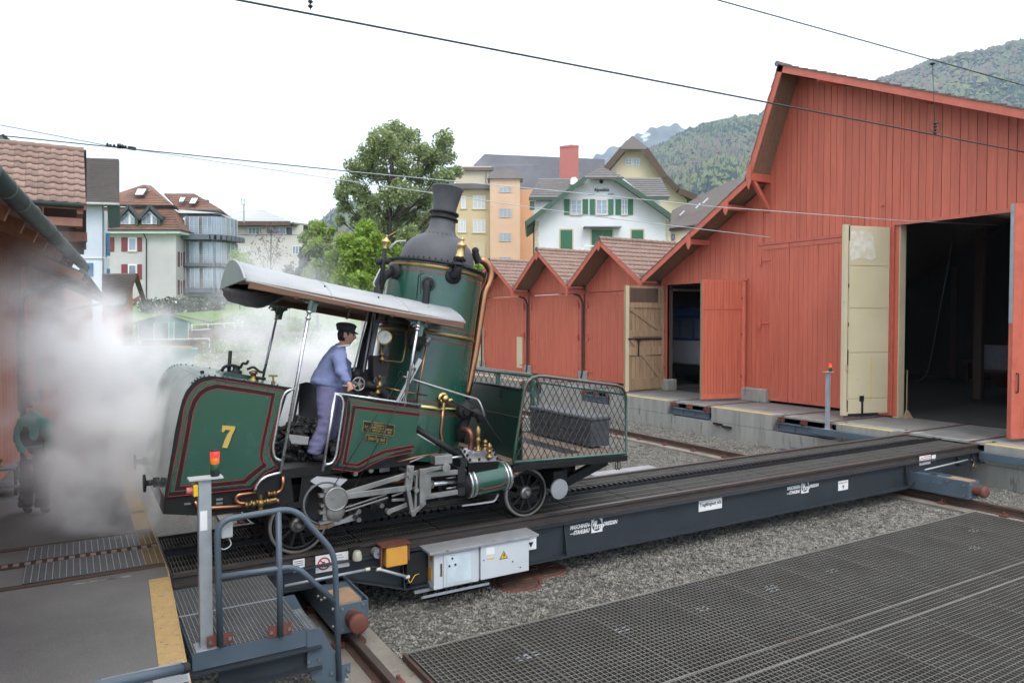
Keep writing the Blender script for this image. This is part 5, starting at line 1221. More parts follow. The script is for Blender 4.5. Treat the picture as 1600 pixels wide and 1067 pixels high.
zb, zt = F.p(300, 462).z, F.p(300, 333).z
core.prism([(p + FW0 * .25 - RT * .15).to_2d().to_3d() + Vector((0, 0, zb)) for p in pts] + [(F.p(352, 400, -9)).to_2d().to_3d() + Vector((0, 0, zb)), (F.p(292, 400, -9)).to_2d().to_3d() + Vector((0, 0, zb))], (0, 0, zt - zb))
bay = obj('glazed_bay', core, M['grey_panel'], t)
for (y0, y1, sl) in ((334, 363, (364, 372)), (374, 408, (409, 414)), (416, 448, (449, 456))):
    s = MB(); bay_strip(s, 0, 2, sl[0], sl[1], .35 if y0 > 340 else .9, 1.0); obj('floor_slab', s, M['grey_steel'], bay)
    for i in range(12):
        if i in (0, 3) : continue
        s = MB(); bay_strip(s, i / 6 + .02, (i + 1) / 6 - .02, y0 + 1, y1, .02, .06); obj('pane', s, M['sky_glass'] if (i % 3 or y0 < 340) else M['glass'], bay)
    for i in range(13):
        s = MB(); bay_strip(s, i / 6 - .015, i / 6 + .015, y0, y1 + 1, .06, .1); obj('mullion', s, M['zinc'], bay)
    s = MB()
    for k in range(5): bay_strip(s, .35, 2, y1 - 12 + k * 3, y1 - 11.6 + k * 3, .32 if y0 > 340 else .85, .04)
    obj('railing', s, M['zinc'], bay)['kind'] = 'stuff'
s = MB(); F.rect(s, 305, 456, 312, 500, -4, -2.6); F.rect(s, 330, 456, 334, 500, -5, -4); obj('pillar', s, M['grey_panel'], t)
s = MB(); F.rect(s, 292, 458, 345, 500, -8, -7); obj('ground_floor_wall', s, M['render_white'], t)

# F. pale low house with hipped grey roof
F = Front(100, 474); t = thing('hipped_house', 'pale beige house with flat grey hipped roof and dark eaves', 'house', F.p(420, 480))
hill_base(t, F, [(340, 510), (474, 510), (474, 352), (340, 352)], 12, M['render_pale'])
s = MB(); F.rect(s, 330, 347.5, 457, 354, -9, 1.2); obj('eave_board', s, M['dark_wood'], t)
s = MB(); s.prism([F.p(457.5, 346.5, 1.2), F.p(470, 352.5, -1.5), F.p(484, 352.5, -1.5), F.p(484, 358, -1.5), F.p(470, 358.5, -1.5), F.p(457.5, 352, 1.2)], F.ex * 8); obj('eave_board', s, M['dark_wood'], t)
hip_face(t, F, [(380, 329.5, -6), (406, 327, -6), (457, 347.5, 1.2), (326, 347.5, 1.2)], M['zinc'], 8)
s = MB(); P = [F.p(406, 327, -6), F.p(485, 351, -1.5), F.p(457, 347.5, 1.2)]; s.prism(P, FW0 * .3 - Vector((0, 0, .2))); obj('roof', s, M['zinc'], t)
hip_face(t, F, [(420, 334, -9), (452, 334, -9), (486, 352.5, -3), (440, 352.5, -3)], M['zinc'], 0)
s = MB(); F.rect(s, 340, 366.5, 474, 367.5, 0, .06); obj('string_course', s, M['grey_panel'], t)
for (x0, x1, y0, y1, gm) in ((388, 406, 355.5, 366.5, 'sky_glass'), (416, 447, 355.5, 366.5, 'glass'), (355, 362, 357, 366, 'sky_glass'), (371, 390, 385, 395, 'curtain'), (457, 471, 384.5, 397, 'glass')): F.window(t, x0, y0, x1, y1, M['white'], M[gm], 3, 1, bw=.7)
s = MB(); F.rect(s, 448, 356, 456, 366.5, 0, .05); obj('loggia', s, M['ink'], t)
F = Front(96)
t = thing('mobile_mast', 'slim antenna mast on the pale hipped roof', 'mast', F.p(381, 345))
s = MB(); s.cyl(F.p(381, 348), F.p(381, 312), .09, n=8); obj('pole', s, M['galvanised'], t)
for dx in (-4, 0, 4): s = MB(); F.rect(s, 381 + dx - .8, 309, 381 + dx + .8, 320, -.1, .15); obj('antenna', s, M['white'], t)
s = MB(); F.rect(s, 377, 319, 385, 320, -.1, .05); F.rect(s, 377, 312, 385, 313, -.1, .05); obj('bracket', s, M['galvanised'], t)

# G. white boarded house with blue shutters
F = Front(42, 166); t = thing('white_boarded_house', 'white boarded house with blue shutters and steep dark roof', 'house', F.p(130, 500))
hill_base(t, F, [(60, 540), (162, 540), (162, 314), (60, 314)], 9, M['weather_board'])
s = MB()
for i in range(30): F.rect(s, 60, 317 + i * 2.8, 162, 318.9 + i * 2.8, 0, .03)
obj('weather_boards', s, M['weather_board'], t)['kind'] = 'stuff'
s = MB(); F.rect(s, 60, 401.5, 164, 404, 0, .09); obj('string_course', s, M['render_white'], t)
s = MB(); s.prism([F.p(162.1, 540), F.p(171, 540, -4), F.p(171, 404, -4), F.p(162.1, 404)], F.ex * 3 - RT * .3); s.prism([F.p(162.1, 404), F.p(168, 404, -4), F.p(168, 330, -4), F.p(162.1, 330)], F.ex * 3 - RT * .3); obj('side_wall', s, M['weather_board'], t)
hip_face(t, F, [(60, 244, -4), (185.5, 248.5, -4), (185.5, 318, .7), (60, 314.5, .7)], M['slate'], 22)
s = MB(); s.tube([F.p(60, 316, .75), F.p(186, 319.5, .75)], .07, 8); obj('gutter', s, M['zinc'], t)
s = MB(); s.prism([F.p(167, 320, .3), F.p(185, 321, .3), F.p(185, 354, -.6), F.p(170, 356, -.6)], FW0 * .2); obj('gable_soffit', s, mat('sea_green', (.10, .14, .145), .6), t)
s = MB(); F.rect(s, 161, 319, 163, 540, .02, .10); obj('downpipe', s, M['grey_panel'], t)
for (x0, x1, y0, y1) in ((100, 112.5, 367.5, 382.5), (132, 146, 411, 432), (99, 110, 411, 432)):
    F.shutter(t, x0, y0, x1, y1, M['blue_shutter'], 7)
for (y0, y1) in ((364, 400), (420, 448)): s = MB(); s.prism([F.p(166, y1, -2 + .1), F.p(171, y1, -3.2 + .1), F.p(171, y0, -3.2 + .1), F.p(166, y0, -2 + .1)], FW0 * .08); obj('shutter', s, M['blue_shutter'], t)
F = Front(60, 10); t = thing('grey_roof_peak', 'small grey pointed roof rising behind the tiled gable', 'roof', F.p(5, 300))
s = MB(); F.poly(s, [(-30, 260), (25, 260), (5, 211), (0, 211), (-20, 222)], 5); obj('roof_face', s, M['grey_steel'], t); s = MB(); F.poly(s, [(2, 211), (5, 209), (20, 222), (18, 224)], 5.2, .2); obj('verge', s, M['iron'], t)

# H. small orange timber house
F = Front(38, 200); t = thing('orange_hut', 'small orange timber house with mossy shingled roof', 'hut', F.p(195, 540))
hill_base(t, F, [(160, 560), (193, 560), (193, 474), (160, 474)], 4, M['hut_orange'])
s = MB(); P = [F.p(193.1, 560), F.p(207.5, 560, -3.6), F.p(207.5, 447, -3.6), F.p(205, 440, -1.8), F.p(193.1, 474)]; s.prism(P, F.ex * 2 - RT * .8); obj('gable_wall', s, M['hut_orange'], t)
s = MB()
for i in range(12): s.prism([F.p(193.3, 498 + i * 4.6, .02), F.p(207.6, 498 + i * 4.6, -3.58), F.p(207.6, 495 + i * 4.6, -3.58), F.p(193.3, 495 + i * 4.6, .02)], F.n * .04 + RT * .03)
obj('boards', s, M['hut_orange'], t)['kind'] = 'stuff'
hip_face(t, F, [(160, 427.5, -1.8), (211, 427, -1.8), (194, 475.5, .5), (160, 477, .5)], M['slate'], 14)
s = MB(); s.prism([F.p(211, 427, -1.8), F.p(227, 477, -5), F.p(224, 478, -5), F.p(208, 433, -1.8)], FW0 * .3); s.prism([F.p(211, 427, -1.8), F.p(194, 475.5, .5), F.p(194, 479, .5), F.p(211, 431, -1.8)], FW0 * .2); obj('barge_board', s, M['dark_wood'], t)
s = MB(); s.bar(F.p(207, 470, -3.4), F.p(219, 463, -4), .1, .1); s.bar(F.p(208, 477, -3.6), F.p(216, 466, -4), .1, .1); obj('gable_truss', s, M['brown_wood'], t)
for x0 in (197, 202.5): s = MB(); k = lambda x: -3.6 * (x - 193) / 14.5; s.prism([F.p(x0, 522, k(x0) + .1), F.p(x0 + 3, 522, k(x0 + 3) + .1), F.p(x0 + 3, 503, k(x0 + 3) + .1), F.p(x0, 503, k(x0) + .1)], FW0 * .05); obj('window', s, M['glass'], t)

# I. turquoise garden hut, fences, wall, wagon
F = Front(44, 300); t = thing('garden_hut', 'low turquoise garden hut with white posts and flat gable', 'hut', F.p(260, 535))
hill_base(t, F, [(212, 536), (301, 536), (301, 504), (263, 491), (212, 504)], 3, M['turquoise'])
s = MB()
for x0, x1 in ((219, 242), (243, 265), (274, 295)):
    for i in range(9): F.rect(s, x0, 505 + i * 3, x1, 507.2 + i * 3, 0, .05)
obj('boards', s, mat('grey_turquoise', (.27, .42, .42), .7), t)['kind'] = 'stuff'
for x in (218, 242, 265, 273, 296): s = MB(); F.rect(s, x - .6, 503, x + .6, 535, .05, .12); obj('post', s, M['white'], t)
for a, b in (((262, 488.5), (207, 504)), ((264, 488.5), (330, 503))): slope_roof(t, F, a, b, .10, .3, 3.5, M['lead'])
F = Front(40)
t = thing('white_railing', 'white tube railing beside the turquoise hut', 'railing', F.p(280, 540))
s = MB()
s.tube([F.p(298, 508), F.p(367, 504.5)], .025, 6); s.tube([F.p(298, 516), F.p(330, 514)], .025, 6); s.tube([F.p(216, 531), F.p(327, 529)], .03, 6); obj('rail', s, M['white'], t)
for x, y0, y1 in ((300, 506, 520), (325, 505, 515), (350, 505, 513), (367, 504, 514), (379, 500, 512), (327, 529, 552), (219, 531, 545), (258, 530, 545)): s = MB(); s.tube([F.p(x, y0), F.p(x, y1)], .025, 6); obj('post', s, M['white'], t)
t = thing('stone_wall', 'old brown stone retaining wall behind the picket fence', 'wall', F.p(360, 540, -1.5))
s = MB(); s.prism([F.p(295, 550, -1.2), F.p(432, 548, -1.2), F.p(432, 512, -1.2), F.p(350, 514, -1.2), F.p(295, 516, -1.2)], FW0 * 1.0); obj('wall', s, M['stone_wall'], t)
s = MB()
for i in range(60):
    x = 296 + i * 2.3 + rng.uniform(-.6, .6); F.poly(s, [(x, 518 + rng.uniform(-.6, .8)), (x + 2.0, 517), (x + 1.9, 513.5 - (x - 295) * .01 + rng.uniform(-.8, .8)), (x + .2, 514 - (x - 295) * .01)], .9, -1.15)
obj('coping_stones', s, M['stone_wall'], t)['kind'] = 'stuff'
def picket(name, label, x0, y0, x1, y1, h, D, n, m, rail=True):
    F = Front(D); t = thing(name, label, 'fence', F.p((x0 + x1) / 2, (y0 + y1) / 2 + h)); mesh = None
    ma, mb_ = F.p(x0, y0), F.p(x1, y1); step = (mb_ - ma) / n; ph = h * D / 1148; w = step.length * .55
    d = step.normalized(); pm = MB(); pm.prism([-d * w / 2, d * w / 2, d * w / 2 + Vector((0, 0, ph * .9)), Vector((0, 0, ph)), -d * w / 2 + Vector((0, 0, ph * .9))], FW0 * .03)
    for i in range(n):
        base = ma + step * i - Vector((0, 0, ph)); o = obj('picket', pm if mesh is None else mesh, m, t, loc=base); mesh = o.data
    s = MB()
    for f in (.25, .8): s.bar(ma - Vector((0, 0, ph * (1 - f))) + FW0 * .05, mb_ - Vector((0, 0, ph * (1 - f))) + FW0 * .05, .05, .09, side=FW0)
    obj('rail', s, m, t); return t
picket('picket_fence', 'short dark slat fence below the turquoise hut', 222, 531, 327, 530, 22, 38, 42, M['dark_wood'])
M['pale_picket'] = mat('pale_picket', (.46, .45, .40), .85, col2=(.33, .31, .27), rand=.15)
picket('picket_fence', 'long pale picket fence running along the grass bank', 332, 552, 640, 540, 17, 36, 110, M['pale_picket'])
picket('picket_fence', 'upper pale picket fence on top of the grass bank', 418, 518, 640, 514, 17, 42, 70, M['pale_picket'])
picket('picket_fence', 'weathered picket fence in front of the white boarded house', 140, 527, 212, 529, 18, 35, 26, M['dark_wood'])
F = Front(31, 304); t = thing('green_wagon', 'sea green low open wagon with wide rim and chalk lettering', 'wagon', F.p(250, 600))
s = MB(); F.poly(s, [(150, 595), (304, 600), (304, 552), (150, 549)], 2.4); bd = obj('body', s, M['teal_wagon'], t)
s = MB(); F.poly(s, [(150, 551), (309, 553.5), (309, 546), (150, 544.5)], 2.7, .15); obj('rim', s, M['teal_wagon'], bd)
s = MB(); F.poly(s, [(150, 545), (300, 546.2), (300, 543.5), (150, 542.5)], 2.2, -.1); obj('timber_lining', s, M['raw_wood'], bd)
far_letter(bd, F, 'oour', 234.5, 563.5, .30, 17 * 31 / 1148, M['white'])
for x in (175, 285): s = MB(); q = F.p(x, 612, -.2); s.cyl(q, q + FW0 * 1.9, .38, n=20); obj('wheel', s, M['iron'], t)
s = MB(); F.rect(s, 205, 586, 222, 612, .3, .5); 
# ---------------------------------------------------------------- left: dark timber building with long gutter
LB = thing('timber_workshop', 'brown boarded workshop with deep eaves and a long green gutter', 'workshop', (-3, 14, 0))
g0 = on(0, 286, z=3.62); g1 = on(133, 418, z=3.62); gd = (g1 - g0).normalized(); gs = Vector((-gd.y, gd.x, 0))   # gs points away from the yard (left)
if gs.dot(RT) > 0: gs = -gs
gs0 = g0 - gd * 5
s = MB(); s.tube([gs0, g1], .085, 12); gut = obj('gutter', s, M['dark_gutter'], LB)
s = MB(); L_ = (g1 - gs0).length
for i in range(int(L_ / .8)): c = gs0 + gd * (.4 + i * .8); s.lathe(c - gd * .012, gd, [(.086, 0), (.094, .004), (.094, .02), (.086, .024)], 12, caps=False)
obj('gutter_bracket', s, M['lead'], gut)
up = Vector((0, 0, 1))
def lb(dist_left, along, z): p = g0 + gs * dist_left + gd * along; return Vector((p.x, p.y, z))
al = (g1 - g0).length
s = MB(); s.prism([lb(-.02, -5, 3.66), lb(-.02, al + .02, 3.66), lb(4.2, al + .02, 5.5), lb(4.2, -5, 5.5)], (0, 0, -.05)); obj('roof', s, M['slate'], LB)
for i in range(9):
    s = MB(); a = .05 + i * .13; s.prism([lb(a, -5, 3.60 + a * .44), lb(a, al, 3.60 + a * .44), lb(a + .118, al, 3.60 + (a + .118) * .44), lb(a + .118, -5, 3.60 + (a + .118) * .44)], (0, 0, .02)); obj('soffit_board', s, M['soffit'] if i % 3 else M['brown_wood'], LB)
for i in range(13):
    c = -4 + i * 1.05
    if c > al: break
    s = MB(); s.bar(lb(.12, c, 3.53), lb(1.3, c, 4.0), .09, .13); obj('rafter', s, M['brown_wood'], LB)
wl = 1.05                                          # wall set back from the gutter
y = -5.0; AE = al
while AE < 40 and 800 + 1148 * (lb(wl, AE, 1) - CAM).dot(RT) / (lb(wl, AE, 1) - CAM).dot(FW) < 145: AE += .1
s = MB(); s.prism([lb(wl + .06, -5, -.2), lb(wl + .06, AE, -.2), lb(wl + .06, AE, 3.7), lb(wl + .06, -5, 3.7)], gs * .1); obj('wall', s, M['wall_wood'], LB)
while y < AE:
    w = rng.uniform(.15, .19); top = 3.98 if y < al else 3.72
    s = MB(); s.prism([lb(wl, y, .02), lb(wl, y + w - .014, .02), lb(wl, y + w - .014, top), lb(wl, y, top)], gs * (.05 - rng.uniform(0, .012))); obj('board', s, M['wall_wood'], LB); y += w
for c in (2.0, 5.0, 9.2, 12.0, 14.6):
    s = MB(); s.prism([lb(wl - .03, c, .9), lb(wl - .03, c + .9, .9), lb(wl - .03, c + .9, 2.5), lb(wl - .03, c, 2.5)], gs * .03); w_ = obj('window', s, M['dark_wood'], LB)
    s = MB(); s.prism([lb(wl - .045, c + .08, 1.0), lb(wl - .045, c + .82, 1.0), lb(wl - .045, c + .82, 2.4), lb(wl - .045, c + .08, 2.4)], gs * .012); obj('pane', s, M['glass'], w_)
# door of lighter boards near the man
s = MB(); s.prism([lb(wl - .05, al - 6.3, .05), lb(wl - .05, al - 5.2, .05), lb(wl - .05, al - 5.2, 2.3), lb(wl - .05, al - 6.3, 2.3)], gs * .04); d_ = obj('door', s, M['red_wood'], LB)
s = MB()
for z in (.3, .95, 1.6): s.prism([lb(wl - .08, al - 6.25, z), lb(wl - .08, al - 5.25, z), lb(wl - .08, al - 5.25, z + .1), lb(wl - .08, al - 6.25, z + .1)], gs * .03)
obj('door_rail', s, M['red_trim'], d_)
s = MB(); s.tube(fillet([g1 - gd * .15, g1 - gd * .15 - up * .25, lb(.55, al - .9, 3.15), lb(wl - .12, al - 1.3, 3.05), lb(wl - .12, al - 1.3, .2)], .2), .05, 8); obj('downpipe', s, M['dark_gutter'], LB)
s = MB(); s.prism([lb(wl - .10, al - .25, 0), lb(wl - .10, al + .0, 0), lb(wl - .10, al, 3.6), lb(wl - .10, al - .25, 3.6)], gs * .1); obj('corner_post', s, M['red_wood'], LB)
# lower end roof beyond
e0 = on(128, 424, z=3.35); e1 = on(164, 468, z=3.2); 
s = MB(); s.prism([e0, e1, e1 + gs * 3.2 + up * 1.5, e0 + gs * 3.2 + up * 1.5], (0, 0, -.08)); obj('roof', s, M['slate'], LB)
s = MB(); s.tube([e0, e1], .05, 8); obj('gutter', s, M['dark_gutter'], LB)
for i in range(9): c = e0.lerp(e1, i / 8.2); s = MB(); s.bar(c - up * .1, c + gs * 1.1 + up * .42, .08, .12); obj('rafter', s, M['brown_wood'], LB)
s = MB(); s.bar(e1 - up * .12 - gd * .3, e1 + gs * 1.0 - up * .35 - gd * .3, .07, .07); obj('bracket', s, M['grey_panel'], LB)

# upper storey with clay tiles, each tile its own piece
F = Front(20); UT = thing('tiled_gable', 'gable with big clay tiles above the brown workshop', 'roof', (-2, 22.5, 4.5))
r1 = far(131, 237, 20); rz, ry = r1.z, r1.y
e_ = on(118, 318, y=ry - 1.75); ez = e_.z
dn = Vector((0, -1.75, ez - rz)); nrows = 9; th = dn.length / nrows
tm = MB(); tile_field(tm, (0, 0, 0), (1, 0, 0), dn.normalized(), 1, 1, .26, th, lip=.04, segs=5, wav=.035, j=0); mesh = None
for r in range(nrows):
    for c in range(13):
        o = obj('tile', tm if mesh is None else mesh, M['tile'], UT, loc=Vector((r1.x - .26 * (c + 1), ry, rz)) + dn * (r / nrows) + Vector((0, 0, rng.uniform(-.006, .006)))); mesh = o.data
s = MB(); s.prism([(r1.x, ry, rz - .03), (r1.x, ry - 1.75, ez - .03), (r1.x, ry - 1.75, ez - .15), (r1.x, ry, rz - .15)], (-9, 0, 0)); obj('roof', s, M['brown_wood'], UT)
s = MB(); x = r1.x
while x > r1.x - 3.6: s.cyl((x, ry + .02, rz + .02), (x - .4, ry + .02, rz + .02), .10, .085, n=10); x -= .38
obj('ridge_tiles', s, M['tile'], UT)['kind'] = 'stuff'
s = MB(); s.prism([(r1.x, ry, rz - .02), (r1.x, ry + 2.6, rz - 2.45), (r1.x, ry + 2.6, rz - 2.6), (r1.x, ry, rz - .16)], (-9, 0, 0)); obj('roof', s, M['dark_wood'], UT)
s = MB()
for i in range(9): f = i / 9; s.hexa([(r1.x - .2, ry + 2.6 * f, rz - 2.43 * f), (r1.x + .06, ry + 2.6 * f, rz - 2.43 * f), (r1.x + .06, ry + 2.6 * (f + .12), rz - 2.43 * (f + .12)), (r1.x - .2, ry + 2.6 * (f + .12), rz - 2.43 * (f + .12)), (r1.x - .2, ry + 2.6 * f, rz - 2.43 * f + .05), (r1.x + .06, ry + 2.6 * f, rz - 2.43 * f + .05), (r1.x + .06, ry + 2.6 * (f + .12), rz - 2.43 * (f + .12) + .07), (r1.x - .2, ry + 2.6 * (f + .12), rz - 2.43 * (f + .12) + .07)])
obj('verge_tiles', s, M['slate'], UT)['kind'] = 'stuff'
s = MB(); s.tube([(r1.x - 9, ry - 1.82, ez - .06), (r1.x - .05, ry - 1.82, ez - .06)], .06, 8); obj('gutter', s, M['dark_gutter'], UT)
s = MB(); s.prism([(r1.x - .95, ry - 1.2, 2.5), (r1.x - .95, ry + .2, 2.5), (r1.x - .95, ry + .2, ez + 1), (r1.x - .95, ry, rz - .2), (r1.x - .95, ry - 1.2, ez + .3)], (-9, 0, 0)); obj('wall', s, M['brown_wood'], UT)
x = r1.x - .95
while x > r1.x - 6: w = rng.uniform(.13, .17); s = MB(); s.box((x - w + .012, ry - 1.23 - rng.uniform(0, .012), 2.5), (x, ry - 1.201, ez + .2)); obj('board', s, M['brown_wood'], UT); x -= w
s = MB(); s.box((r1.x - .94, ry - 1.6, ez - .55), (r1.x - .08, ry - 1.3, ez - .35)); s.box((r1.x - .2, ry - 1.7, ez - .25), (r1.x - .06, ry + 2.3, ez - .1)); obj('purlin', s, M['brown_wood'], UT)
s = MB(); s.box((r1.x - .9, ry + .3, ez - .75), (r1.x + .05, ry + .6, ez - .5)); obj('beam', s, M['brown_wood'], UT)
s = MB(); s.box((r1.x - 1.3, ry - 1.26, 3.0), (r1.x - 1.22, ry - 1.215, ez + .1)); obj('downpipe', s, M['pale_wire'], UT)
# ---------------------------------------------------------------- trees and bushes
def leaf_mat(name, a, b):
    m = mat(name, a, .6, col2=b, scale=1.7, detail=6, contrast=.14); nt = m.node_tree; N = nt.nodes; L = nt.links; bs = N['Principled BSDF']
    tr = N.new('ShaderNodeBsdfTranslucent'); ms = N.new('ShaderNodeMixShader'); ms.inputs[0].default_value = .35
    src = bs.inputs['Base Color'].links[0].from_socket; L.new(src, tr.inputs['Color'])
    out = [n for n in N if n.type == 'OUTPUT_MATERIAL'][0]; L.new(bs.outputs[0], ms.inputs[1]); L.new(tr.outputs[0], ms.inputs[2]); L.new(ms.outputs[0], out.inputs['Surface']); return m
M['leaf_chestnut'] = leaf_mat('leaf_chestnut', (.36, .43, .18), (.17, .22, .08))
M['leaf_fresh'] = leaf_mat('leaf_fresh', (.34, .47, .065), (.17, .28, .04))
M['leaf_dark'] = leaf_mat('leaf_dark', (.05, .095, .04), (.022, .05, .022))
M['leaf_red'] = leaf_mat('leaf_red', (.20, .075, .07), (.11, .05, .045))
M['blossom'] = mat('blossom', (.68, .66, .56), .8)
def leaves_mesh(name, blobs, size, seed, mats, second=0, flat=1.0):
    """blobs: (centre, radius, count); leaf sized folded faces spread through every blob"""
    r = np.random.default_rng(seed); cs = []
    for c, R_, n in blobs:
        d = r.normal(size=(n, 3)); d /= np.linalg.norm(d, axis=1)[:, None]; rad = R_ * r.uniform(.15, 1, (n, 1)) ** .5
        cs.append(np.array(c)[None] + d * rad * 1.18 * np.array([1, 1, flat])[None])
    c = np.concatenate(cs); n = len(c); q, _ = np.linalg.qr(r.normal(size=(n, 3, 3)))
    u, v, w = q[:, :, 0], q[:, :, 1], q[:, :, 2]; sz = (size * r.uniform(.6, 1.35, n))[:, None]
    P = np.stack([c - u * sz, c - v * sz * .55 + w * sz * .2, c + u * sz, c + v * sz * .55 + w * sz * .2], 1)
    f = (np.array([[0, 1, 2], [0, 2, 3]])[None] + (np.arange(n) * 4)[:, None, None]).reshape(-1, 3)
    me = bpy.data.meshes.new(name); me.vertices.add(n * 4); me.vertices.foreach_set('co', P.reshape(-1).astype(np.float32))
    me.loops.add(len(f) * 3); me.loops.foreach_set('vertex_index', f.reshape(-1).astype(np.int32)); me.polygons.add(len(f))
    me.polygons.foreach_set('loop_start', (np.arange(len(f)) * 3).astype(np.int32)); me.polygons.foreach_set('loop_total', np.full(len(f), 3, np.int32))
    for m in mats: me.materials.append(m)
    if second: mi = (r.random(n) < second).astype(np.int32); me.polygons.foreach_set('material_index', np.repeat(mi, 2))
    me.update(); me.validate(); return me
def tree(name, label, D, base, top, blobs, leaf, size, dens, seed, mats, cat='tree', trunk_r=.22, spread=2.2, group=None, second=0, bark=None):
    """blobs in survey pixels (x, y, radius); limbs run from the trunk to every blob"""
    r = random.Random(seed); b = far(base[0], base[1], D); b.z = min(b.z, gh(b.x, b.y) + .1)
    t = thing(name, label, cat, b, group); tp = far(top[0], top[1], D); k = D / 1148; tm = MB()
    mid = b.lerp(tp, .45) + Vector((r.uniform(-.3, .3), r.uniform(-.3, .3), 0)); trunk = smooth_path([b, mid, tp], 5); nt_ = len(trunk)
    tm.tube(trunk, [trunk_r * (1 - .85 * i / nt_) for i in range(nt_)], 9)
    bl = []
    for (x, y, rad) in blobs:
        c = far(x, y, D + r.uniform(-spread, spread)); R_ = rad * k
        i = min(nt_ - 2, max(int(nt_ * .25), int(nt_ * (.15 + .7 * max(0, (c.z - b.z) / max(.1, tp.z - b.z)) * .85)))); s0 = trunk[i]
        m1 = s0.lerp(c, .55) + Vector((r.uniform(-.3, .3), r.uniform(-.3, .3), -.1 * (c - s0).length)); br = smooth_path([s0, m1, c], 3)
        r0 = trunk_r * (1 - .85 * i / nt_) * .5; tm.tube(br, [max(.012, r0 * (1 - .8 * j / len(br))) for j in range(len(br))], 6)
        for _ in range(5):
            e = c + Vector((r.gauss(0, 1), r.gauss(0, 1), r.gauss(0, .8))) * R_ * .5; tm.tube([br[-2], br[-2].lerp(e, .5) + Vector((0, 0, .08)), e], [r0 * .25, r0 * .15, .006], 4)
            if dens > 0: bl.append((tuple(e), R_ * .55, max(3, int(dens * .5 * rad * rad / 8 / 5))))
        if dens > 0: bl.append((tuple(c), R_, int(dens * rad * rad / 8 * .5)))
    obj('trunk', tm, bark or M['bark'], t)
    if bl:
        me = leaves_mesh('crown', bl, size, seed, mats, second); o = bpy.data.objects.new('crown', me); C.objects.link(o); WLOC[o] = Vector((0, 0, 0)); o.parent = t; o.location = -WLOC[t]; o['kind'] = 'stuff'
    return t
big = [(618, 203, 15), (596, 218, 18), (640, 222, 17), (611, 238, 20), (575, 240, 15), (660, 238, 14), (693, 222, 15), (676, 246, 17), (700, 246, 11), (558, 262, 15), (585, 268, 18), (545, 288, 14), (533, 305, 10), (562, 300, 16), (610, 275, 18), (640, 262, 17), (665, 278, 18), (694, 278, 15), (715, 268, 9), (540, 322, 12), (575, 322, 17), (605, 308, 16), (632, 302, 17), (660, 312, 17), (688, 308, 14), (708, 300, 9), (625, 338, 17), (655, 345, 18), (595, 345, 15), (680, 338, 12), (560, 345, 14), (640, 372, 16), (610, 375, 16), (532, 345, 8)]
tree('chestnut_tree', 'tall chestnut tree with open crown behind the engine chimney', 47, (606, 520), (612, 225), big, 0, .105, 30, 11, [M['leaf_chestnut'], M['blossom']], second=.03, trunk_r=.30)
fr = [(572, 360, 16), (592, 385, 16), (565, 392, 18), (540, 382, 16), (548, 412, 18), (577, 420, 18), (600, 412, 14), (532, 436, 14), (560, 442, 16), (590, 440, 14), (522, 404, 11), (618, 395, 12)]
tree('maple_tree', 'bright green maple in front of the chestnut tree', 40, (566, 520), (570, 370), fr, 0, .12, 26, 12, [M['leaf_fresh']], trunk_r=.13, spread=1.4)
tree('young_tree', 'small fresh green tree between the pale house and the maple', 44, (498, 520), (497, 360), [(495, 358, 13), (482, 372, 12), (508, 372, 12), (494, 385, 14), (514, 392, 9), (480, 392, 8), (520, 360, 6)], 0, .12, 26, 13, [M['leaf_fresh'], M['leaf_chestnut']], second=.4, trunk_r=.11, spread=.9)
tree('garden_bush', 'leafy olive green garden bush below the small fresh tree', 43, (500, 520), (497, 415), [(492, 418, 12), (508, 424, 12), (482, 428, 10), (522, 424, 10), (498, 440, 12), (515, 442, 10), (478, 445, 10)], 0, .11, 26, 14, [M['leaf_chestnut'], M['leaf_fresh']], 'bush', .06, .7, second=.5)
tree('cypress', 'slim dark columnar conifer left of the garden bush', 44, (474, 520), (474, 385), [(474, 390, 4), (473, 400, 6), (475, 412, 7), (473, 424, 7.5), (475, 436, 8), (473, 447, 8)], 0, .10, 60, 15, [M['leaf_dark']], 'conifer', .07, .25)
tree('plum_tree', 'thin reddish plum tree almost bare before the pale house', 60, (424, 500), (424, 352), [(424, 360, 12), (410, 372, 11), (438, 370, 11), (402, 388, 10), (422, 386, 13), (440, 392, 10), (430, 402, 10), (412, 405, 9)], 0, .10, 2.6, 16, [M['leaf_red']], trunk_r=.13, spread=1.0)
tree('garden_bush', 'yellow green bush beside the glazed bay', 58, (375, 505), (375, 395), [(368, 398, 9), (384, 402, 9), (374, 410, 9), (392, 410, 7), (362, 412, 7), (380, 420, 8)], 0, .13, 9, 17, [M['leaf_fresh']], 'bush', .06, .7)
tree('garden_bush', 'dark round bush at the foot of the pale house', 58, (456, 505), (456, 425), [(455, 420, 9), (449, 428, 8), (462, 430, 8)], 0, .12, 12, 18, [M['leaf_dark'], M['leaf_red']], 'bush', .06, .5, second=.3)
tree('potted_palm', 'small green plant peeping over the red shed roof', 40, (748, 440), (747, 415), [(745, 414, 5), (751, 418, 5), (741, 420, 4)], 0, .10, 14, 19, [M['leaf_fresh']], 'plant', .05, .3)
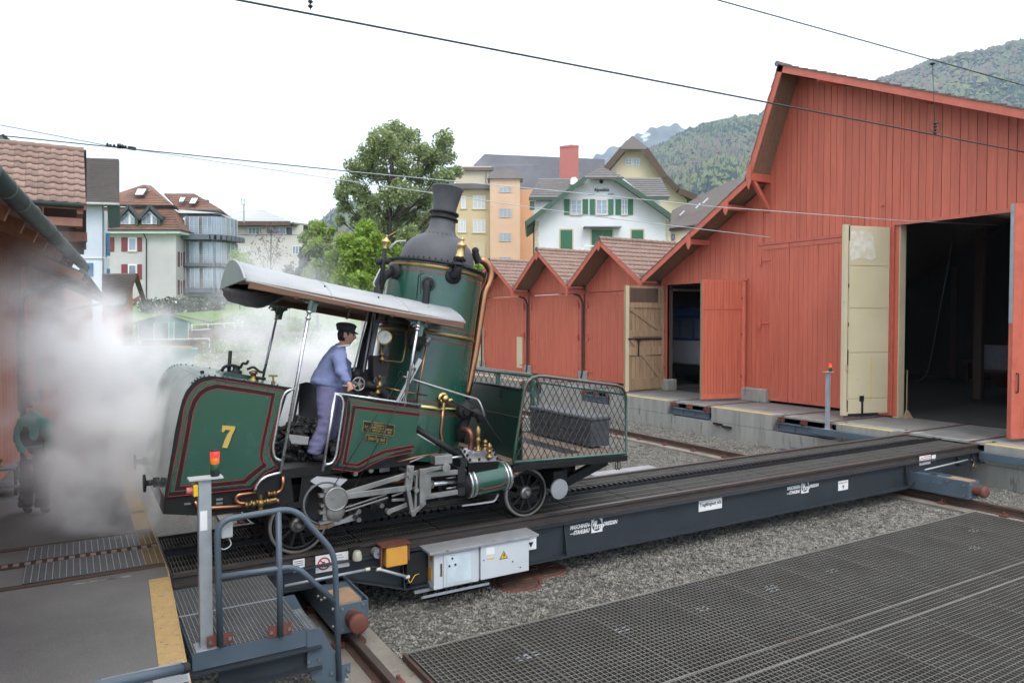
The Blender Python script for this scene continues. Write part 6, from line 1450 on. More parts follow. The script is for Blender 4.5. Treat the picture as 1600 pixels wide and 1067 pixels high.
# evergreen hedge below the apartment house, and the flowering bank
hb_ = []
for i in range(40):
    for j in range(3): hb_.append((tuple(far(222 + i * 3.1, 474 + j * 7 + rng.uniform(-2, 2), 60 + rng.uniform(-1, 1))), .42, 34))
t = thing('hedge', 'dense evergreen hedge with white blossom below the apartment house', 'hedge', far(280, 492, 60))
me = leaves_mesh('foliage', hb_, .12, 21, [M['leaf_dark'], M['blossom']], .08); o = bpy.data.objects.new('foliage', me); C.objects.link(o); o.parent = t; o.location = -WLOC[t]; o['kind'] = 'stuff'
gb = []
r_ = random.Random(5)
for i in range(1500):
    px_ = r_.uniform(300, 660); d_ = r_.uniform(35.5, 52); p = FW0 * d_ + RT * ((px_ - 800) / 1148 * d_); gb.append(((p.x, p.y, gh(p.x, p.y) + .06), .32, 9))
me = leaves_mesh('grass', gb, .11, 22, [M['grass'], M['leaf_fresh']], .35, .35); o = bpy.data.objects.new('grass', me); C.objects.link(o); setp(o, 'tall green grass on the bank between the picket fences', 'grass', None, 'stuff')
fb = [((p := far(r_.uniform(300, 560), r_.uniform(535, 575), r_.uniform(34, 37))).x and tuple(p), .3, 8) for i in range(120)]
me = leaves_mesh('wild_flowers', fb, .07, 23, [M['leaf_fresh'], M['blossom']], .3); o = bpy.data.objects.new('wild_flowers', me); C.objects.link(o); setp(o, 'pale wild flowers at the foot of the grass bank', 'flowers', None, 'stuff')

# ---------------------------------------------------------------- wooded hills and the snowy peak
def hill(name, ridge, D, Dn, zn, rows, m, rough, seed):
    from mathutils import noise
    s = MB(); cols = []
    for (a, b) in zip(ridge, ridge[1:]):
        for i in range(10): cols.append((a[0] + (b[0] - a[0]) * i / 10, a[1] + (b[1] - a[1]) * i / 10))
    cols.append(ridge[-1]); n = len(cols)
    for j in range(rows + 2):
        for (x, y) in cols:
            if j <= rows:
                f = j / rows; d = D + (Dn - D) * f; top = far(x, y, D).z; z = top + (zn - top) * (f ** .85); l = (x - 800) / 1148 * (D + (d - D) * .35)
                z += rough * (1 - f) * f * 3 * noise.fractal(Vector((l * .006, d * .006, seed)), .8, 2.1, 5) * 1.0 + (rough * .18 * noise.noise(Vector((x * .08, seed, 0))) if j == 0 else 0)
            else: d = D * 1.25; z = -50; l = (x - 800) / 1148 * d
            p = FW0 * d + RT * l; s.v.append((p.x, p.y, z))
    for j in range(rows):
        for i in range(n - 1): s.face([j * n + i, (j + 1) * n + i, (j + 1) * n + i + 1, j * n + i + 1], True)
    j = rows + 1
    for i in range(n - 1): s.face([i, i + 1, j * n + i + 1, j * n + i], True)
    o = obj(name, s, m, kind='structure'); return s, n, rows
def wood(name, s, n, rows, count, h0, h1, seed, jmax, jitter):
    r = np.random.default_rng(seed); V = np.array(s.v)
    js = r.integers(0, jmax, count); is_ = r.integers(0, n - 1, count); fu = r.random(count)[:, None]; fv = r.random(count)[:, None]
    js[: count // 8] = 0; fv[: count // 8] *= .15
    A = V[js * n + is_]; B = V[js * n + is_ + 1]; Cc = V[(js + 1) * n + is_]; Dd = V[(js + 1) * n + is_ + 1]
    P = (A * (1 - fu) + B * fu) * (1 - fv) + (Cc * (1 - fu) + Dd * fu) * fv
    h = r.uniform(h0, h1, count); con = r.random(count)
    patch = np.sin(P[:, 0] * .011 + 1) + np.sin(P[:, 1] * .013) + np.sin(P[:, 2] * .03 + P[:, 0] * .02); con = (con + patch * .16)
    kind = np.where(con > .62, 0, np.where(con > .25, 1, 2))
    conifer = np.array([(1, 0, 0), (.3, .95, 0), (-.8, .59, 0), (-.8, -.59, 0), (.3, -.95, 0), (0, 0, 1.0)]) * np.array([.24, .24, 1])
    leafy = np.array([(1, 0, .45), (.3, .95, .5), (-.8, .59, .42), (-.8, -.59, .5), (.3, -.95, .45), (0.08, 0, 1.0)]) * np.array([.42, .42, .85])
    base = np.where(kind[:, None, None] == 0, conifer[None], leafy[None]) * h[:, None, None] * r.uniform(.8, 1.2, (count, 6, 1))
    a = r.uniform(0, 6.28, count); ca, sa = np.cos(a)[:, None], np.sin(a)[:, None]
    X = base[:, :, 0] * ca - base[:, :, 1] * sa; Y = base[:, :, 0] * sa + base[:, :, 1] * ca
    v = np.stack([X, Y, base[:, :, 2]], 2) + P[:, None, :] - np.array([0, 0, 1.5])
    fc = np.array([(0, 1, 5), (1, 2, 5), (2, 3, 5), (3, 4, 5), (4, 0, 5)]); f = (fc[None] + (np.arange(count) * 6)[:, None, None]).reshape(-1, 3)
    me = bpy.data.meshes.new(name); me.vertices.add(count * 6); me.vertices.foreach_set('co', v.reshape(-1).astype(np.float32)); me.loops.add(len(f) * 3)
    me.loops.foreach_set('vertex_index', f.reshape(-1).astype(np.int32)); me.polygons.add(len(f)); me.polygons.foreach_set('loop_start', (np.arange(len(f)) * 3).astype(np.int32)); me.polygons.foreach_set('loop_total', np.full(len(f), 3, np.int32))
    for q in ('wood_conifer', 'wood_leafy', 'wood_bare'): me.materials.append(M[q])
    me.polygons.foreach_set('material_index', np.repeat(kind, 5).astype(np.int32)); me.update(); me.validate()
    o = bpy.data.objects.new(name, me); C.objects.link(o); setp(o, 'mixed forest covering the steep hill behind the sheds' if count > 20000 else 'forest on the low far hill behind the chestnut tree', 'forest', None, 'stuff')
M['wood_conifer'] = mat('wood_conifer', (.014, .032, .024), .9, col2=(.008, .02, .015), scale=.02)
M['wood_leafy'] = mat('wood_leafy', (.135, .155, .042), .9, col2=(.06, .085, .03), scale=.012, contrast=.12)
M['wood_bare'] = mat('wood_bare', (.135, .088, .062), .9, col2=(.085, .06, .045), scale=.02)
M['hill_floor'] = mat('hill_floor', (.07, .08, .04), .95, col2=(.04, .04, .028), scale=.01)
M['rock'] = mat('rock', (.13, .13, .135), .9, col2=(.05, .052, .06), scale=.009, detail=10, spots=((.80, .82, .85), .60), spscale=.014, contrast=.12)
s, n, rw = hill('wooded_hill', [(905, 330), (960, 275), (1000, 252), (1040, 232), (1075, 212), (1100, 206), (1140, 196), (1190, 187), (1250, 172), (1330, 148), (1395, 126), (1450, 106), (1530, 90), (1600, 71), (1700, 50), (1850, 15), (2100, -40)], 1500, 420, 14, 26, M['hill_floor'], 60, 3.1)
wood('hillside_forest', s, n, rw, 60000, 8, 17, 31, 24, 4)
s, n, rw = hill('distant_hill', [(380, 470), (470, 380), (520, 340), (570, 318), (620, 308), (690, 316), (760, 350), (850, 400)], 1700, 700, 14, 14, M['hill_floor'], 50, 7.7)
wood('hillside_forest', s, n, rw, 6000, 12, 22, 32, 13, 4)
hill('snowy_peak', [(860, 330), (905, 268), (925, 249), (945, 238), (960, 229), (975, 224), (990, 214), (1003, 210), (1015, 205), (1030, 201), (1042, 196), (1055, 195), (1066, 199), (1078, 207), (1100, 222), (1150, 250), (1250, 330)], 2700, 1700, 14, 24, M['rock'], 110, 5.3)
# ---------------------------------------------------------------- the rack steam engine
LOC = thing('steam_locomotive', 'dark green rack steam engine with upright boiler and gold number seven', 'locomotive', (3.6, 8.9, 0))
YN, YB = 7.75, 10.05
def L(px_, py_, y=YN): return on(px_, py_, y=y)
def T_(name, pts, y, r, m, parent=LOC, fil=0, n=8):
    """tube along survey pixels; y is one plane or one value per point"""
    ys = y if isinstance(y, (list, tuple)) else [y] * len(pts); P = [L(p[0], p[1], yy) for p, yy in zip(pts, ys)]
    if fil: P = fillet(P, fil)
    s = MB(); s.tube(P, r, n); return obj(name, s, m, parent)
def plate(name, pts, y, th, m, parent=LOC, bevel=0):
    s = MB(); s.prism([L(p[0], p[1], y) for p in pts], (0, th, 0)); return obj(name, s, m, parent, bevel)
def xz(pts, y):
    P = [Vector((q.x, q.z)) for q in (L(p[0], p[1], y) for p in pts)]
    a = sum(P[i].x * P[(i + 1) % len(P)].y - P[(i + 1) % len(P)].x * P[i].y for i in range(len(P)))
    return P if a > 0 else P[::-1]
def band(mb, poly, d0, d1, y, skip=lambda a, b: False):
    o, i = offset2(poly, d0) if d0 else poly, offset2(poly, d1); n = len(poly)
    for k in range(n):
        j = (k + 1) % n
        if skip(poly[k], poly[j]): continue
        mb.poly([(o[k].x, y, o[k].y), (o[j].x, y, o[j].y), (i[j].x, y, i[j].y), (i[k].x, y, i[k].y)])
def ribbon(mb, pts, w, y, closed=True):        # painted line of width w along 2D points
    n = len(pts); L2, R2 = [], []
    for i in range(n):
        a, b = (pts[i - 1], pts[(i + 1) % n]) if closed or 0 < i < n - 1 else ((pts[0], pts[1]) if i == 0 else (pts[-2], pts[-1]))
        d = (b - a).normalized(); q = Vector((-d.y, d.x)) * w / 2; L2.append(pts[i] + q); R2.append(pts[i] - q)
    for i in range(n if closed else n - 1):
        j = (i + 1) % n; mb.poly([(R2[i].x, y, R2[i].y), (R2[j].x, y, R2[j].y), (L2[j].x, y, L2[j].y), (L2[i].x, y, L2[i].y)])
def lining(parent, poly, y, l1, l2, l3, closed=True, skip=lambda a, b: False):
    """edging along poly, red lines l1 l2 l3 and the black band between l2 and l3, all read off as survey pixels"""
    f = lambda l: [Vector((q.x, q.z)) for q in (L(*p) for p in l)]
    a1, a2, a3 = f(l1), f(l2), f(l3)
    s = MB(); band(s, poly, 0, .042, y - .003, skip); obj('black_edging', s, M['black_paint'], parent)
    s = MB()
    for a in (a1, a2, a3): ribbon(s, a, .0085, y - .0035, closed)
    obj('red_lining', s, M['red_line'], parent); s = MB(); n = len(a2)
    for i in range(n if closed else n - 1):
        j = (i + 1) % n; s.poly([(p.x, y - .0025, p.y) for p in (a2[i], a2[j], a3[j], a3[i])])
    obj('black_lining', s, M['black_paint'], parent)
def z4(pts, ox, oy): return [(ox + x / 3.557, oy + y / 3.557) for x, y in pts]
# rear water and coal body
B_ = [(256.7, 776.5), (273.6, 672.5), (280, 642), (284.5, 625), (290, 612), (298.9, 600.8), (307, 593.5), (317, 589), (331.2, 587.3), (356.5, 590.4), (460.5, 606.4), (448, 617), (441, 640), (433, 668), (427, 693), (428, 708), (440, 729), (416, 741), (400, 757), (393, 764.5)]
s = MB(); s.prism([L(*p) for p in B_], (0, YB - YN, 0)); body = obj('tank_body', s, M['green_paint'], LOC)
pb = xz(B_, YN); R1 = [(115, 768), (150, 580), (187, 400), (203, 285), (228, 212), (268, 160), (318, 130), (385, 115), (560, 143), (752, 175), (725, 290), (690, 450), (678, 520), (690, 572), (724, 604), (655, 636), (608, 690), (582, 721)]
R2_ = [(150, 737), (180, 575), (213, 400), (230, 290), (254, 226), (286, 183), (330, 156), (385, 141), (560, 167), (712, 192), (690, 300), (655, 460), (641, 530), (646, 572), (668, 596), (612, 640), (572, 672), (545, 696)]
R3 = [(182, 709), (208, 570), (239, 400), (256, 298), (276, 243), (303, 205), (342, 180), (390, 167), (560, 191), (688, 211), (668, 315), (632, 475), (625, 535), (628, 560), (640, 586), (592, 620), (560, 646), (538, 672)]
lining(body, pb, YN, z4(R1, 230, 560), z4(R2_, 230, 560), z4(R3, 230, 560))
s = MB()
tops = [L(*p) for p in B_[5:11]]
for a, b2 in zip(tops, tops[1:]):
    d = (b2 - a)
    for f in (.25, .75):
        c = a + d * f
        for yy in (7.80, 9.99): s.sphere((c.x, yy, c.z + .004), .011, 6, 4)
obj('rivets', s, M['dark_green_paint'], body)['kind'] = 'stuff'
seven = [(347.3, 664.2), (367.9, 666), (367, 670.5), (362.5, 679), (359.5, 688.5), (355, 699.8), (347, 699), (350.5, 688), (355.5, 678), (360, 671.8), (351.8, 671.2), (349.8, 675), (346.4, 674.5)]
s = MB(); s.prism([Vector((q.x + .008, YN - .003, q.z - .008)) for q in (L(*p) for p in seven)], (0, .002, 0)); obj('numeral_shade', s, M['black_paint'], body)
s = MB(); s.prism([Vector((q.x, YN - .006, q.z)) for q in (L(*p) for p in seven)], (0, .0025, 0)); obj('numeral_seven', s, M['gold'], body)
plate('rear_frame', [(256.5, 777.5), (393, 765.5), (418, 742), (438, 731), (446, 745), (446, 790), (330, 806), (254.7, 803)], YN + .02, 2.25, M['black_paint'])
for x0, y0 in ((288, 786), (338, 779), (338, 785)):
    plate('foot_plate_slot', [(x0, y0), (x0 + 10, y0 - 1), (x0 + 10, y0 + 2), (x0, y0 + 3)], YN + .012, .006, M['steel'])
a = L(254, 765); 
for y in (8.25, 9.55):
    s = MB(); s.lathe((a.x + .02, y, .92), (-1, 0, 0), [(.05, 0), (.05, .06), (.03, .06), (.03, .12), (.09, .13), (.09, .15)], 16); obj('buffer', s, M['iron'], LOC)
# underframe
s = MB(); s.box((1.75, 8.30, .34), (6.0, 9.50, .72)); s.box((1.85, 8.02, .62), (5.9, 9.75, .78)); obj('frame', s, M['black_paint'], LOC)
s = MB()
for x in (2.9, 3.3, 3.75, 4.1): s.box((x, 8.0, .40), (x + .06, 8.3, .62)); s.cyl((x + .15, 7.98, .5), (x + .15, 8.3, .5), .045, n=10)
obj('frame_brackets', s, M['iron'], LOC)
s = MB()
for (px_, py_) in ((580, 735), (556, 740), (561, 799), (561, 812), (597, 790), (640, 740), (650, 690 + 60)): q = L(px_, py_, 7.85); s.cyl(q, q + Vector((0, .3, 0)), .028, n=10)
obj('pin_ends', s, M['steel'], LOC)
plate('stay_plate', [(593, 722), (602, 719), (609, 718), (609, 736), (593, 738)], 7.95, .02, M['steel'])
# cab floor, steps, dark far side
q = L(440, 735); s = MB(); s.box((q.x + .0, 7.80, q.z - .10), (3.3, YB, q.z)); cabf = obj('cab_floor', s, M['black_paint'], LOC)
for a, b2 in (((446, 742), (452, 792)), ((479, 742), (473, 788))):
    s = MB(); s.bar(L(*a, 7.83), L(*b2, 7.83), .10, .03, side=(1, 0, 0)); obj('step_hanger', s, M['black_paint'], LOC)
s = MB(); s.bar(L(449, 789, 7.83), L(480, 787, 7.83), .05, .06); obj('step', s, M['black_paint'], LOC)
plate('far_side_sheet', [(468, 600), (478, 597), (500, 600), (640, 612), (640, 700), (466, 698)], 9.98, .03, M['black_paint'])
T_('far_grab_rail', [(470, 600), (453, 686)], 9.96, .016, M['iron']); plate('far_sill', [(432, 684), (470, 684), (470, 696), (432, 696)], 9.98, .03, M['black_paint'])
s = MB(); r_ = random.Random(3)
for i in range(330):
    fx, fy = r_.random(), r_.random(); h = .34 * math.exp(-((fx - .6) ** 2) * 5 - ((fy - .55) ** 2) * 4); x = q.x + .08 + fx * .95; y = 8.15 + fy * 1.75; sz = r_.uniform(.03, .075)
    b0 = len(s.v); s.sphere((x, y, q.z + h * r_.uniform(.4, 1)), sz, 5, 4, (r_.uniform(.7, 1.2), r_.uniform(.7, 1.2), r_.uniform(.6, 1)))
    for k in range(b0, len(s.v)): v = s.v[k]; s.v[k] = (v[0] + r_.uniform(-.012, .012), v[1] + r_.uniform(-.012, .012), v[2] + r_.uniform(-.012, .012))
s.s = [False] * len(s.s)
obj('coal_heap', s, M['coal'], LOC)['kind'] = 'stuff'
SH = thing('coal_shovel', 'worn steel coal shovel lying on the coal beside the driver', 'shovel', L(466, 688, 8.1))
s = MB(); s.hexa([L(455, 693, 8.0) , L(481, 695, 8.0), L(483, 684, 8.35), L(450, 680, 8.35), L(455, 691, 8.0), L(481, 693, 8.0), L(483, 682, 8.35), L(450, 678, 8.35)]); obj('blade', s, M['steel'], SH)
s = MB(); s.tube([L(452, 682, 8.3), L(430, 668, 8.5)], .016, 8); obj('handle', s, M['dark_wood'], SH)
# forward side sheet with lining and makers' plates
P2 = [(522.6, 614.8), (600, 625.5), (657.6, 634), (655, 650), (650, 675), (645, 706), (620, 713), (602.7, 719.5), (588, 725), (574, 731), (560.6, 737.7), (515.6, 732), (526, 722), (531, 705), (541, 644), (541, 628), (535, 619)]
s = MB(); s.prism([L(*p) for p in P2], (0, .03, 0)); fs = obj('side_sheet', s, M['green_paint'], LOC)
pf2 = xz(P2, YN); xr = L(640, 670).x
Q1 = [(843, 284), (640, 255), (437, 231), (428, 330), (392, 545), (350, 611), (497, 630), (565, 590), (645, 552), (803, 519)]
Q2 = [(838, 304), (640, 279), (464, 260), (450, 360), (408, 588), (420, 592), (498, 600), (565, 561), (645, 527), (806, 497)]
Q3 = [(836, 322), (640, 298), (482, 280), (467, 370), (430, 570), (436, 578), (489, 584), (558, 546), (643, 508), (806, 479)]
lining(fs, pf2, YN, z4(Q1, 420, 560), z4(Q2, 420, 560), z4(Q3, 420, 560), False, lambda a, b: a.x > xr and b.x > xr)
T_('top_rail', [(522, 614), (658, 633)], YN - .01, .014, M['chrome'], fs)
def makers_plate(c4, lines, sz):
    P = [L(p[0], p[1], YN - .008) for p in c4]; ctr = sum(P, Vector()) / 4
    s = MB(); s.prism(P, (0, .006, 0)); o = obj('makers_plate', s, M['brass'], fs)
    s = MB(); s.prism([Vector((ctr.x + (p.x - ctr.x) * .965, YN - .0095, ctr.z + (p.z - ctr.z) * .9)) for p in P], (0, .003, 0)); obj('plate_field', s, M['black_paint'], o)
    sl = (P[1].z - P[0].z) / (P[1].x - P[0].x); w = P[1].x - P[0].x; h = P[0].z - P[3].z; n = len(lines)
    for i, (t, f) in enumerate(lines):
        ww = w * f; x = ctr.x - ww / 2; z = ctr.z + h * .40 - (i + .78) * h * .82 / n + (x - ctr.x) * sl
        letter(o, t, h * .86 / n, (x, YN - .0102, z), M['brass'], slope=sl, width=ww, bold=.0008)
makers_plate([(567.8, 657), (616.8, 664), (615.2, 681.5), (566.3, 674.2)], [('N. RIGGENBACH', .5), ('LOCOMOTIVFABRIK', .9), ('No 1  WINTERTHUR  1873', .82)], .03)
makers_plate([(572.2, 678.3), (605.2, 683), (604, 693.5), (571, 688.8)], [('System Riggenbach', .82)], .03)
# canopy
M['canopy'] = mat('canopy', (.40, .41, .415), .55, col2=(.31, .315, .32), scale=2.2, metal=.1, spots=((.5, .5, .5), .66), spscale=4)
M['canopy_end'] = mat('canopy_end', (.27, .33, .30), .55, col2=(.22, .27, .25), scale=2, spots=((.36, .38, .36), .68), spscale=7)
M['canopy_wood'] = mat('canopy_wood', (.19, .095, .055), .7, col2=(.11, .055, .035), scale=3, stretch=(.5, 5, 5))
NL, NR = L(385, 437, 7.72), L(728, 503, 7.72); FL = on(347, 452, y=9.95); FR = NR + Vector((.25, 2.23, -.03))
def arch(a, b2, h, n=14, dz=0):
    return [a.lerp(b2, i / n) + Vector((0, 0, h * math.sin(math.pi * i / n) ** .75 + dz)) for i in range(n + 1)]
s = MB(); A_ = arch(NL, FL, .27); Z_ = arch(NR, FR, .24); k = len(A_); nseg = 6
grid = [[A_[i].lerp(Z_[i], j / nseg) + Vector((0, 0, -.03 * math.sin(math.pi * j / nseg))) for i in range(k)] for j in range(nseg + 1)]
for row in grid: s.v += [tuple(p) for p in row]
for j in range(nseg):
    for i in range(k - 1): s.face([j * k + i, (j + 1) * k + i, (j + 1) * k + i + 1, j * k + i + 1], True)
can = obj('canopy', s, [M['canopy'], M['canopy_wood']], LOC)
so = can.modifiers.new('sheet', 'SOLIDIFY'); so.thickness = .028; so.offset = -1; so.material_offset = 1; so.material_offset_rim = 0
s = MB()
for f in (.36, .72):
    P = [A_[i].lerp(Z_[i], f) + Vector((0, 0, .003 - .03 * math.sin(math.pi * f))) for i in range(k)]; s.tube(P, .006, 5)
obj('sheet_joint', s, M['canopy'], can)
s = MB()
for f in (.1, .35, .6, .85):
    c = A_[2].lerp(Z_[2], f); s.sphere(c + Vector((0, 0, -.02)), .012, 6, 4)
obj('bolts', s, M['iron'], can)['kind'] = 'stuff'
s = MB(); s.prism([p + Vector((-.005, 0, 0)) for p in A_], (-.02, 0, 0)); obj('canopy_end', s, M['canopy_end'], can)
s = MB(); s.tube([p + Vector((-.012, 0, .004)) for p in A_], .014, 8); obj('canopy_rim', s, M['canopy'], can)
for a, b2, nm in ((NL, NR, 0), (FL, FR, 1)):
    s = MB(); o_ = Vector((0, .035 if nm == 0 else -.035, -.045)); s.bar(a + o_ + Vector((.03, 0, 0)), b2 + o_ + Vector((-.02, 0, 0)), .06, .085); obj('eave_beam', s, M['canopy_wood'], can, bevel=.008)
for f in (.2, .42, .63, .8):
    P = [q + Vector((0, 0, -.085)) for q in [A_[i].lerp(Z_[i], f) for i in range(k)]]; s = MB(); s.tube(P, .022, 6); obj('roof_hoop', s, M['canopy_wood'], can)
s = MB(); s.tube(smooth_path([L(356, 456, 9.6), L(378, 461, 9.0), L(410, 464, 8.5), L(440, 457, 8.15), L(472, 446, 7.95)], 4), [.05, .10, .12, .115, .12, .13, .125, .13, .12, .10, .09, .075, .06, .045, .03, .02, .01][:17], 10)
obj('rolled_canvas', s, M['canvas_black'], can)
# posts and scrolled brackets
def scroll(px_, py_, y, sc_, m, par):
    c = L(px_, py_, y); s = MB()
    s.prism([c + Vector((x * sc_, 0, z * sc_)) for x, z in ((-.26, .015), (.26, -.075), (.12, -.10), (.06, -.16), (.035, -.26), (-.035, -.26), (-.06, -.14), (-.13, -.06))], (0, .012, 0))
    o = obj('bracket', s, m, par)
    for sg in (-1, 1):
        s = MB(); P = [c + Vector((sg * (.10 + .05 * math.cos(t) * (1 - t / 9)) * sc_, -.012, (-.10 + .045 * math.sin(t) * (1 - t / 9)) * sc_)) for t in [i * .5 for i in range(13)]]; s.tube(P, .012 * sc_, 6); obj('scroll', s, m, o)
    return o
M['bracket_green'] = mat('bracket_green', (.085, .14, .125), .5)
def canopy_post(top, bot, y, joint=None):
    o = T_('canopy_post', [top, bot], y, .019, M['chrome'])
    a, b2 = L(*top, y), L(*bot, y); d = (b2 - a).normalized()
    for f in (.10, .135): s = MB(); c = a.lerp(b2, f); s.lathe(c, d, [(.02, 0), (.03, .004), (.03, .022), (.02, .026)], 12); obj('collar', s, M['chrome'], o)
    s = MB(); s.cyl(a, a.lerp(b2, .10), .024); obj('sleeve', s, M['bracket_green'], o)
canopy_post((488.5, 458), (438, 739), 7.755); canopy_post((436, 478), (405, 616), 9.97); canopy_post((655.5, 494), (632, 634), 7.76)
scroll(489, 460, 7.77, .75, M['bracket_green'], can); scroll(436, 472, 9.99, .9, M['bracket_green'], can); scroll(656, 497, 7.78, .8, M['bracket_green'], can)
T_('handrail', [(459, 607), (446, 612), (440, 624), (426, 700), (429, 716), (441, 720)], 7.735, .015, M['chrome'], fil=.06)
T_('handrail', [(523, 615), (534, 619.5), (537, 632), (525, 712), (519, 724), (507, 726)], 7.735, .015, M['chrome'], fil=.05); T_('handrail', [(524, 614), (504, 736)], 7.735, .016, M['chrome'])
# fittings on the rear body
fit = plate('hatch', [(346, 587), (390, 594), (398, 588), (356, 581)], 8.3, .5, M['dark_green_paint'])
T_('hatch_lever', [(357, 590), (360, 548)], 8.5, .02, M['iron'], fit); T_('hatch_lever', [(346, 580), (350, 573), (362, 570), (376, 575)], 8.45, .017, M['iron'], fit, .05)
T_('hatch_clamp', [(352, 583), (372, 586), (392, 590)], 8.35, .016, M['iron'], fit)
s = MB(); c = L(369, 586, 8.45); s.lathe(c, (0, 0, 1), [(.06, -.05), (.06, .04), (.035, .06), (.035, .09)], 14); obj('hatch_boss', s, M['iron'], fit)
T_('crank_handle', [(376, 575), (379, 567), (385, 569), (388, 563)], 8.4, .014, M['iron'], fit, .02)
c = L(396, 592, 8.2); s = MB(); s.lathe(c, (0, 0, 1), [(.055, -.04), (.055, .0), (.03, .01), (.03, .05), (.045, .055), (.045, .08), (.02, .09)], 14); cock = obj('brass_cock', s, M['old_brass'], LOC)
T_('cock_handle', [(386, 577), (396, 573), (406, 581), (411, 582), (415, 573)], 8.15, .013, M['iron'], cock, .02); T_('cock_handle', [(400, 590), (415, 592)], 8.15, .016, M['iron'], cock)
c = L(427, 600, 8.0); s = MB(); s.cyl(c, c + Vector((0, 0, .09)), .01); s.bar(c + Vector((-.045, 0, .09)), c + Vector((.045, 0, .085)), .02, .02); s.cyl(c + Vector((0, 0, .0)), c + Vector((0, 0, .03)), .022); obj('filler_cock', s, M['old_brass'], LOC)
s = MB(); c = L(316, 588, 8.3); s.cyl(c, c + Vector((0, 0, .06)), .02); obj('hinge_lug', s, M['iron'], LOC)
# copper and brass plumbing under the rear body
T_('copper_pipe', [(304, 783), (309, 791), (326, 793.5), (385, 790)], 7.74, .020, M['copper'], fil=.06); T_('copper_pipe', [(388, 786), (373, 786), (367, 779), (372, 773), (399, 769)], 7.74, .018, M['copper'], fil=.05); T_('copper_pipe', [(442, 744), (442, 759), (438, 767), (430, 771)], 7.74, .019, M['copper'], fil=.06)
s = MB()
for px_, py_, r, l in ((390, 788, .035, .05), (397, 785, .03, .04), (424, 771, .03, .04), (428, 783, .025, .05)): c = L(px_, py_, 7.74); s.lathe(c, (1, 0, 0), [(r * .6, -l), (r, -l), (r, -l * .4), (r * .75, -l * .4), (r * .75, l * .4), (r, l * .4), (r, l), (r * .6, l)], 8)
c = L(407, 786, 7.74); s.sphere(c, .045, 10, 8); s.cyl(c + Vector((-.12, 0, 0)), c + Vector((.16, 0, .02)), .024, n=10); s.cyl(c + Vector((0, 0, -.10)), c + Vector((0, 0, .09)), .026, n=10); c = L(418, 783, 7.74); s.sphere(c, .035, 8, 6); obj('brass_valves', s, M['old_brass'], LOC)
s = MB(); s.tube(smooth_path([L(398, 766, 7.735), L(404, 754, 7.735), L(417, 744, 7.735), L(438, 738, 7.735)]), .016, 8); obj('wheel_arch_rim', s, M['chrome'], LOC)
# boiler
TB, BB = L(681.5, 420, 8.9), L(653.5, 612, 8.9); AX = (TB - BB).normalized(); HB = (TB - BB).length; RB = .625
low = BB - AX * .82
s = MB(); s.lathe(low, AX, [(RB, 0), (RB, HB + .82)], 56); boil = obj('boiler', s, M['green_paint'], LOC)
def bh(px_, py_): return (on(px_, py_, y=8.9 - RB) - low).dot(AX)
hb1, hb2, htop = bh(700, 524), bh(650, 635), HB + .82
for h, w, mm in ((hb1, .05, 'old_brass'), (hb2, .055, 'brass'), (htop - .06, .06, 'old_brass')):
    s = MB(); s.lathe(low + AX * (h - w / 2), AX, [(RB, 0), (RB + .007, .002), (RB + .007, w - .002), (RB, w)], 56, caps=False); obj('boiler_band', s, M[mm], boil)
for h in (hb1, hb2):
    for o_ in (-.075, .075):
        s = MB(); s.lathe(low + AX * (h + o_ - .006), AX, [(RB + .0025, 0), (RB + .0025, .012)], 56, caps=False); obj('red_lining', s, M['red_line'], boil)
s = MB(); s.lathe(low + AX * (htop - .14), AX, [(RB + .0025, 0), (RB + .0025, .012)], 56, caps=False); obj('red_lining', s, M['red_line'], boil)
s = MB(); s.lathe(TB - AX * .012, AX, [(RB - .05, 0), (RB + .035, 0), (RB + .035, .03), (.47, .045)], 56); fl = obj('top_flange', s, M['iron'], boil)
hd = lambda px_, py_: (L(px_, py_, 8.9) - TB).dot(AX)
h1, h2, h3, h4 = hd(695, 361), hd(698, 343), hd(698, 337), hd(704, 295)
s = MB(); s.lathe(TB, AX, [(.49, .02), (.489, .08), (.484, .14), (.470, .20), (.445, .26), (.405, .318), (.352, .365), (.292, .405), (.240, .437), (.203, .475), (.180, .53), (.166, h2 - .02)], 48, caps=False)
dome = obj('smokebox_dome', s, M['boiler_black'], LOC)
s = MB()
for h, r in ((.06, .489), (.432, .252)):
    n_ = 40 if r > .4 else 26
    b0 = s.ring(TB + AX * h, AX, r, n_); pts = [Vector(v) for v in s.v[b0:b0 + n_]]; del s.v[b0:]
    for p in pts: s.sphere(p, .013 if r > .4 else .008, 6, 4)
obj('rivets', s, M['iron'], dome)['kind'] = 'stuff'
s = MB(); s.lathe(TB, AX, [(.165, h2 - .03), (.20, h2 - .02), (.20, h2), (.175, h2 + .008), (.175, h3), (.198, h3 + .005), (.195, h3 + .03), (.155, h3 + .04)], 36, caps=False); obj('collar', s, M['iron'], dome)
s = MB(); s.lathe(TB, AX, [(.152, h3 + .02), (.158, h3 + .1), (.20, h4 - .03), (.212, h4 - .02), (.214, h4), (.203, h4 + .006), (.15, h3 + .15), (.14, h3 + .05)], 40, caps=False); obj('chimney', s, M['boiler_black'], dome)
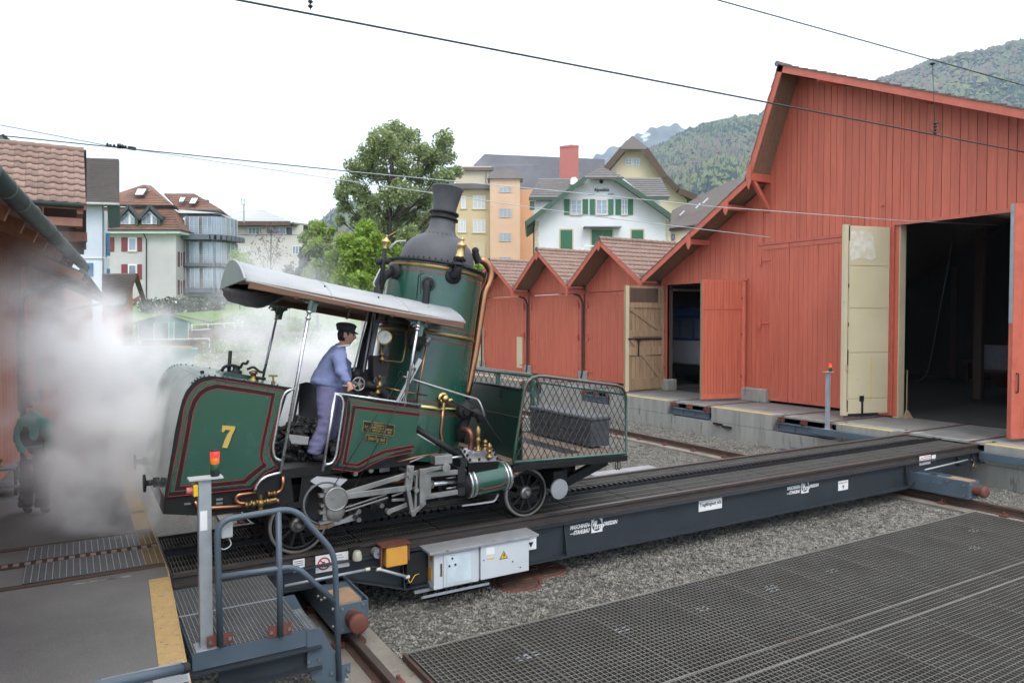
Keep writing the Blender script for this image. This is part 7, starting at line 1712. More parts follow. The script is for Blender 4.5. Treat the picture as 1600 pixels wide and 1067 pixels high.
# boiler mountings. surf(px, py) finds the shell where the sight line meets the near side
def surf(px_, py_, out=0):
    d = ray(px_, py_).normalized(); o = CAM - low; du = d - AX * d.dot(AX); ou = o - AX * o.dot(AX); a, b2, c = du.dot(du), 2 * du.dot(ou), ou.dot(ou) - (RB + out) ** 2
    disc = max(0, b2 * b2 - 4 * a * c); t = (-b2 - math.sqrt(disc)) / (2 * a); p = CAM + d * t; n = (p - low) - AX * (p - low).dot(AX); return p, n.normalized()
def flange(px_, py_, r, m=M['iron'], h=.03, par=boil, name='flange', bolts=6):
    p, n = surf(px_, py_); s = MB(); s.lathe(p - n * .01, n, [(r, 0), (r, h), (r * .6, h + .008)], 24); o = obj(name, s, m, par)
    if bolts:
        s = MB(); b0 = s.ring(p + n * h, n, r * .8, bolts); pts = [Vector(v) for v in s.v[b0:b0 + bolts]]; del s.v[b0:]
        for q in pts: s.cyl(q, q + n * .014, .010, n=6)
        obj('bolts', s, M['iron'], o)
    return p, n, o
p, n, o = flange(708, 431, .105); s = MB(); s.tube(fillet([p, p + n * .10, p + n * .13 + AX * .07, p + n * .13 + AX * .12], .05), .052, 12); obj('elbow', s, M['iron'], o)
q = p + n * .13 + AX * .12
s = MB(); s.lathe(q, AX, [(.08, 0), (.08, .03), (.05, .03), (.05, .06), (.08, .06), (.08, .085)], 16)
for a in range(4): s.cyl(q + Vector((math.cos(a * 1.57 + .4) * .065, math.sin(a * 1.57 + .4) * .065, -.02)), q + Vector((math.cos(a * 1.57 + .4) * .065, math.sin(a * 1.57 + .4) * .065, .11)), .011, n=6)
obj('valve_seat', s, M['iron'], o)
s = MB(); s.lathe(q + AX * .085, AX, [(.04, 0), (.062, .01), (.06, .03), (.05, .05), (.05, .15), (.056, .16), (.05, .19), (.02, .205), (.02, .23), (.028, .24), (.012, .27)], 20); obj('safety_valve', s, M['brass'], LOC)
p, n, o = flange(669, 443, .075); s = MB(); s.tube(fillet([p, p + n * .07, p + n * .075 - AX * .06, surf(664, 480, .075)[0], surf(661, 500, .075)[0]], .04), .045, 12); obj('water_pipe', s, M['iron'], o)
s = MB(); s.lathe(p - n * .004, n, [(.10, 0), (.10, .007), (.085, .008)], 28); obj('cover_ring', s, M['dark_green_paint'], o)
s = MB(); pr = [surf(x, y, .004)[0] for x, y in ((651, 466), (654, 430), (660, 427), (700, 432))]; s.tube(pr, .005, 5); obj('small_pipe', s, M['iron'], boil)
s = MB(); s.tube([surf(657, y, .003)[0] for y in (408, 430, 460)], .004, 5); obj('sheet_seam', s, M['dark_green_paint'], boil)
# left side: steam stand with whistle, big bent pipe
T_('steam_pipe', [(613, 424), (598, 432), (592, 447), (589, 470), (581, 505), (570, 545), (562, 588)], [8.75, 8.7, 8.65, 8.6, 8.55, 8.5, 8.45], .058, M['iron'], fil=.14, n=14)
c = L(614, 424, 8.72); s = MB(); s.lathe(c, (-1, -.3, 0), [(.10, -.05), (.10, .0), (.07, .02)], 18); obj('flange', s, M['iron'], LOC)
T_('whistle_stand', [(596, 452), (598, 415), (601, 388)], 8.6, [.03, .034, .022], M['iron']); c = L(603, 380, 8.6)
s = MB(); s.lathe(c - AX * .08, AX, [(.02, 0), (.028, .02), (.018, .04), (.052, .085), (.05, .11), (.02, .14), (.015, .16), (.022, .165), (.012, .18)], 16); obj('whistle', s, M['brass'], LOC)
s = MB(); c2 = L(598, 407, 8.6); s.lathe(c2 - Vector((.09, 0, .02)), (1, 0, .12), [(.03, 0), (.045, .02), (.045, .05), (.03, .06), (.03, .12), (.045, .13), (.045, .16), (.025, .18)], 12); obj('valve_body', s, M['iron'], LOC)
T_('whistle_lever', [(603, 372), (612, 366), (622, 360)], 8.6, .008, M['old_brass']); T_('pull_rod', [(608, 388), (620, 377), (634, 377)], 8.6, .012, M['zinc'], fil=.03); T_('pull_rod', [(594, 420), (583, 443), (586, 448)], 8.55, .008, M['zinc'], fil=.02)
T_('copper_feed_pipe', [(750, 405), (760, 411), (767, 424), (765, 441), (757, 455), (753, 480), (743, 547), (733, 600), (728, 622)], 8.75, .053, M['copper'], fil=.10, n=14)
c = L(748, 411, 8.7); s = MB(); s.cyl(c, c + Vector((-.06, 0, .14)), .05); s.sphere(c + Vector((-.05, 0, .16)), .05, 10, 6); obj('feed_clack', s, M['iron'], LOC)
s = MB(); c = L(727, 625, 8.75); s.lathe(c, AX, [(.07, -.04), (.07, 0), (.055, 0), (.055, .03), (.07, .03), (.07, .05)], 16); obj('pipe_flange', s, M['iron'], LOC)
# regulator stand: gauge, cocks, wheel, rods
s = MB(); c = L(601, 527, 8.1); s.lathe(c, (-.5, -.85, .1), [(.085, -.05), (.09, .0), (.08, .012), (.075, .008)], 24); g_ = obj('pressure_gauge', s, M['brass'], LOC)
s = MB(); dd = Vector((-.5, -.85, .1)).normalized(); s.lathe(c, dd, [(.07, .0), (.07, .010)], 24); obj('gauge_face', s, M['white'], g_); s = MB(); s.bar(c + dd * .012, c + dd * .012 + Vector((.02, -.01, .045)), .006, .003); obj('needle', s, M['ink'], g_)
s = MB(); c = L(560, 600, 8.2); s.tube([c + Vector((math.cos(t) * .075, 0, math.sin(t) * .075)) for t in [i * math.pi / 10 for i in range(20)]], .011, 8, closed=True)
for i in range(5): a = i * 1.257; s.bar(c, c + Vector((math.cos(a) * .072, 0, math.sin(a) * .072)), .015, .012)
s.cyl(c - Vector((0, .02, 0)), c + Vector((0, .12, 0)), .02); obj('hand_wheel', s, M['steel'], LOC)
s = MB(); c = L(566, 588, 8.4); s.lathe(c + Vector((-.13, 0, .03)), (1, 0, -.1), [(.07, 0), (.09, .02), (.09, .10), (.07, .12), (.07, .2), (.095, .21), (.095, .25), (.05, .27)], 16); s.box((c.x - .1, c.y - .08, c.z - .18), (c.x + .1, c.y + .1, c.z + .02)); obj('regulator_box', s, M['iron'], LOC)
T_('black_pipe', [(570, 600), (585, 604), (600, 614), (608, 628)], 8.2, .05, M['iron'], fil=.12, n=12)
s = MB(); c = L(591, 585, 8.2); s.box((c.x - .09, 8.12, c.z - .02), (c.x + .09, 8.3, c.z + .22)); obj('lubricator', s, M['iron'], LOC)
s = MB()
for px_, py_, h in ((597, 560, .12), (593, 600, .20), (590, 612, .14)): c = L(px_, py_, 8.1); s.lathe(c - Vector((0, 0, h * .5)), (0, 0, 1), [(.014, 0), (.014, h * .25), (.032, h * .3), (.032, h * .5), (.02, h * .55), (.02, h * .8), (.03, h * .82), (.02, h)], 10)
obj('brass_cocks', s, M['old_brass'], LOC)
for a in ([(577, 480), (552, 580)], [(584, 485), (566, 590)], [(586, 490), (578, 585)]): T_('gauge_pipe', a, 8.35, .011, M['zinc'])
T_('bracket_plate', [(590, 500), (578, 560)], 8.3, .03, M['grey_panel'])
T_('brass_pipe', [(641, 500), (629, 566), (597, 563), (596, 545)], [8.15, 8.12, 8.1, 8.1], .008, M['old_brass'], fil=.04); T_('brass_pipe', [(595, 604), (632, 612), (668, 618)], [8.2, 8.1, 8.18], .009, M['copper'])
# whistle valve wheel at the near post
s = MB(); c = L(650, 530, 8.1); s.box((c.x - .09, 8.02, c.z - .06), (c.x + .09, 8.24, c.z + .09)); s.sphere(c + Vector((-.02, 0, -.05)), .09, 10, 8); obj('valve_block', s, M['iron'], LOC)
c = L(667, 532, 8.05); s = MB(); s.lathe(c, (0, -1, 0), [(.055, -.02), (.058, 0), (.05, .012), (.03, .006), (.02, .03)], 24); obj('valve_wheel', s, M['steel'], LOC)
s = MB(); s.lathe(L(663, 522, 8.06), (0, 0, 1), [(.02, 0), (.024, .03), (.012, .05)], 10); obj('oil_cup', s, M['copper'], LOC)
T_('copper_pipe', [(666, 540), (657, 590), (650, 632)], 8.05, .010, M['copper'])
# reversing levers and rods
for a, w, m in (([(657, 561), (620.5, 630)], .05, 'steel_blue'), ([(639, 580), (631.5, 630)], .035, 'zinc'), ([(643, 566), (648, 580)], .03, 'zinc')):
    s = MB(); s.bar(L(*a[0], 7.9), L(*a[1], 7.9), w, .014, side=(1, 0, .1)); obj('lever', s, M['zinc'], LOC)
s = MB(); s.tube([L(626, 587, 7.85) + Vector((.03 * math.cos(t), 0, .05 * math.sin(t))) for t in [i * math.pi / 7 for i in range(14)]], .006, 6, closed=True); obj('rope_ring', s, M['iron'], LOC)
T_('reach_rod', [(629, 588), (725, 618), (747, 624), (752, 634), (757, 650)], [7.9, 7.95, 7.95, 7.9, 7.9], .014, M['steel'], fil=.05); T_('reach_rod', [(705, 626), (755, 650), (783, 691)], [8.0, 7.95, 7.9], .012, M['iron'])
T_('cord', [(626, 590), (577, 668), (521, 760)], [7.84, 7.72, 7.66], .005, M['ink']); T_('cord', [(650, 575), (617, 641), (547, 774)], [7.88, 7.72, 7.66], .005, M['ink'])
# brass injector with copper pipe
p, n, o = flange(691, 622, .075, M['brass'], bolts=0); s = MB(); s.sphere(p + n * .06, .055, 12, 8); s.cyl(p + n * .05 + AX * .05, p + n * .05 - AX * .12, .03); s.cyl(p + n * .05 + Vector((-.06, 0, -.03)), p + n * .05 + Vector((.10, 0, -.03)), .03); obj('injector', s, M['brass'], o)
T_('copper_pipe', [(692, 640), (690, 662), (688, 676), (691, 690), (688, 712)], 8.0, .020, M['copper'], fil=.08)
T_('black_pipe', [(650, 669), (720, 713)], [7.88, 7.8], .036, M['iron'], n=12); T_('thin_pipe', [(652, 678), (680, 695)], 7.85, .008, M['zinc'])
# cylinder and valve chest
ca, cb_ = L(729, 755, 7.86), L(789, 742.5, 7.86); cdv = (cb_ - ca).normalized(); cl = (cb_ - ca).length; rc = .168
s = MB(); s.lathe(ca, cdv, [(rc, 0), (rc, cl)], 36); cyl_ = obj('cylinder', s, M['green_paint'], LOC)
s = MB()
for h in (-.015, .04, cl - .06, cl - .015): s.lathe(ca + cdv * h, cdv, [(rc - .02, 0), (rc + .014, .002), (rc + .014, .026), (rc - .02, .03)], 36)
obj('cylinder_ring', s, M['chrome'], cyl_)
s = MB(); s.lathe(cb_ + cdv * .015, cdv, [(rc - .02, 0), (rc - .03, .03), (.06, .04), (.05, .10), (.035, .10), (.035, .16)], 28)
for i in range(10): a = i * .628; u_ = Vector((0, 1, 0)); w_ = cdv.cross(u_); q = cb_ + cdv * .03 + (u_ * math.cos(a) + w_ * math.sin(a)) * (rc - .045); s.cyl(q, q + cdv * .025, .013, n=6)
obj('cylinder_cover', s, M['steel'], cyl_)
s = MB(); q = cb_ + cdv * .11; s.lathe(q, cdv, [(.045, 0), (.045, .05)], 12); obj('gland', s, M['copper'], cyl_)
s = MB(); s.lathe(ca - cdv * .02, -cdv, [(rc - .03, 0), (rc - .05, .05), (.07, .07), (.07, .14)], 24); obj('cylinder_cover', s, M['iron'], cyl_)
s = MB(); ya = ca.y - rc - .003
u0, u1 = ca + cdv * .14, ca + cdv * (cl - .12); 
def on_cyl(f, a): return ca + cdv * (f * cl) + (Vector((0, -1, 0)) * math.cos(a) + cdv.cross(Vector((0, -1, 0))) * -math.sin(a) * -1) * (rc + .002)
pts = [on_cyl(f, a) for f, a in ((.16, -.35), (.16, .25), (.30, .42), (.70, .42), (.84, .25), (.84, -.35))]; s.tube(pts, .005, 4); obj('red_lining', s, M['red_line'], cyl_)
fl_, fr_, br_, bl_ = L(732.5, 723, 7.74), L(779.5, 720.5, 7.74), L(769.5, 700, 8.06), L(718.5, 701.5, 8.06)
s = MB(); dn_ = Vector((0, .03, -.16)); s.hexa([fl_ + dn_, fr_ + dn_, br_ + Vector((0, 0, -.25)), bl_ + Vector((0, 0, -.25)), fl_, fr_, br_, bl_]); vc = obj('valve_chest', s, M['black_paint'], LOC)
nn = (fr_ - fl_).cross(bl_ - fl_).normalized(); nn = nn if nn.z > 0 else -nn
s = MB(); lift = nn * .012; s.hexa([fl_, fr_, br_, bl_, fl_ + lift, fr_ + lift, br_ + lift, bl_ + lift]); cvp = obj('chest_cover', s, M['bright_steel'], vc)
s = MB(); 
for f in (.05, .35, .65, .95):
    for g_2 in (.07, .93):
        q = fl_.lerp(fr_, f).lerp(bl_.lerp(br_, f), g_2) + lift; s.cyl(q, q + nn * .03, .017, n=6)
for g_2 in (.38, .68):
    for f in (.05, .95): q = fl_.lerp(fr_, f).lerp(bl_.lerp(br_, f), g_2) + lift; s.cyl(q, q + nn * .03, .017, n=6)
obj('nuts', s, M['iron'], vc)
for px_, py_, hs, m in ((746.8, 704, .30, 'old_brass'), (764.5, 714, .17, 'old_brass'), (758, 702, .12, 'old_brass')):
    c = L(px_, py_, 7.9 if px_ != 764.5 else 7.8); s = MB(); s.lathe(c, (0, 0, 1), [(.05, 0), (.05, .02), (.025, .025), (.025, hs * .35), (.04, hs * .4), (.036, hs * .5), (.022, hs * .55), (.032, hs * .62), (.032, hs * .9), (.02, hs * .94), (.015, hs * 1.02)], 14); obj('lubricator', s, M[m], vc)
T_('steam_pipe', [(736, 702), (736, 678), (730, 671), (722, 672)], [7.95, 7.95, 8.0, 8.1], .040, mat('brown_copper', (.22, .09, .065), .4, metal=.7), fil=.07, n=12)
T_('steam_pipe', [(718, 690), (722, 668), (728, 655), (729, 640)], 8.25, .06, M['iron'], fil=.1, n=14); s = MB(); c = L(728, 642, 8.15); s.lathe(c, (0, -1, 0), [(.11, -.06), (.11, 0), (.08, .02), (.06, .02), (.05, .05)], 24); obj('throttle_valve', s, M['iron'], LOC)
T_('exhaust_pipe', [(737, 645), (747, 645), (751, 658)], 8.1, .05, M['iron'], fil=.07, n=12)
# motion work
YR = 7.66
def rod(name, a, b2, w, th=.024, y=YR, m=M['steel']):
    s = MB(); s.bar(L(*a, y), L(*b2, y), th, w, side=(0, 1, 0)); return obj(name, s, m, LOC, bevel=.004)
c = L(526.3, 780, 7.60); s = MB(); s.lathe(c + Vector((0, .10, 0)), (0, -1, 0), [(.12, 0), (.128, .005), (.128, .09), (.115, .098), (.112, .088)], 36, caps=False); s.cyl(c + Vector((0, .03, 0)), c + Vector((0, .012, 0)), .115, n=36); ecc = obj('crank_disc', s, M['steel'], LOC)
s = MB(); s.cyl(c + Vector((-.03, .02, .01)), c + Vector((-.03, -.0, .01)), .02); obj('crank_pin', s, M['steel'], ecc)
c2 = L(524, 799, 7.66); s = MB(); s.sphere(c2, .105, 16, 10, (1, .35, 1)); obj('crank_boss', s, M['steel'], ecc)
s = MB()
for (px_, py_) in ((505, 773), (507, 788), (505, 799), (512, 765)): q = L(px_, py_, 7.7); s.box((q.x - .05, 7.66, q.z - .015), (q.x + .05, 7.74, q.z + .015))
q0, q1 = L(509, 768, 7.7), L(507, 812, 7.7); s.bar(q0, q1, .05, .05); q = L(516, 813, 7.7); s.bar(q - Vector((.12, 0, .01)), q + Vector((.12, 0, .01)), .05, .03); obj('brake_rigging', s, M['steel'], LOC)
rod('main_rod', (535, 772), (637, 741), .055, .03); rod('main_rod', (541, 775), (634, 762.5), .062, .03, 7.62); rod('valve_rod', (539, 793), (604, 772), .018, .016); rod('valve_rod', (539, 798.5), (606, 777), .018, .016); rod('valve_rod', (612, 775), (630, 769), .02, .016)
rod('radius_rod', (634, 742), (698, 727), .05, .03, 7.64); rod('rocker', (641, 727), (637, 765), .085, .04, 7.62); rod('rocker', (637, 762), (645, 805), .045, .03, 7.62); rod('link', (660, 732), (660, 789), .075, .03, 7.60); rod('link', (651, 740), (648, 802), .03, .03, 7.64); rod('slide_bar', (661, 742), (714, 737), .055, .05, 7.72); rod('slide_bar', (661, 776.5), (714, 768), .055, .05, 7.72)
rod('drag_link', (645, 802), (661, 787), .045, .03, 7.62); rod('drag_link', (607, 799), (636, 788), .05, .02, 7.72); rod('drag_link', (612, 781), (632, 780), .03, .02, 7.70)
T_('piston_rod', [(662, 757.5), (718, 752)], 7.80, .026, M['chrome'], n=12); T_('piston_rod', [(660, 758), (676, 756.5)], 7.80, .05, M['steel'], n=14)
s = MB(); q = L(663, 758, 7.74); s.box((q.x - .07, 7.68, q.z - .13), (q.x + .06, 7.86, q.z + .13)); obj('crosshead', s, M['steel'], LOC, bevel=.008)
s = MB()
for px_, py_ in ((641, 733), (640, 743), (637, 762), (660, 737), (660, 786), (645, 802), (650, 765), (607, 799)): q = L(px_, py_, 7.60); s.cyl(q + Vector((0, .05, 0)), q + Vector((0, -.025, 0)), .028, n=14)
obj('pins', s, M['steel'], LOC)
s = MB(); q = L(690, 717, 7.66); s.box((q.x - .11, 7.6, q.z - .05), (q.x + .11, 7.74, q.z + .05)); s.cyl(q + Vector((.03, -.07, -.09)), q + Vector((.03, .05, -.09)), .05); obj('valve_slide', s, M['steel'], LOC, bevel=.006)
T_('slide_spindle', [(697, 716), (722, 713)], 7.7, .016, M['chrome']); T_('tie_pipe', [(620, 722), (650, 714), (684, 708)], 7.8, .010, M['copper']); T_('tie_pipe', [(560, 728), (640, 722), (665, 712)], 7.85, .008, M['zinc'])
for y in (745, 761): T_('gland_stud', [(697, y + 2), (712, y)], 7.74, .010, M['steel'])
s = MB()
for px_, py_ in ((718, 734), (718, 746), (718, 766), (722, 722)): q = L(px_, py_, 7.76); s.box((q.x - .05, 7.70, q.z - .045), (q.x + .04, 7.9, q.z + .045))
obj('guide_bracket', s, M['iron'], LOC)
T_('drain_pipe', [(722, 790), (745, 787), (773, 783), (778, 772)], 7.9, .013, M['zinc'], fil=.04); T_('copper_cock', [(612, 752), (630, 750)], 7.9, .022, M['copper'])
# brake drum with its blocks and guard
c = L(505, 784, 7.86); s = MB(); s.lathe(c + Vector((0, .25, 0)), (0, -1, 0), [(.235, 0), (.235, .22), (.20, .25), (.19, .235), (.05, .20)], 40); obj('brake_drum', s, M['iron'], LOC)
s = MB(); s.lathe(c + Vector((0, .1, 0)), (0, -1, 0), [(.236, 0), (.236, .16), (.215, .162), (.215, .15)], 40, caps=False); obj('drum_rim', s, M['lead'], LOC)
s = MB(); P = [(485, 752), (495, 744), (543, 749), (522, 768), (506, 764)]; s.prism([L(*p, 7.80) for p in P], (0, .25, 0)); obj('drum_guard', s, M['zinc'], LOC)
for i in range(5):
    a0 = math.pi * (1.12 + i * .105); s = MB(); a1 = a0 + .30
    s.prism([c + Vector((math.cos(a) * r, -.04, math.sin(a) * r)) for a, r in ((a0, .24), (a1, .24), (a1, .29), (a0, .29))], (0, .14, 0)); obj('brake_block', s, M['raw_wood'], LOC)
s = MB(); P = [(480, 805), (528, 815), (560, 800), (556, 812), (520, 822), (487, 817)]; s.prism([L(*p, 8.0) for p in P], (0, .02, 0)); obj('under_guard', s, M['zinc'], LOC)
# wheels
def wheel(cx, cz, y, r, out):
    wroot = MB(); c = Vector((cx, y, cz)); a = Vector((0, -1 if out else 1, 0))
    s = MB(); s.lathe(c, a, [(r + .025, -.075), (r + .025, -.055), (r, -.05), (r, .035), (r - .03, .04), (r - .035, .028), (r - .04, -.07)], 44, caps=False); tw_ = obj('wheel', s, M['iron'], LOC)
    s = MB(); s.lathe(c, a, [(r + .0005, .0), (r + .0005, .0362), (r - .028, .0412)], 44, caps=False); obj('tyre_face', s, M['tyre'], tw_)
    s = MB(); s.lathe(c, a, [(r - .035, .0), (r - .035, .028), (r - .075, .024), (r - .075, .0)], 44, caps=False)
    for k in range(10):
        t = k * .6283; d = Vector((math.cos(t), 0, math.sin(t))); s.bar(c + d * .05 + a * .005, c + d * (r - .05) + a * .005, .034, .026, side=a.cross(d))
    obj('spoke', s, M['black_paint'], tw_)
    s = MB(); s.lathe(c, a, [(.085, -.06), (.085, .03), (.065, .05), (.05, .05), (.05, .07), (.03, .075), (.03, .10), (.018, .10)], 20); obj('hub', s, M['steel'], tw_)
M['tyre'] = mat('tyre', (.36, .345, .32), .45, metal=.4, col2=(.25, .24, .22))
for cx in (5.06, 2.10):
    wheel(cx, .318, 8.13, .315, True); wheel(cx, .318, 9.57, .315, False)
    s = MB(); s.cyl((cx, 8.2, .318), (cx, 9.5, .318), .05); obj('axle', s, M['iron'], LOC)
s = MB(); s.lathe((3.2, 8.9, .33), (0, 1, 0), [(.30, -.05), (.30, .05)], 36); obj('rack_pinion', s, M['iron'], LOC)
# front platform
fp = [(802, 722), (806, 694), (812, 655), (817.5, 620), (820, 605), (824.5, 596), (831, 590.5), (841, 587.8), (852, 588.2), (964, 602), (972, 606), (976.5, 613), (978, 622), (978.5, 708)]
PF = [L(*p) for p in fp]; zf = L(802, 727).z
fl0, fl1 = L(801, 727), L(979, 711)
s = MB(); s.prism([fl0 + Vector((0, -.01, -.075)), fl1 + Vector((.01, -.01, -.075)), fl1 + Vector((.01, -.01, .0)), fl0 + Vector((0, -.01, .0))], (0, 2.32, 0)); pbm = obj('platform_frame', s, M['black_paint'], LOC)
nb = 12
for i in range(nb):
    f0, f1 = i / nb, (i + .93) / nb; a, b2 = fl0.lerp(fl1, 0) , fl1; y0, y1 = 7.80 + f0 * 2.2, 7.80 + f1 * 2.2
    s = MB(); s.hexa([(a.x, y0, a.z + .002), (b2.x, y0, b2.z + .002), (b2.x, y1, b2.z + .002), (a.x, y1, a.z + .002), (a.x, y0, a.z + .03), (b2.x, y0, b2.z + .03), (b2.x, y1, b2.z + .03), (a.x, y1, a.z + .03)]); obj('floor_plank', s, M['plank_floor'], pbm)
def mesh_panel(dy, dx):
    sh = Vector((dx, dy, 0)); loop = [p + sh for p in PF]
    s = MB(); s.tube(loop + [loop[0]], .021, 8); s2_ = MB(); f = obj('side_frame', s, M['green_paint'], LOC)
    s = MB(); s.tube([p + sh * 1.0 + Vector((.0, -.022, 0)) for p in PF[1:-1]], .0045, 5); obj('red_lining', s, M['red_line'], f)
    poly = [Vector((p.x, p.z)) for p in loop]; y = 7.75 + dy; s = MB(); cnt = 0
    for ang in (math.radians(57), math.radians(-62)):
        d = Vector((math.cos(ang), math.sin(ang))); nn_ = Vector((-d.y, d.x)); vals = [p.dot(nn_) for p in poly]; k = min(vals) + .04
        while k < max(vals):
            hits = []
            for i in range(len(poly)):
                a, b2 = poly[i], poly[(i + 1) % len(poly)]; da, db = a.dot(nn_) - k, b2.dot(nn_) - k
                if da * db < 0: hits.append(a.lerp(b2, da / (da - db)))
            hits.sort(key=lambda q: q.dot(d))
            for a, b2 in zip(hits[::2], hits[1::2]): s.tube([(a.x, y + (.004 if ang > 0 else -.004), a.y), (b2.x, y + (.004 if ang > 0 else -.004), b2.y)], .0055, 5, caps=False)
            k += .083
    o = obj('wire_mesh', s, M['mesh_wire'], f); o['kind'] = 'stuff'
M['mesh_wire'] = mat('mesh_wire', (.07, .075, .075), .45, metal=.4, col2=(.04, .042, .042))
mesh_panel(0, 0); mesh_panel(2.28, .05)
ft = [L(977, 616), L(978, 660)]
s = MB(); s.tube([ft[0], ft[0] + Vector((.03, 2.28, 0))], .02, 8); obj('front_rail', s, M['green_paint'], LOC)
bxp = L(815, 607).x + .02
s = MB(); s.box((bxp, 7.79, zf + .03), (bxp + .02, 10.0, L(815, 609).z)); bk = obj('bulkhead', s, M['dark_green_paint'], LOC)
s = MB(); s.tube([(bxp, 7.79, L(815, 609).z), (bxp, 10.0, L(815, 609).z)], .018, 8); obj('bulkhead_rim', s, M['black_paint'], bk)
T_('stay_rod', [(748, 640), (812, 653)], [8.8, 7.8], .010, M['iron']); 
s = MB(); s.tube([L(*p, 9.9) for p in ((700, 572), (742, 577), (828, 588))], .022, 8); obj('far_rail', s, M['green_paint'], LOC)
for px_ in (778, 832): s = MB(); q = L(px_, 585 if px_ > 800 else 580, 9.95); s.box((q.x - .03, 9.93, zf), (q.x + .03, 9.97, q.z)); obj('rail_post', s, M['green_paint'], LOC)
# padded bench across the front of the platform
q0 = on(923, 657, y=8.22); q1 = on(828, 636, x=q0.x); qb = on(921, 699, y=8.22)
BN = thing('padded_bench', 'grey box bench with padded top across the front platform', 'bench', (q0.x, (q0.y + q1.y) / 2, qb.z))
bz = L(960, 713).z + .055
s = MB(); s.box((q0.x, q0.y, bz), (q0.x + .34, q1.y, q0.z - .02)); obj('seat_box', s, M['cushion'], BN, bevel=.015)
s = MB(); s.box((q0.x - .02, q0.y - .02, q0.z - .02), (q0.x + .36, q1.y + .02, q0.z + .05)); obj('cushion', s, M['cushion'], BN, bevel=.03)
for f in (.33, .67): s = MB(); yy = q0.y + (q1.y - q0.y) * f; s.box((q0.x - .004, yy - .004, bz + .02), (q0.x - .0005, yy + .004, q0.z - .03)); obj('seam', s, M['ink'], BN)
s = MB(); s.box((q0.x - .006, q0.y + .02, (bz + q0.z) / 2), (q0.x - .0005, q1.y - .02, (bz + q0.z) / 2 + .006)); obj('seam', s, M['ink'], BN)
# front gear: spring wheel disc, draw beam, chain links
c = L(874.5, 764, 7.80); s = MB(); s.lathe(c + Vector((0, .12, 0)), (0, -1, 0), [(.05, 0), (.05, .09), (.128, .095)], 40); s.cyl(c + Vector((0, .025, 0)), c, .13, n=44); obj('buffer_disc', s, M['bright_steel'], LOC)
s = MB(); s.bar(L(884, 752, 8.1), L(946, 719, 8.1), .09, .12); obj('draw_beam', s, M['black_paint'], LOC)
s = MB(); q = L(868, 745, 8.1); s.box((q.x - .1, 8.0, q.z - .15), (q.x + .12, 8.6, q.z + .1)); s.cyl(q + Vector((0, -.1, -.1)), q + Vector((0, .3, -.1)), .08); obj('coupling_block', s, M['iron'], LOC)
for px_ in (964, 968): s = MB(); c = L(px_, 727, 7.9); s.tube([c + Vector((.022 * math.cos(t), .01, .06 * math.sin(t))) for t in [i * math.pi / 7 for i in range(14)]], .007, 6, closed=True); obj('coupling_link', s, M['iron'], LOC)
T_('brake_rod', [(850, 727), (905, 719)], 8.2, .012, M['iron']); T_('brake_chain', [(964, 714), (965, 722)], 7.9, .006, M['iron'])
# ---------------------------------------------------------------- people
def skin_mesh(name, V, E, Rr, sub=2, smooth=True):
    me = bpy.data.meshes.new(name); me.from_pydata([tuple(v) for v in V], E, []); o = bpy.data.objects.new(name, me); C.objects.link(o)
    sk = o.modifiers.new('s', 'SKIN'); sk.use_smooth_shade = True
    for i, r in enumerate(Rr):
        d = me.skin_vertices[0].data[i]; d.radius = r if isinstance(r, tuple) else (r, r); d.use_root = (i == 0)
    ss = o.modifiers.new('d', 'SUBSURF'); ss.levels = sub; ss.render_levels = sub
    dg = bpy.context.evaluated_depsgraph_get(); out = bpy.data.meshes.new_from_object(o.evaluated_get(dg)); bpy.data.objects.remove(o)
    for p in out.polygons: p.use_smooth = True
    return out
def chain_mesh(name, chains, sub=2):
    """chains: lists of (point, radius); equal points are joined"""
    V, Rr, E, idx = [], [], [], {}
    for ch in chains:
        prev = None
        for p, r in ch:
            k = tuple(round(c, 3) for c in p)
            if k not in idx: idx[k] = len(V); V.append(p); Rr.append(r)
            if prev is not None and prev != idx[k]: E.append((prev, idx[k]))
            prev = idx[k]
    return skin_mesh(name, V, E, Rr, sub)
def head_parts(c, fwd, tilt, sc_):
    """returns function placing head-space points, and meshes for face, hair"""
    f = Vector(fwd).normalized(); f = (f + Vector((0, 0, tilt))).normalized(); lft = Vector((0, 0, 1)).cross(f).normalized(); upv = f.cross(lft)
    P = lambda x, y, z: Vector(c) + (f * x + lft * y + upv * z) * sc_
    def face_pt(dx, dy, dz, k=1.0):
        x, y, z = .096 * dx * k, .076 * dy * k, .122 * dz * k
        if dz < 0: y *= 1 + .28 * dz; x *= 1 + .10 * dz
        if dx > 0:
            g = lambda a, b, s1, s2: math.exp(-(((abs(dy) - a) / s1) ** 2 + ((dz - b) / s2) ** 2))
            x += .026 * g(0, -.14, .16, .20) + .006 * g(0, .22, .5, .10) - .010 * g(.40, .06, .17, .12) + .006 * g(0, -.50, .28, .07) + .012 * g(0, -.82, .35, .16) + .006 * g(.5, -.2, .2, .2)
        return P(x, y, z)
    return P, face_pt
def sphere_fn(mb, fn, n=30, m=22, keep=None):
    rows = []
    for j in range(m + 1):
        t = math.pi * j / m; row = []
        for i in range(n):
            a = 2 * math.pi * i / n; row.append(len(mb.v)); mb.v.append(tuple(fn(math.sin(t) * math.cos(a), math.sin(t) * math.sin(a), math.cos(t))))
        rows.append(row)
    for j in range(m):
        for i in range(n):
            k = (i + 1) % n; t = math.pi * (j + .5) / m; a = 2 * math.pi * (i + .5) / n
            if keep is None or keep(math.sin(t) * math.cos(a), math.sin(t) * math.sin(a), math.cos(t)): mb.face([rows[j][i], rows[j + 1][i], rows[j + 1][k], rows[j][k]], True)
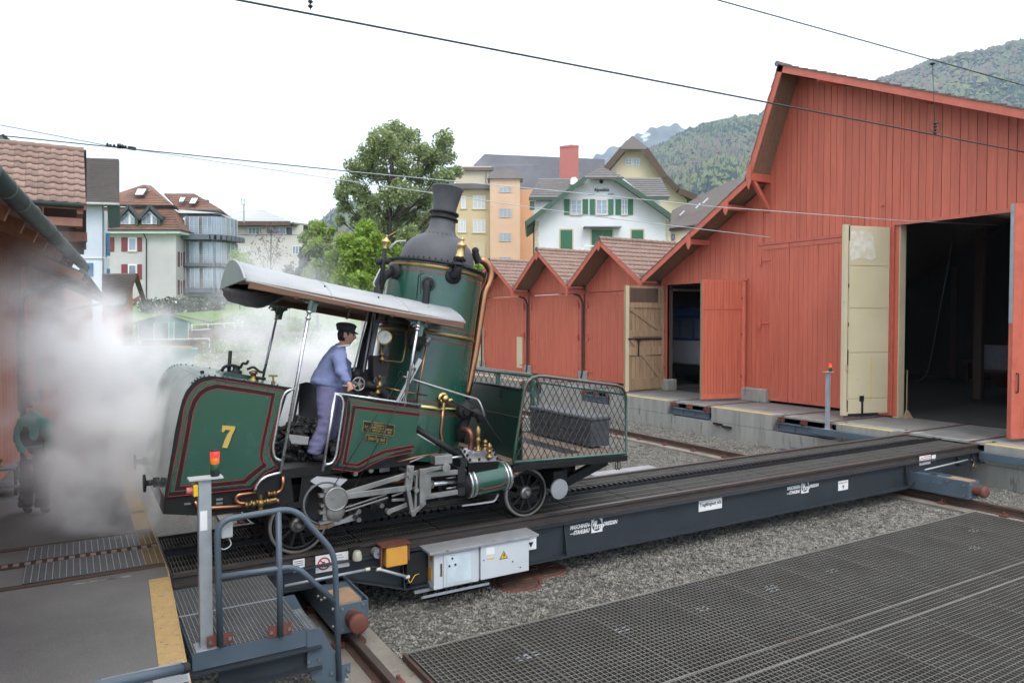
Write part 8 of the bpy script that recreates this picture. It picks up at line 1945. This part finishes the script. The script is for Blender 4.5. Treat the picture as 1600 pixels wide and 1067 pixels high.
def hand_chains(w, tip, side, sc_=1.0):
    """wrist to curled fingers: five chains rooted in the palm"""
    w, tip, side = Vector(w), Vector(tip), Vector(side).normalized(); d = (tip - w).normalized(); nrm = d.cross(side).normalized(); palm = w + d * .055 * sc_; ch = [[(w, .026 * sc_), (palm, .030 * sc_)]]
    for i, ln in enumerate((.074, .082, .078, .062)):
        o = side * (.027 - .018 * i) * sc_; k = palm + d * .03 * sc_ + o; ch.append([(palm, .030 * sc_), (k, .0095 * sc_), (k + (d * .6 + nrm * .25) * ln * .55 * sc_, .0088 * sc_), (k + (d * .85 + nrm * .75) * ln * .75 * sc_, .0075 * sc_)])
    t = w + d * .03 * sc_ + side * .028 * sc_; ch.append([(palm, .030 * sc_), (t, .011 * sc_), (t + (d * .7 + side * .6) * .04 * sc_, .0095 * sc_), (t + (d + side * .45) * .06 * sc_, .008 * sc_)]); return ch
def join_mesh(me, mb, mats):
    bm = bmesh.new(); bm.from_mesh(me); m2 = mb.mesh('tmp', mats); bm.from_mesh(m2); out = bpy.data.meshes.new('person'); bm.to_mesh(out); bm.free()
    for m in mats: out.materials.append(m)
    return out
def rumple(me, a):                              # cloth folds
    from mathutils import noise
    for v_ in me.vertices:
        c = v_.co; k = noise.noise(Vector((c.x * 9, c.y * 9, c.z * 22))) + .6 * noise.noise(Vector((c.x * 22, c.y * 22, c.z * 40))); v_.co = c + v_.normal * a * k
    me.update()
def person(label, J, fwd, tilt, clothes, sc_, group=None, hat=True, hatm=None, hairm=None, hw=.19):
    """J: joints in metres; clothes: (jacket material, trousers material, shoe material)"""
    root = thing('person', label, 'person', J['foot_l'] * .5 + J['foot_r'] * .5, group)
    jm, tm, sm = clothes; hc = J['head']; P, fp = head_parts(hc, fwd, tilt, sc_)
    nb = P(-.01, 0, -.10)
    body_ch = [[(J['pelvis'], .11), (J['waist'], .105), (J['chest'], .115), (J['neck'], .05), (nb, .048), (P(0, 0, -.02), .06)],
               [(J['chest'], .115), (J['sh_l'], .05), (J['el_l'], .038), (J['wr_l'], .026)], [(J['chest'], .115), (J['sh_r'], .05), (J['el_r'], .038), (J['wr_r'], .026)],
               [(J['pelvis'], .11), (J['kn_l'], .05), (J['an_l'], .036), (J['foot_l'] + Vector(J['toe_l']) * .5 + Vector((0, 0, .03)), .03)], [(J['pelvis'], .11), (J['kn_r'], .05), (J['an_r'], .036), (J['foot_r'] + Vector(J['toe_r']) * .5 + Vector((0, 0, .03)), .03)]]
    for s_ in ('l', 'r'): body_ch += hand_chains(J['wr_' + s_], J['ha_' + s_], J['thumb_' + s_], sc_)
    bm_ = chain_mesh('body', body_ch, 1); mb = MB(); sphere_fn(mb, fp)
    for sg in (-1, 1):
        c = P(-.008, sg * .076, .0); k = len(mb.v); mb.sphere((0, 0, 0), 1, 10, 8)
        for q in range(k, len(mb.v)): v = mb.v[q]; mb.v[q] = tuple(P(-.008 + v[0] * .020 - .008 * abs(v[2]), sg * (.074 + .010 * abs(v[0]) + v[1] * .008), v[2] * .034))
    b = obj('body', join_mesh(bm_, mb, [M['skin']]), M['skin'], root); b.data.materials.clear(); b.data.materials.append(M['skin'])
    e = MB()
    for sg in (-1, 1):
        c = P(.081, sg * .031, .008); e.sphere(c, .0105 * sc_, 8, 6)
        q0, q1 = P(.093, sg * .016, .026), P(.084, sg * .048, .027); e.bar(q0, q1, .006, .006)
    obj('eyes', e, M['hair'], root)
    e = MB(); e.bar(P(.0985, -.02, -.062), P(.0985, .02, -.062), .004, .004); obj('mouth', e, mat('lips', (.36, .14, .12), .5), root)
    hb = MB(); sphere_fn(hb, lambda x, y, z: fp(x, y, z, 1.055), keep=lambda x, y, z: (z > .30) or (x < -.12 and z > -.55) or (x < .25 and z > -.05)); obj('hair', hb, hairm or M['hair'], root)
    if hat:
        s = MB(); s.lathe(P(-.012, 0, .045), P(-.02, 0, 1) - P(0, 0, 0), [(.101 * sc_, 0), (.106 * sc_, .025 * sc_), (.118 * sc_, .055 * sc_), (.116 * sc_, .07 * sc_), (.095 * sc_, .088 * sc_), (.05 * sc_, .098 * sc_), (.001, .1 * sc_)], 26); hb_ = obj('cap', s, hatm or M['black_cloth'], root)
        s = MB(); n = 12; top, bot = [], []
        for i in range(n + 1): a = -1.1 + 2.2 * i / n; top.append((P(-.012 + .10 * math.cos(a), .10 * math.sin(a), .052), P(-.012 + (.10 + .05 * math.cos(a * 1.2)) * math.cos(a), .104 * math.sin(a), .040 - .016 * math.cos(a))))
        for (a, b2), (c_, d_) in zip(top, top[1:]): s.hexa([a, b2, d_, c_, a + Vector((0, 0, .006)), b2 + Vector((0, 0, .006)), d_ + Vector((0, 0, .006)), c_ + Vector((0, 0, .006))])
        obj('cap_peak', s, hatm or M['black_cloth'], hb_)
    jk = chain_mesh('jacket', [[(J['hem'], hw), (J['hem'].lerp(J['waist'], .5), hw * .97), (J['waist'], .175), (J['chest'], .172), (J['collar'], .085), (J['neck'] + (P(0, 0, 0) - J['neck']) * .25, .066)], [(J['chest'], .172), (J['sh_l'], .092), (J['el_l'], .074), (J['wr_l'], .055)], [(J['chest'], .172), (J['sh_r'], .092), (J['el_r'], .074), (J['wr_r'], .055)]])
    rumple(jk, .02); obj('jacket', jk, jm, root).data.materials.append(jm)
    tr_ = chain_mesh('trousers', [[(J['waist'], .14), (J['pelvis'], .168), (J['hip_l'], .125), (J['kn_l'], .095), (J['an_l'], .088), (J['foot_l'] + Vector((0, 0, .07)), .085)], [(J['pelvis'], .168), (J['hip_r'], .125), (J['kn_r'], .095), (J['an_r'], .088), (J['foot_r'] + Vector((0, 0, .07)), .085)]], 3)
    rumple(tr_, .014); obj('trousers', tr_, tm, root).data.materials.append(tm)
    for s_ in ('l', 'r'):
        f = J['foot_' + s_]; t = Vector(J['toe_' + s_]); h = chain_mesh('shoe', [[(J['an_' + s_] * .25 + f * .75 + Vector((0, 0, .05)) - t * .1, .052), (f + t * .45 + Vector((0, 0, .045)), .048), (f + t + Vector((0, 0, .034)), .036)]], 2); obj('shoe', h, sm, root).data.materials.append(sm)
    return root, P
yc = 8.22; fl_z = L(440, 735).z
D_ = lambda px_, py_, y=yc: on(px_, py_, y=y)
v = Vector
J = dict(head=D_(541, 523.5, 8.22), neck=D_(532, 541, 8.24), collar=D_(530, 545, 8.25), chest=D_(521, 561, 8.26), waist=D_(513, 584, 8.27), hem=D_(508, 607, 8.27), pelvis=D_(512, 614, 8.27),
         sh_l=D_(527, 554, 8.47), el_l=D_(543, 580, 8.50), wr_l=D_(555, 594, 8.40), ha_l=D_(562, 600, 8.34), thumb_l=(0, -1, .3), sh_r=D_(530, 556, 8.05), el_r=D_(533, 582, 7.96), wr_r=D_(545, 600, 7.90), ha_r=D_(549, 612, 7.80), thumb_r=(.6, -.4, .4),
         hip_l=D_(519, 622, 8.36), kn_l=D_(519, 664, 8.44), an_l=D_(507, 702, 8.46), hip_r=D_(510, 622, 8.17), kn_r=D_(510, 664, 8.10), an_r=D_(491, 703, 8.06),
         toe_l=(.16, -.03, 0), toe_r=(.15, -.05, 0))
for s_, yy in (('l', 8.46), ('r', 8.06)): a = J['an_' + s_]; J['foot_' + s_] = v((a.x - .02, a.y, fl_z))
drv, PH = person('person in a blue work jacket and black cap leaning on the engine side sheet', J, RT * .97 + FW0 * .22, -.14, (M['blue_cloth'], M['blue_trousers'], M['black_cloth']), 1.0, hw=.205)
s = MB(); s.tube([PH(-.06 + .075 * math.cos(t) + .03, .068 * math.sin(t), -.128 + .02 * math.cos(t)) for t in [i * math.pi / 8 for i in range(16)]], .011, 6, closed=True); obj('shirt_collar', s, M['white'], drv)
# the man in the steam on the apron
b0 = on(60, 800, z=0); k = b0.dot(FW0) / 1148
Q = lambda px_, py_, o=0: far(px_, py_, b0.dot(FW) * 0 + (b0 - CAM).dot(FW) + o)
J = dict(head=Q(53, 628), neck=Q(51, 645), collar=Q(51, 649), chest=Q(53, 664), waist=Q(55, 690), hem=Q(56, 700), pelvis=Q(56, 706),
         sh_l=Q(70, 660, -.05), el_l=Q(78, 688, -.05), wr_l=Q(76, 708, -.1), ha_l=Q(74, 717, -.1), thumb_l=-FW0, sh_r=Q(34, 661, -.05), el_r=Q(28, 686, -.1), wr_r=Q(40, 706, -.16), ha_r=Q(46, 714, -.18), thumb_r=RT,
         hip_l=Q(66, 716), kn_l=Q(66, 752, -.04), an_l=Q(66, 788), hip_r=Q(46, 716), kn_r=Q(43, 752, -.04), an_r=Q(40, 790), toe_l=RT * .13 - FW0 * .06, toe_r=RT * .12 - FW0 * .08)
for s_ in ('l', 'r'): a = J['an_' + s_]; J['foot_' + s_] = v((a.x, a.y, 0))
p2, PH = person('person in dark trousers and teal sleeves standing in the steam', J, RT * .8 + FW0 * .5, -.05, (M['teal_cloth'], M['charcoal_cloth'], M['black_cloth']), 1.0, hat=True, hatm=M['charcoal_cloth'])
vs_ = chain_mesh('vest', [[(J['hem'], .205), (J['waist'], .195), (J['chest'], .19), (J['collar'], .09)]]); obj('vest', vs_, M['charcoal_cloth'], p2).data.materials.append(M['charcoal_cloth'])
# tools lying at the wall on the left
t = thing('tool_cart', 'low cart of brass fittings and tools at the left edge', 'cart', on(8, 770, z=0))
c = on(8, 772, z=0); s = MB(); s.box((c.x - .45, c.y - .2, .12), (c.x + .18, c.y + .25, .16)); s.box((c.x - .45, c.y - .2, .38), (c.x + .15, c.y + .25, .41)); obj('shelf', s, M['grey_panel'], t)
for dx in (-.4, .12):
    for dy in (-.16, .2): s = MB(); s.box((c.x + dx, c.y + dy, 0), (c.x + dx + .04, c.y + dy + .04, .41)); obj('leg', s, M['iron'], t)
r_ = random.Random(9)
for i in range(7):
    s = MB(); q = c + v((-.38 + r_.random() * .45, -.12 + r_.random() * .25, .46 if i < 4 else .2)); s.lathe(q - v((0, 0, .05)), (r_.uniform(-.3, .3), r_.uniform(-.3, .3), 1), [(.05, 0), (.05, .03), (.025, .04), (.025, .09), (.045, .1), (.02, .13)], 10); obj('fitting', s, M[('old_brass', 'iron', 'orange')[i % 3]], t)

# ---------------------------------------------------------------- overhead wires
def wire(label, P, r=.011, m=None, name='overhead_wire', sag=0):
    a, b = P[0], P[-1]; t = thing(name, label, 'wire', a.lerp(b, .5)); s = MB(); e = (b - a)
    pts = [a + e * f + v((0, 0, -4 * sag * f * (1 - f))) for f in [i / 16 for i in range(17)]] if len(P) == 2 else P
    s.tube(pts, r, 6); obj('wire', s, m or M['wire'], t); return t
A_, B2 = on(370, 0, z=6.0), on(1600, 238, z=6.0); e = (B2 - A_)
w1 = wire('thick dark contact wire crossing the sky from the top left', [A_ - e * .4, B2 + e * .4], .013)
def insul(t, P, n, r, ax, step, m=M['ink'], name='insulator'):
    s = MB()
    for i in range(n): c = P + ax * (i * step); s.lathe(c, ax, [(r * .4, -step * .4), (r, -step * .1), (r, step * .1), (r * .4, step * .4)], 10)
    obj(name, s, m, t)
q = on(485, 16, z=6.0); s = MB(); s.tube([q, q + v((0, 0, .9))], .006, 5); obj('dropper', s, M['wire'], w1); insul(w1, q + v((0, 0, .04)), 2, .028, v((0, 0, 1)), .05)
lo_ = on(1461, 211, z=6.0); dl = (lo_ - CAM).dot(FW); hi_ = far(1457, 100, dl)
e2 = far(1600, 134, dl * 1.06) - far(1120, 0, dl * .80); w2 = wire('upper dark carrier wire at the top right corner', [far(1120, 0, dl * .80) - e2 * .3, far(1600, 134, dl * 1.06) + e2 * .3], .011)
s = MB(); s.tube([hi_, lo_], .006, 5); obj('dropper', s, M['wire'], w2); insul(w2, lo_ + v((0, 0, .03)), 4, .035, v((0, 0, 1)), .06); insul(w2, hi_, 1, .05, v((0, 0, 1)), .05)
s = MB(); c = lo_ + v((0, 0, .14)); s.tube([c + (RT * math.cos(a) + v((0, 0, 1)) * math.sin(a)) * .10 for a in [i * math.pi / 8 for i in range(16)]], .006, 5, closed=True); obj('ring_clamp', s, M['wire'], w2)
e3 = far(545, 268, 16) - far(0, 212, 14); w3 = wire('dark span wire running over the left roofs', [far(0, 212, 14) - e3 * .2, far(545, 268, 16)], .011)
w4 = wire('thin span wire with a string of insulators over the boarded house', [far(-60, 184, 14), far(168, 228, 14.6), far(212, 233.5, 14.8)], .007)
ax = (far(210, 232, 14.8) - far(168, 227, 14.6)).normalized()
for f, r in ((0.02, .045), (.13, .025), (.26, .03), (.40, .055), (.47, .06), (.56, .05), (.66, .035)): insul(w4, far(167 + f * 44, 226.5 + f * 5, 14.6), 1, r, ax, .06)
s = MB(); s.bar(far(200, 231, 14.7), far(212, 233, 14.8), .06, .06); obj('clamp', s, M['iron'], w4)
for lab, pts in (('upper pale span wire in front of the white house gable', [(545, 268, 16), (875, 299, 17), (1120, 323.5, 18), (1412, 345, 18.3), (1560, 352, 18.4)]), ('lower pale span wire ending on the hall wall', [(212, 234, 15), (545, 283, 16.5), (825, 323.4, 17.3), (960, 342, 17.8), (1203, 371, 18.3)])):
    wire(lab, [far(*p) for p in pts], .009, M['pale_wire'])
wire('hair thin wire high across the white sky', [far(-100, 60, 30), far(0, 72, 30), far(250, 89, 30), far(500, 93, 30), (far(800, 85, 30)), far(1200, 62, 30), far(1600, 37, 30), far(1700, 30, 30)], .008, M['pale_wire'])

# ---------------------------------------------------------------- steam
def steam(name, label, blobs, dens, pad=.2, nscale=1.1, seed=0, floor_=None, warp=.5):
    """cloud of steam: soft balls of density broken up by turbulence, in metres"""
    lo = [min(b[0][i] - b[1] for b in blobs) - pad for i in range(3)]; hi = [max(b[0][i] + b[1] for b in blobs) + pad for i in range(3)]
    if floor_ is not None: lo[2] = max(lo[2], floor_)
    s = MB(); s.box(lo, hi); m = bpy.data.materials.new(name); m.use_nodes = True; nt = m.node_tree; N = nt.nodes; K = nt.links
    for n in list(N): N.remove(n)
    out = N.new('ShaderNodeOutputMaterial'); pv = N.new('ShaderNodeVolumePrincipled'); pv.inputs['Color'].default_value = (1.0, 1.0, 1.0, 1); pv.inputs['Anisotropy'].default_value = -.3
    K.new(pv.outputs[0], out.inputs['Volume']); tc = N.new('ShaderNodeTexCoord')
    wn_ = N.new('ShaderNodeTexNoise'); wn_.inputs['Scale'].default_value = 1.3; wn_.inputs['Detail'].default_value = 1; K.new(tc.outputs['Object'], wn_.inputs['Vector'])
    sb = N.new('ShaderNodeVectorMath'); sb.operation = 'SUBTRACT'; sb.inputs[1].default_value = (.5, .5, .5); K.new(wn_.outputs['Color'], sb.inputs[0])
    sc2 = N.new('ShaderNodeVectorMath'); sc2.operation = 'SCALE'; sc2.inputs['Scale'].default_value = warp * 2; K.new(sb.outputs[0], sc2.inputs[0])
    ad = N.new('ShaderNodeVectorMath'); ad.operation = 'ADD'; K.new(tc.outputs['Object'], ad.inputs[0]); K.new(sc2.outputs[0], ad.inputs[1]); tot = None
    for c, r, w in blobs:
        d = N.new('ShaderNodeVectorMath'); d.operation = 'DISTANCE'; K.new(ad.outputs[0], d.inputs[0]); d.inputs[1].default_value = tuple(c)
        mr = N.new('ShaderNodeMapRange'); mr.interpolation_type = 'SMOOTHSTEP'; mr.inputs['From Min'].default_value = r; mr.inputs['From Max'].default_value = r * .15; mr.inputs['To Min'].default_value = 0; mr.inputs['To Max'].default_value = w; K.new(d.outputs['Value'], mr.inputs['Value'])
        if tot is None: tot = mr.outputs[0]
        else: a = N.new('ShaderNodeMath'); a.operation = 'ADD'; K.new(tot, a.inputs[0]); K.new(mr.outputs[0], a.inputs[1]); tot = a.outputs[0]
    nz_ = N.new('ShaderNodeTexNoise'); nz_.inputs['Scale'].default_value = nscale; nz_.inputs['Detail'].default_value = 3; nz_.inputs['Roughness'].default_value = .55; K.new(tc.outputs['Object'], nz_.inputs['Vector'])
    rm = N.new('ShaderNodeMapRange'); rm.inputs['From Min'].default_value = .40; rm.inputs['From Max'].default_value = .62; K.new(nz_.outputs['Fac'], rm.inputs['Value'])
    m1 = N.new('ShaderNodeMath'); m1.operation = 'MULTIPLY'; K.new(tot, m1.inputs[0]); K.new(rm.outputs[0], m1.inputs[1]); m2 = N.new('ShaderNodeMath'); m2.operation = 'MULTIPLY'; K.new(m1.outputs[0], m2.inputs[0]); m2.inputs[1].default_value = dens
    K.new(m2.outputs[0], pv.inputs['Density'])
    o = obj(name, s, m, kind='stuff'); o['label'] = label; o['category'] = name; return o
steam('steam', 'white steam billowing round the rear of the engine', [(far(190, 640, 9.3), 1.45, 1.2), (far(125, 610, 8.8), 1.0, .75), (far(185, 755, 8.9), .95, .5), (far(45, 500, 9.4), 1.3, .28), (far(232, 690, 8.05), .68, 1.1), (far(150, 560, 9.6), 1.1, .55), (far(262, 615, 9.6), .7, .45), (far(238, 768, 7.5), .42, .8), (far(110, 760, 8.6), .8, .14)], 4.6, floor_=.02, nscale=2.0, warp=.65)
steam('steam', 'thin steam drifting behind the engine and its driver', [(far(360, 650, 11.2), 1.2, .6), (far(480, 650, 10.8), 1.3, 1.9), (far(550, 590, 11.6), 1.4, 1.1), (far(430, 500, 13), 1.8, .36), (far(350, 545, 12.5), 1.2, .2)], 2.8, floor_=.02, nscale=1.6, warp=.6)
steam('steam', 'faint smoke drifting off the chimney', [(far(730, 268, 9.6), .5, .6), (far(775, 262, 9.8), .6, .5), (far(830, 262, 10), .6, .3)], .32, nscale=2.2, warp=.25)
# ---------------------------------------------------------------- air between the yard and the mountains
hm = bpy.data.materials.new('haze'); hm.use_nodes = True; N = hm.node_tree.nodes
for n in list(N): N.remove(n)
ho = N.new('ShaderNodeOutputMaterial'); hv = N.new('ShaderNodeVolumePrincipled'); hv.inputs['Color'].default_value = (.56, .70, .88, 1); hv.inputs['Density'].default_value = 1.9e-4
hm.node_tree.links.new(hv.outputs[0], ho.inputs['Volume'])
s = MB(); s.box((-6300, -6300, -60), (6300, 6300, 1320)); obj('haze', s, hm, kind='stuff')
# ---------------------------------------------------------------- every loose piece of these becomes a part of its own
def split_pieces(o, name):
    me = o.data; n = len(me.vertices); par = list(range(n))
    def fnd(a):
        while par[a] != a: par[a] = par[par[a]]; a = par[a]
        return a
    for p in me.polygons:
        v0 = p.vertices[0]
        for q in p.vertices[1:]: par[fnd(q)] = fnd(v0)
    # pieces that touch in space stay together
    comp = {}
    for i in range(n): comp.setdefault(fnd(i), []).append(i)
    keys = list(comp); bbs = []
    for k in keys:
        co = [me.vertices[i].co for i in comp[k]]; bbs.append([min(c[j] for c in co) - .004 for j in range(3)] + [max(c[j] for c in co) + .004 for j in range(3)])
    lab = list(range(len(keys)))
    for i in range(len(keys)):
        for j in range(i):
            a, b = bbs[i], bbs[j]
            if all(a[q] <= b[q + 3] and b[q] <= a[q + 3] for q in range(3)):
                li, lj = lab[i], lab[j]; lab = [lj if x == li else x for x in lab]
    if len(set(lab)) < 2: return
    grp = {}
    for k, l in zip(keys, lab): grp.setdefault(l, set()).update(comp[k])
    vg = {}
    for l, s_ in grp.items():
        for i in s_: vg[i] = l
    for l in list(grp):
        ids = sorted(grp[l]); ix = {a: b for b, a in enumerate(ids)}; nm = bpy.data.meshes.new(name)
        pl_ = [p for p in me.polygons if vg[p.vertices[0]] == l]
        nm.from_pydata([tuple(me.vertices[i].co) for i in ids], [], [[ix[q] for q in p.vertices] for p in pl_])
        for m in me.materials: nm.materials.append(m)
        nm.polygons.foreach_set('use_smooth', [p.use_smooth for p in pl_]); nm.polygons.foreach_set('material_index', [p.material_index for p in pl_]); nm.update()
        c = o.copy(); c.data = nm; c.name = name; C.objects.link(c); c.parent = o.parent; c.location = o.location
    bpy.data.objects.remove(o)
SPLIT = dict(roof_post='roof_post', door_post='door_post', batten='batten', cylinder_ring='cylinder_ring', gutter_bracket='gutter_bracket', bolts='bolt', pins='pin', pin_ends='pin_end', nuts='nut', guide_bracket='guide_bracket', lock='lock', label_plate='label_plate', brass_cocks='brass_cock', brass_valves='brass_valve', cross_beam='cross_beam', frame_brackets='frame_bracket', purlin='purlin', gable_truss='gable_truss', barge_board='barge_board', snow_guard='snow_guard', stiffener='stiffener', bracket='bracket', support_beam='support_beam', door_jamb='door_jamb', rail='rail', collar='collar', eyes='eye', pillar='pillar', door_rail='door_rail', inner_wall='inner_wall', rack_side='rack_side', side_beam='side_beam', bearer_beam='bearer_beam', iron_strap='iron_strap', cable_tray='cable_tray', back_wall='back_wall', gutter='gutter', flat_roof='flat_roof', side_wall='side_wall', cable_glands='cable_gland', rail_clip=None, panel_clip=None, rail_end=None, handle='handle', pane='pane', dark_bracket='dark_bracket', chimney='chimney')
for o in [o for o in bpy.data.objects if o.type == 'MESH' and o.get('kind') is None]:
    nm = SPLIT.get(o.name.split('.')[0])
    if nm and len(o.children) == 0 and len(o.data.polygons) > 6: split_pieces(o, nm)

for nm, lab in (('ground', 'grass ground sloping up beyond the yard'), ('pit_floor', 'gravel floor of the transfer table pit'), ('asphalt_apron', 'grey asphalt apron with an amber edge line'), ('pit_bottom', 'dark bottom below the bar gratings'), ('platform', 'concrete platform in front of the red sheds'), ('wooded_hill', 'steep wooded hill behind the red hall'), ('distant_hill', 'low hazy hill behind the chestnut tree'), ('snowy_peak', 'distant grey peak streaked with snow'), ('haze', 'thin haze over the valley')):
    o = bpy.data.objects.get(nm)
    if o: o['label'] = lab; o['category'] = nm.replace('_', ' ')
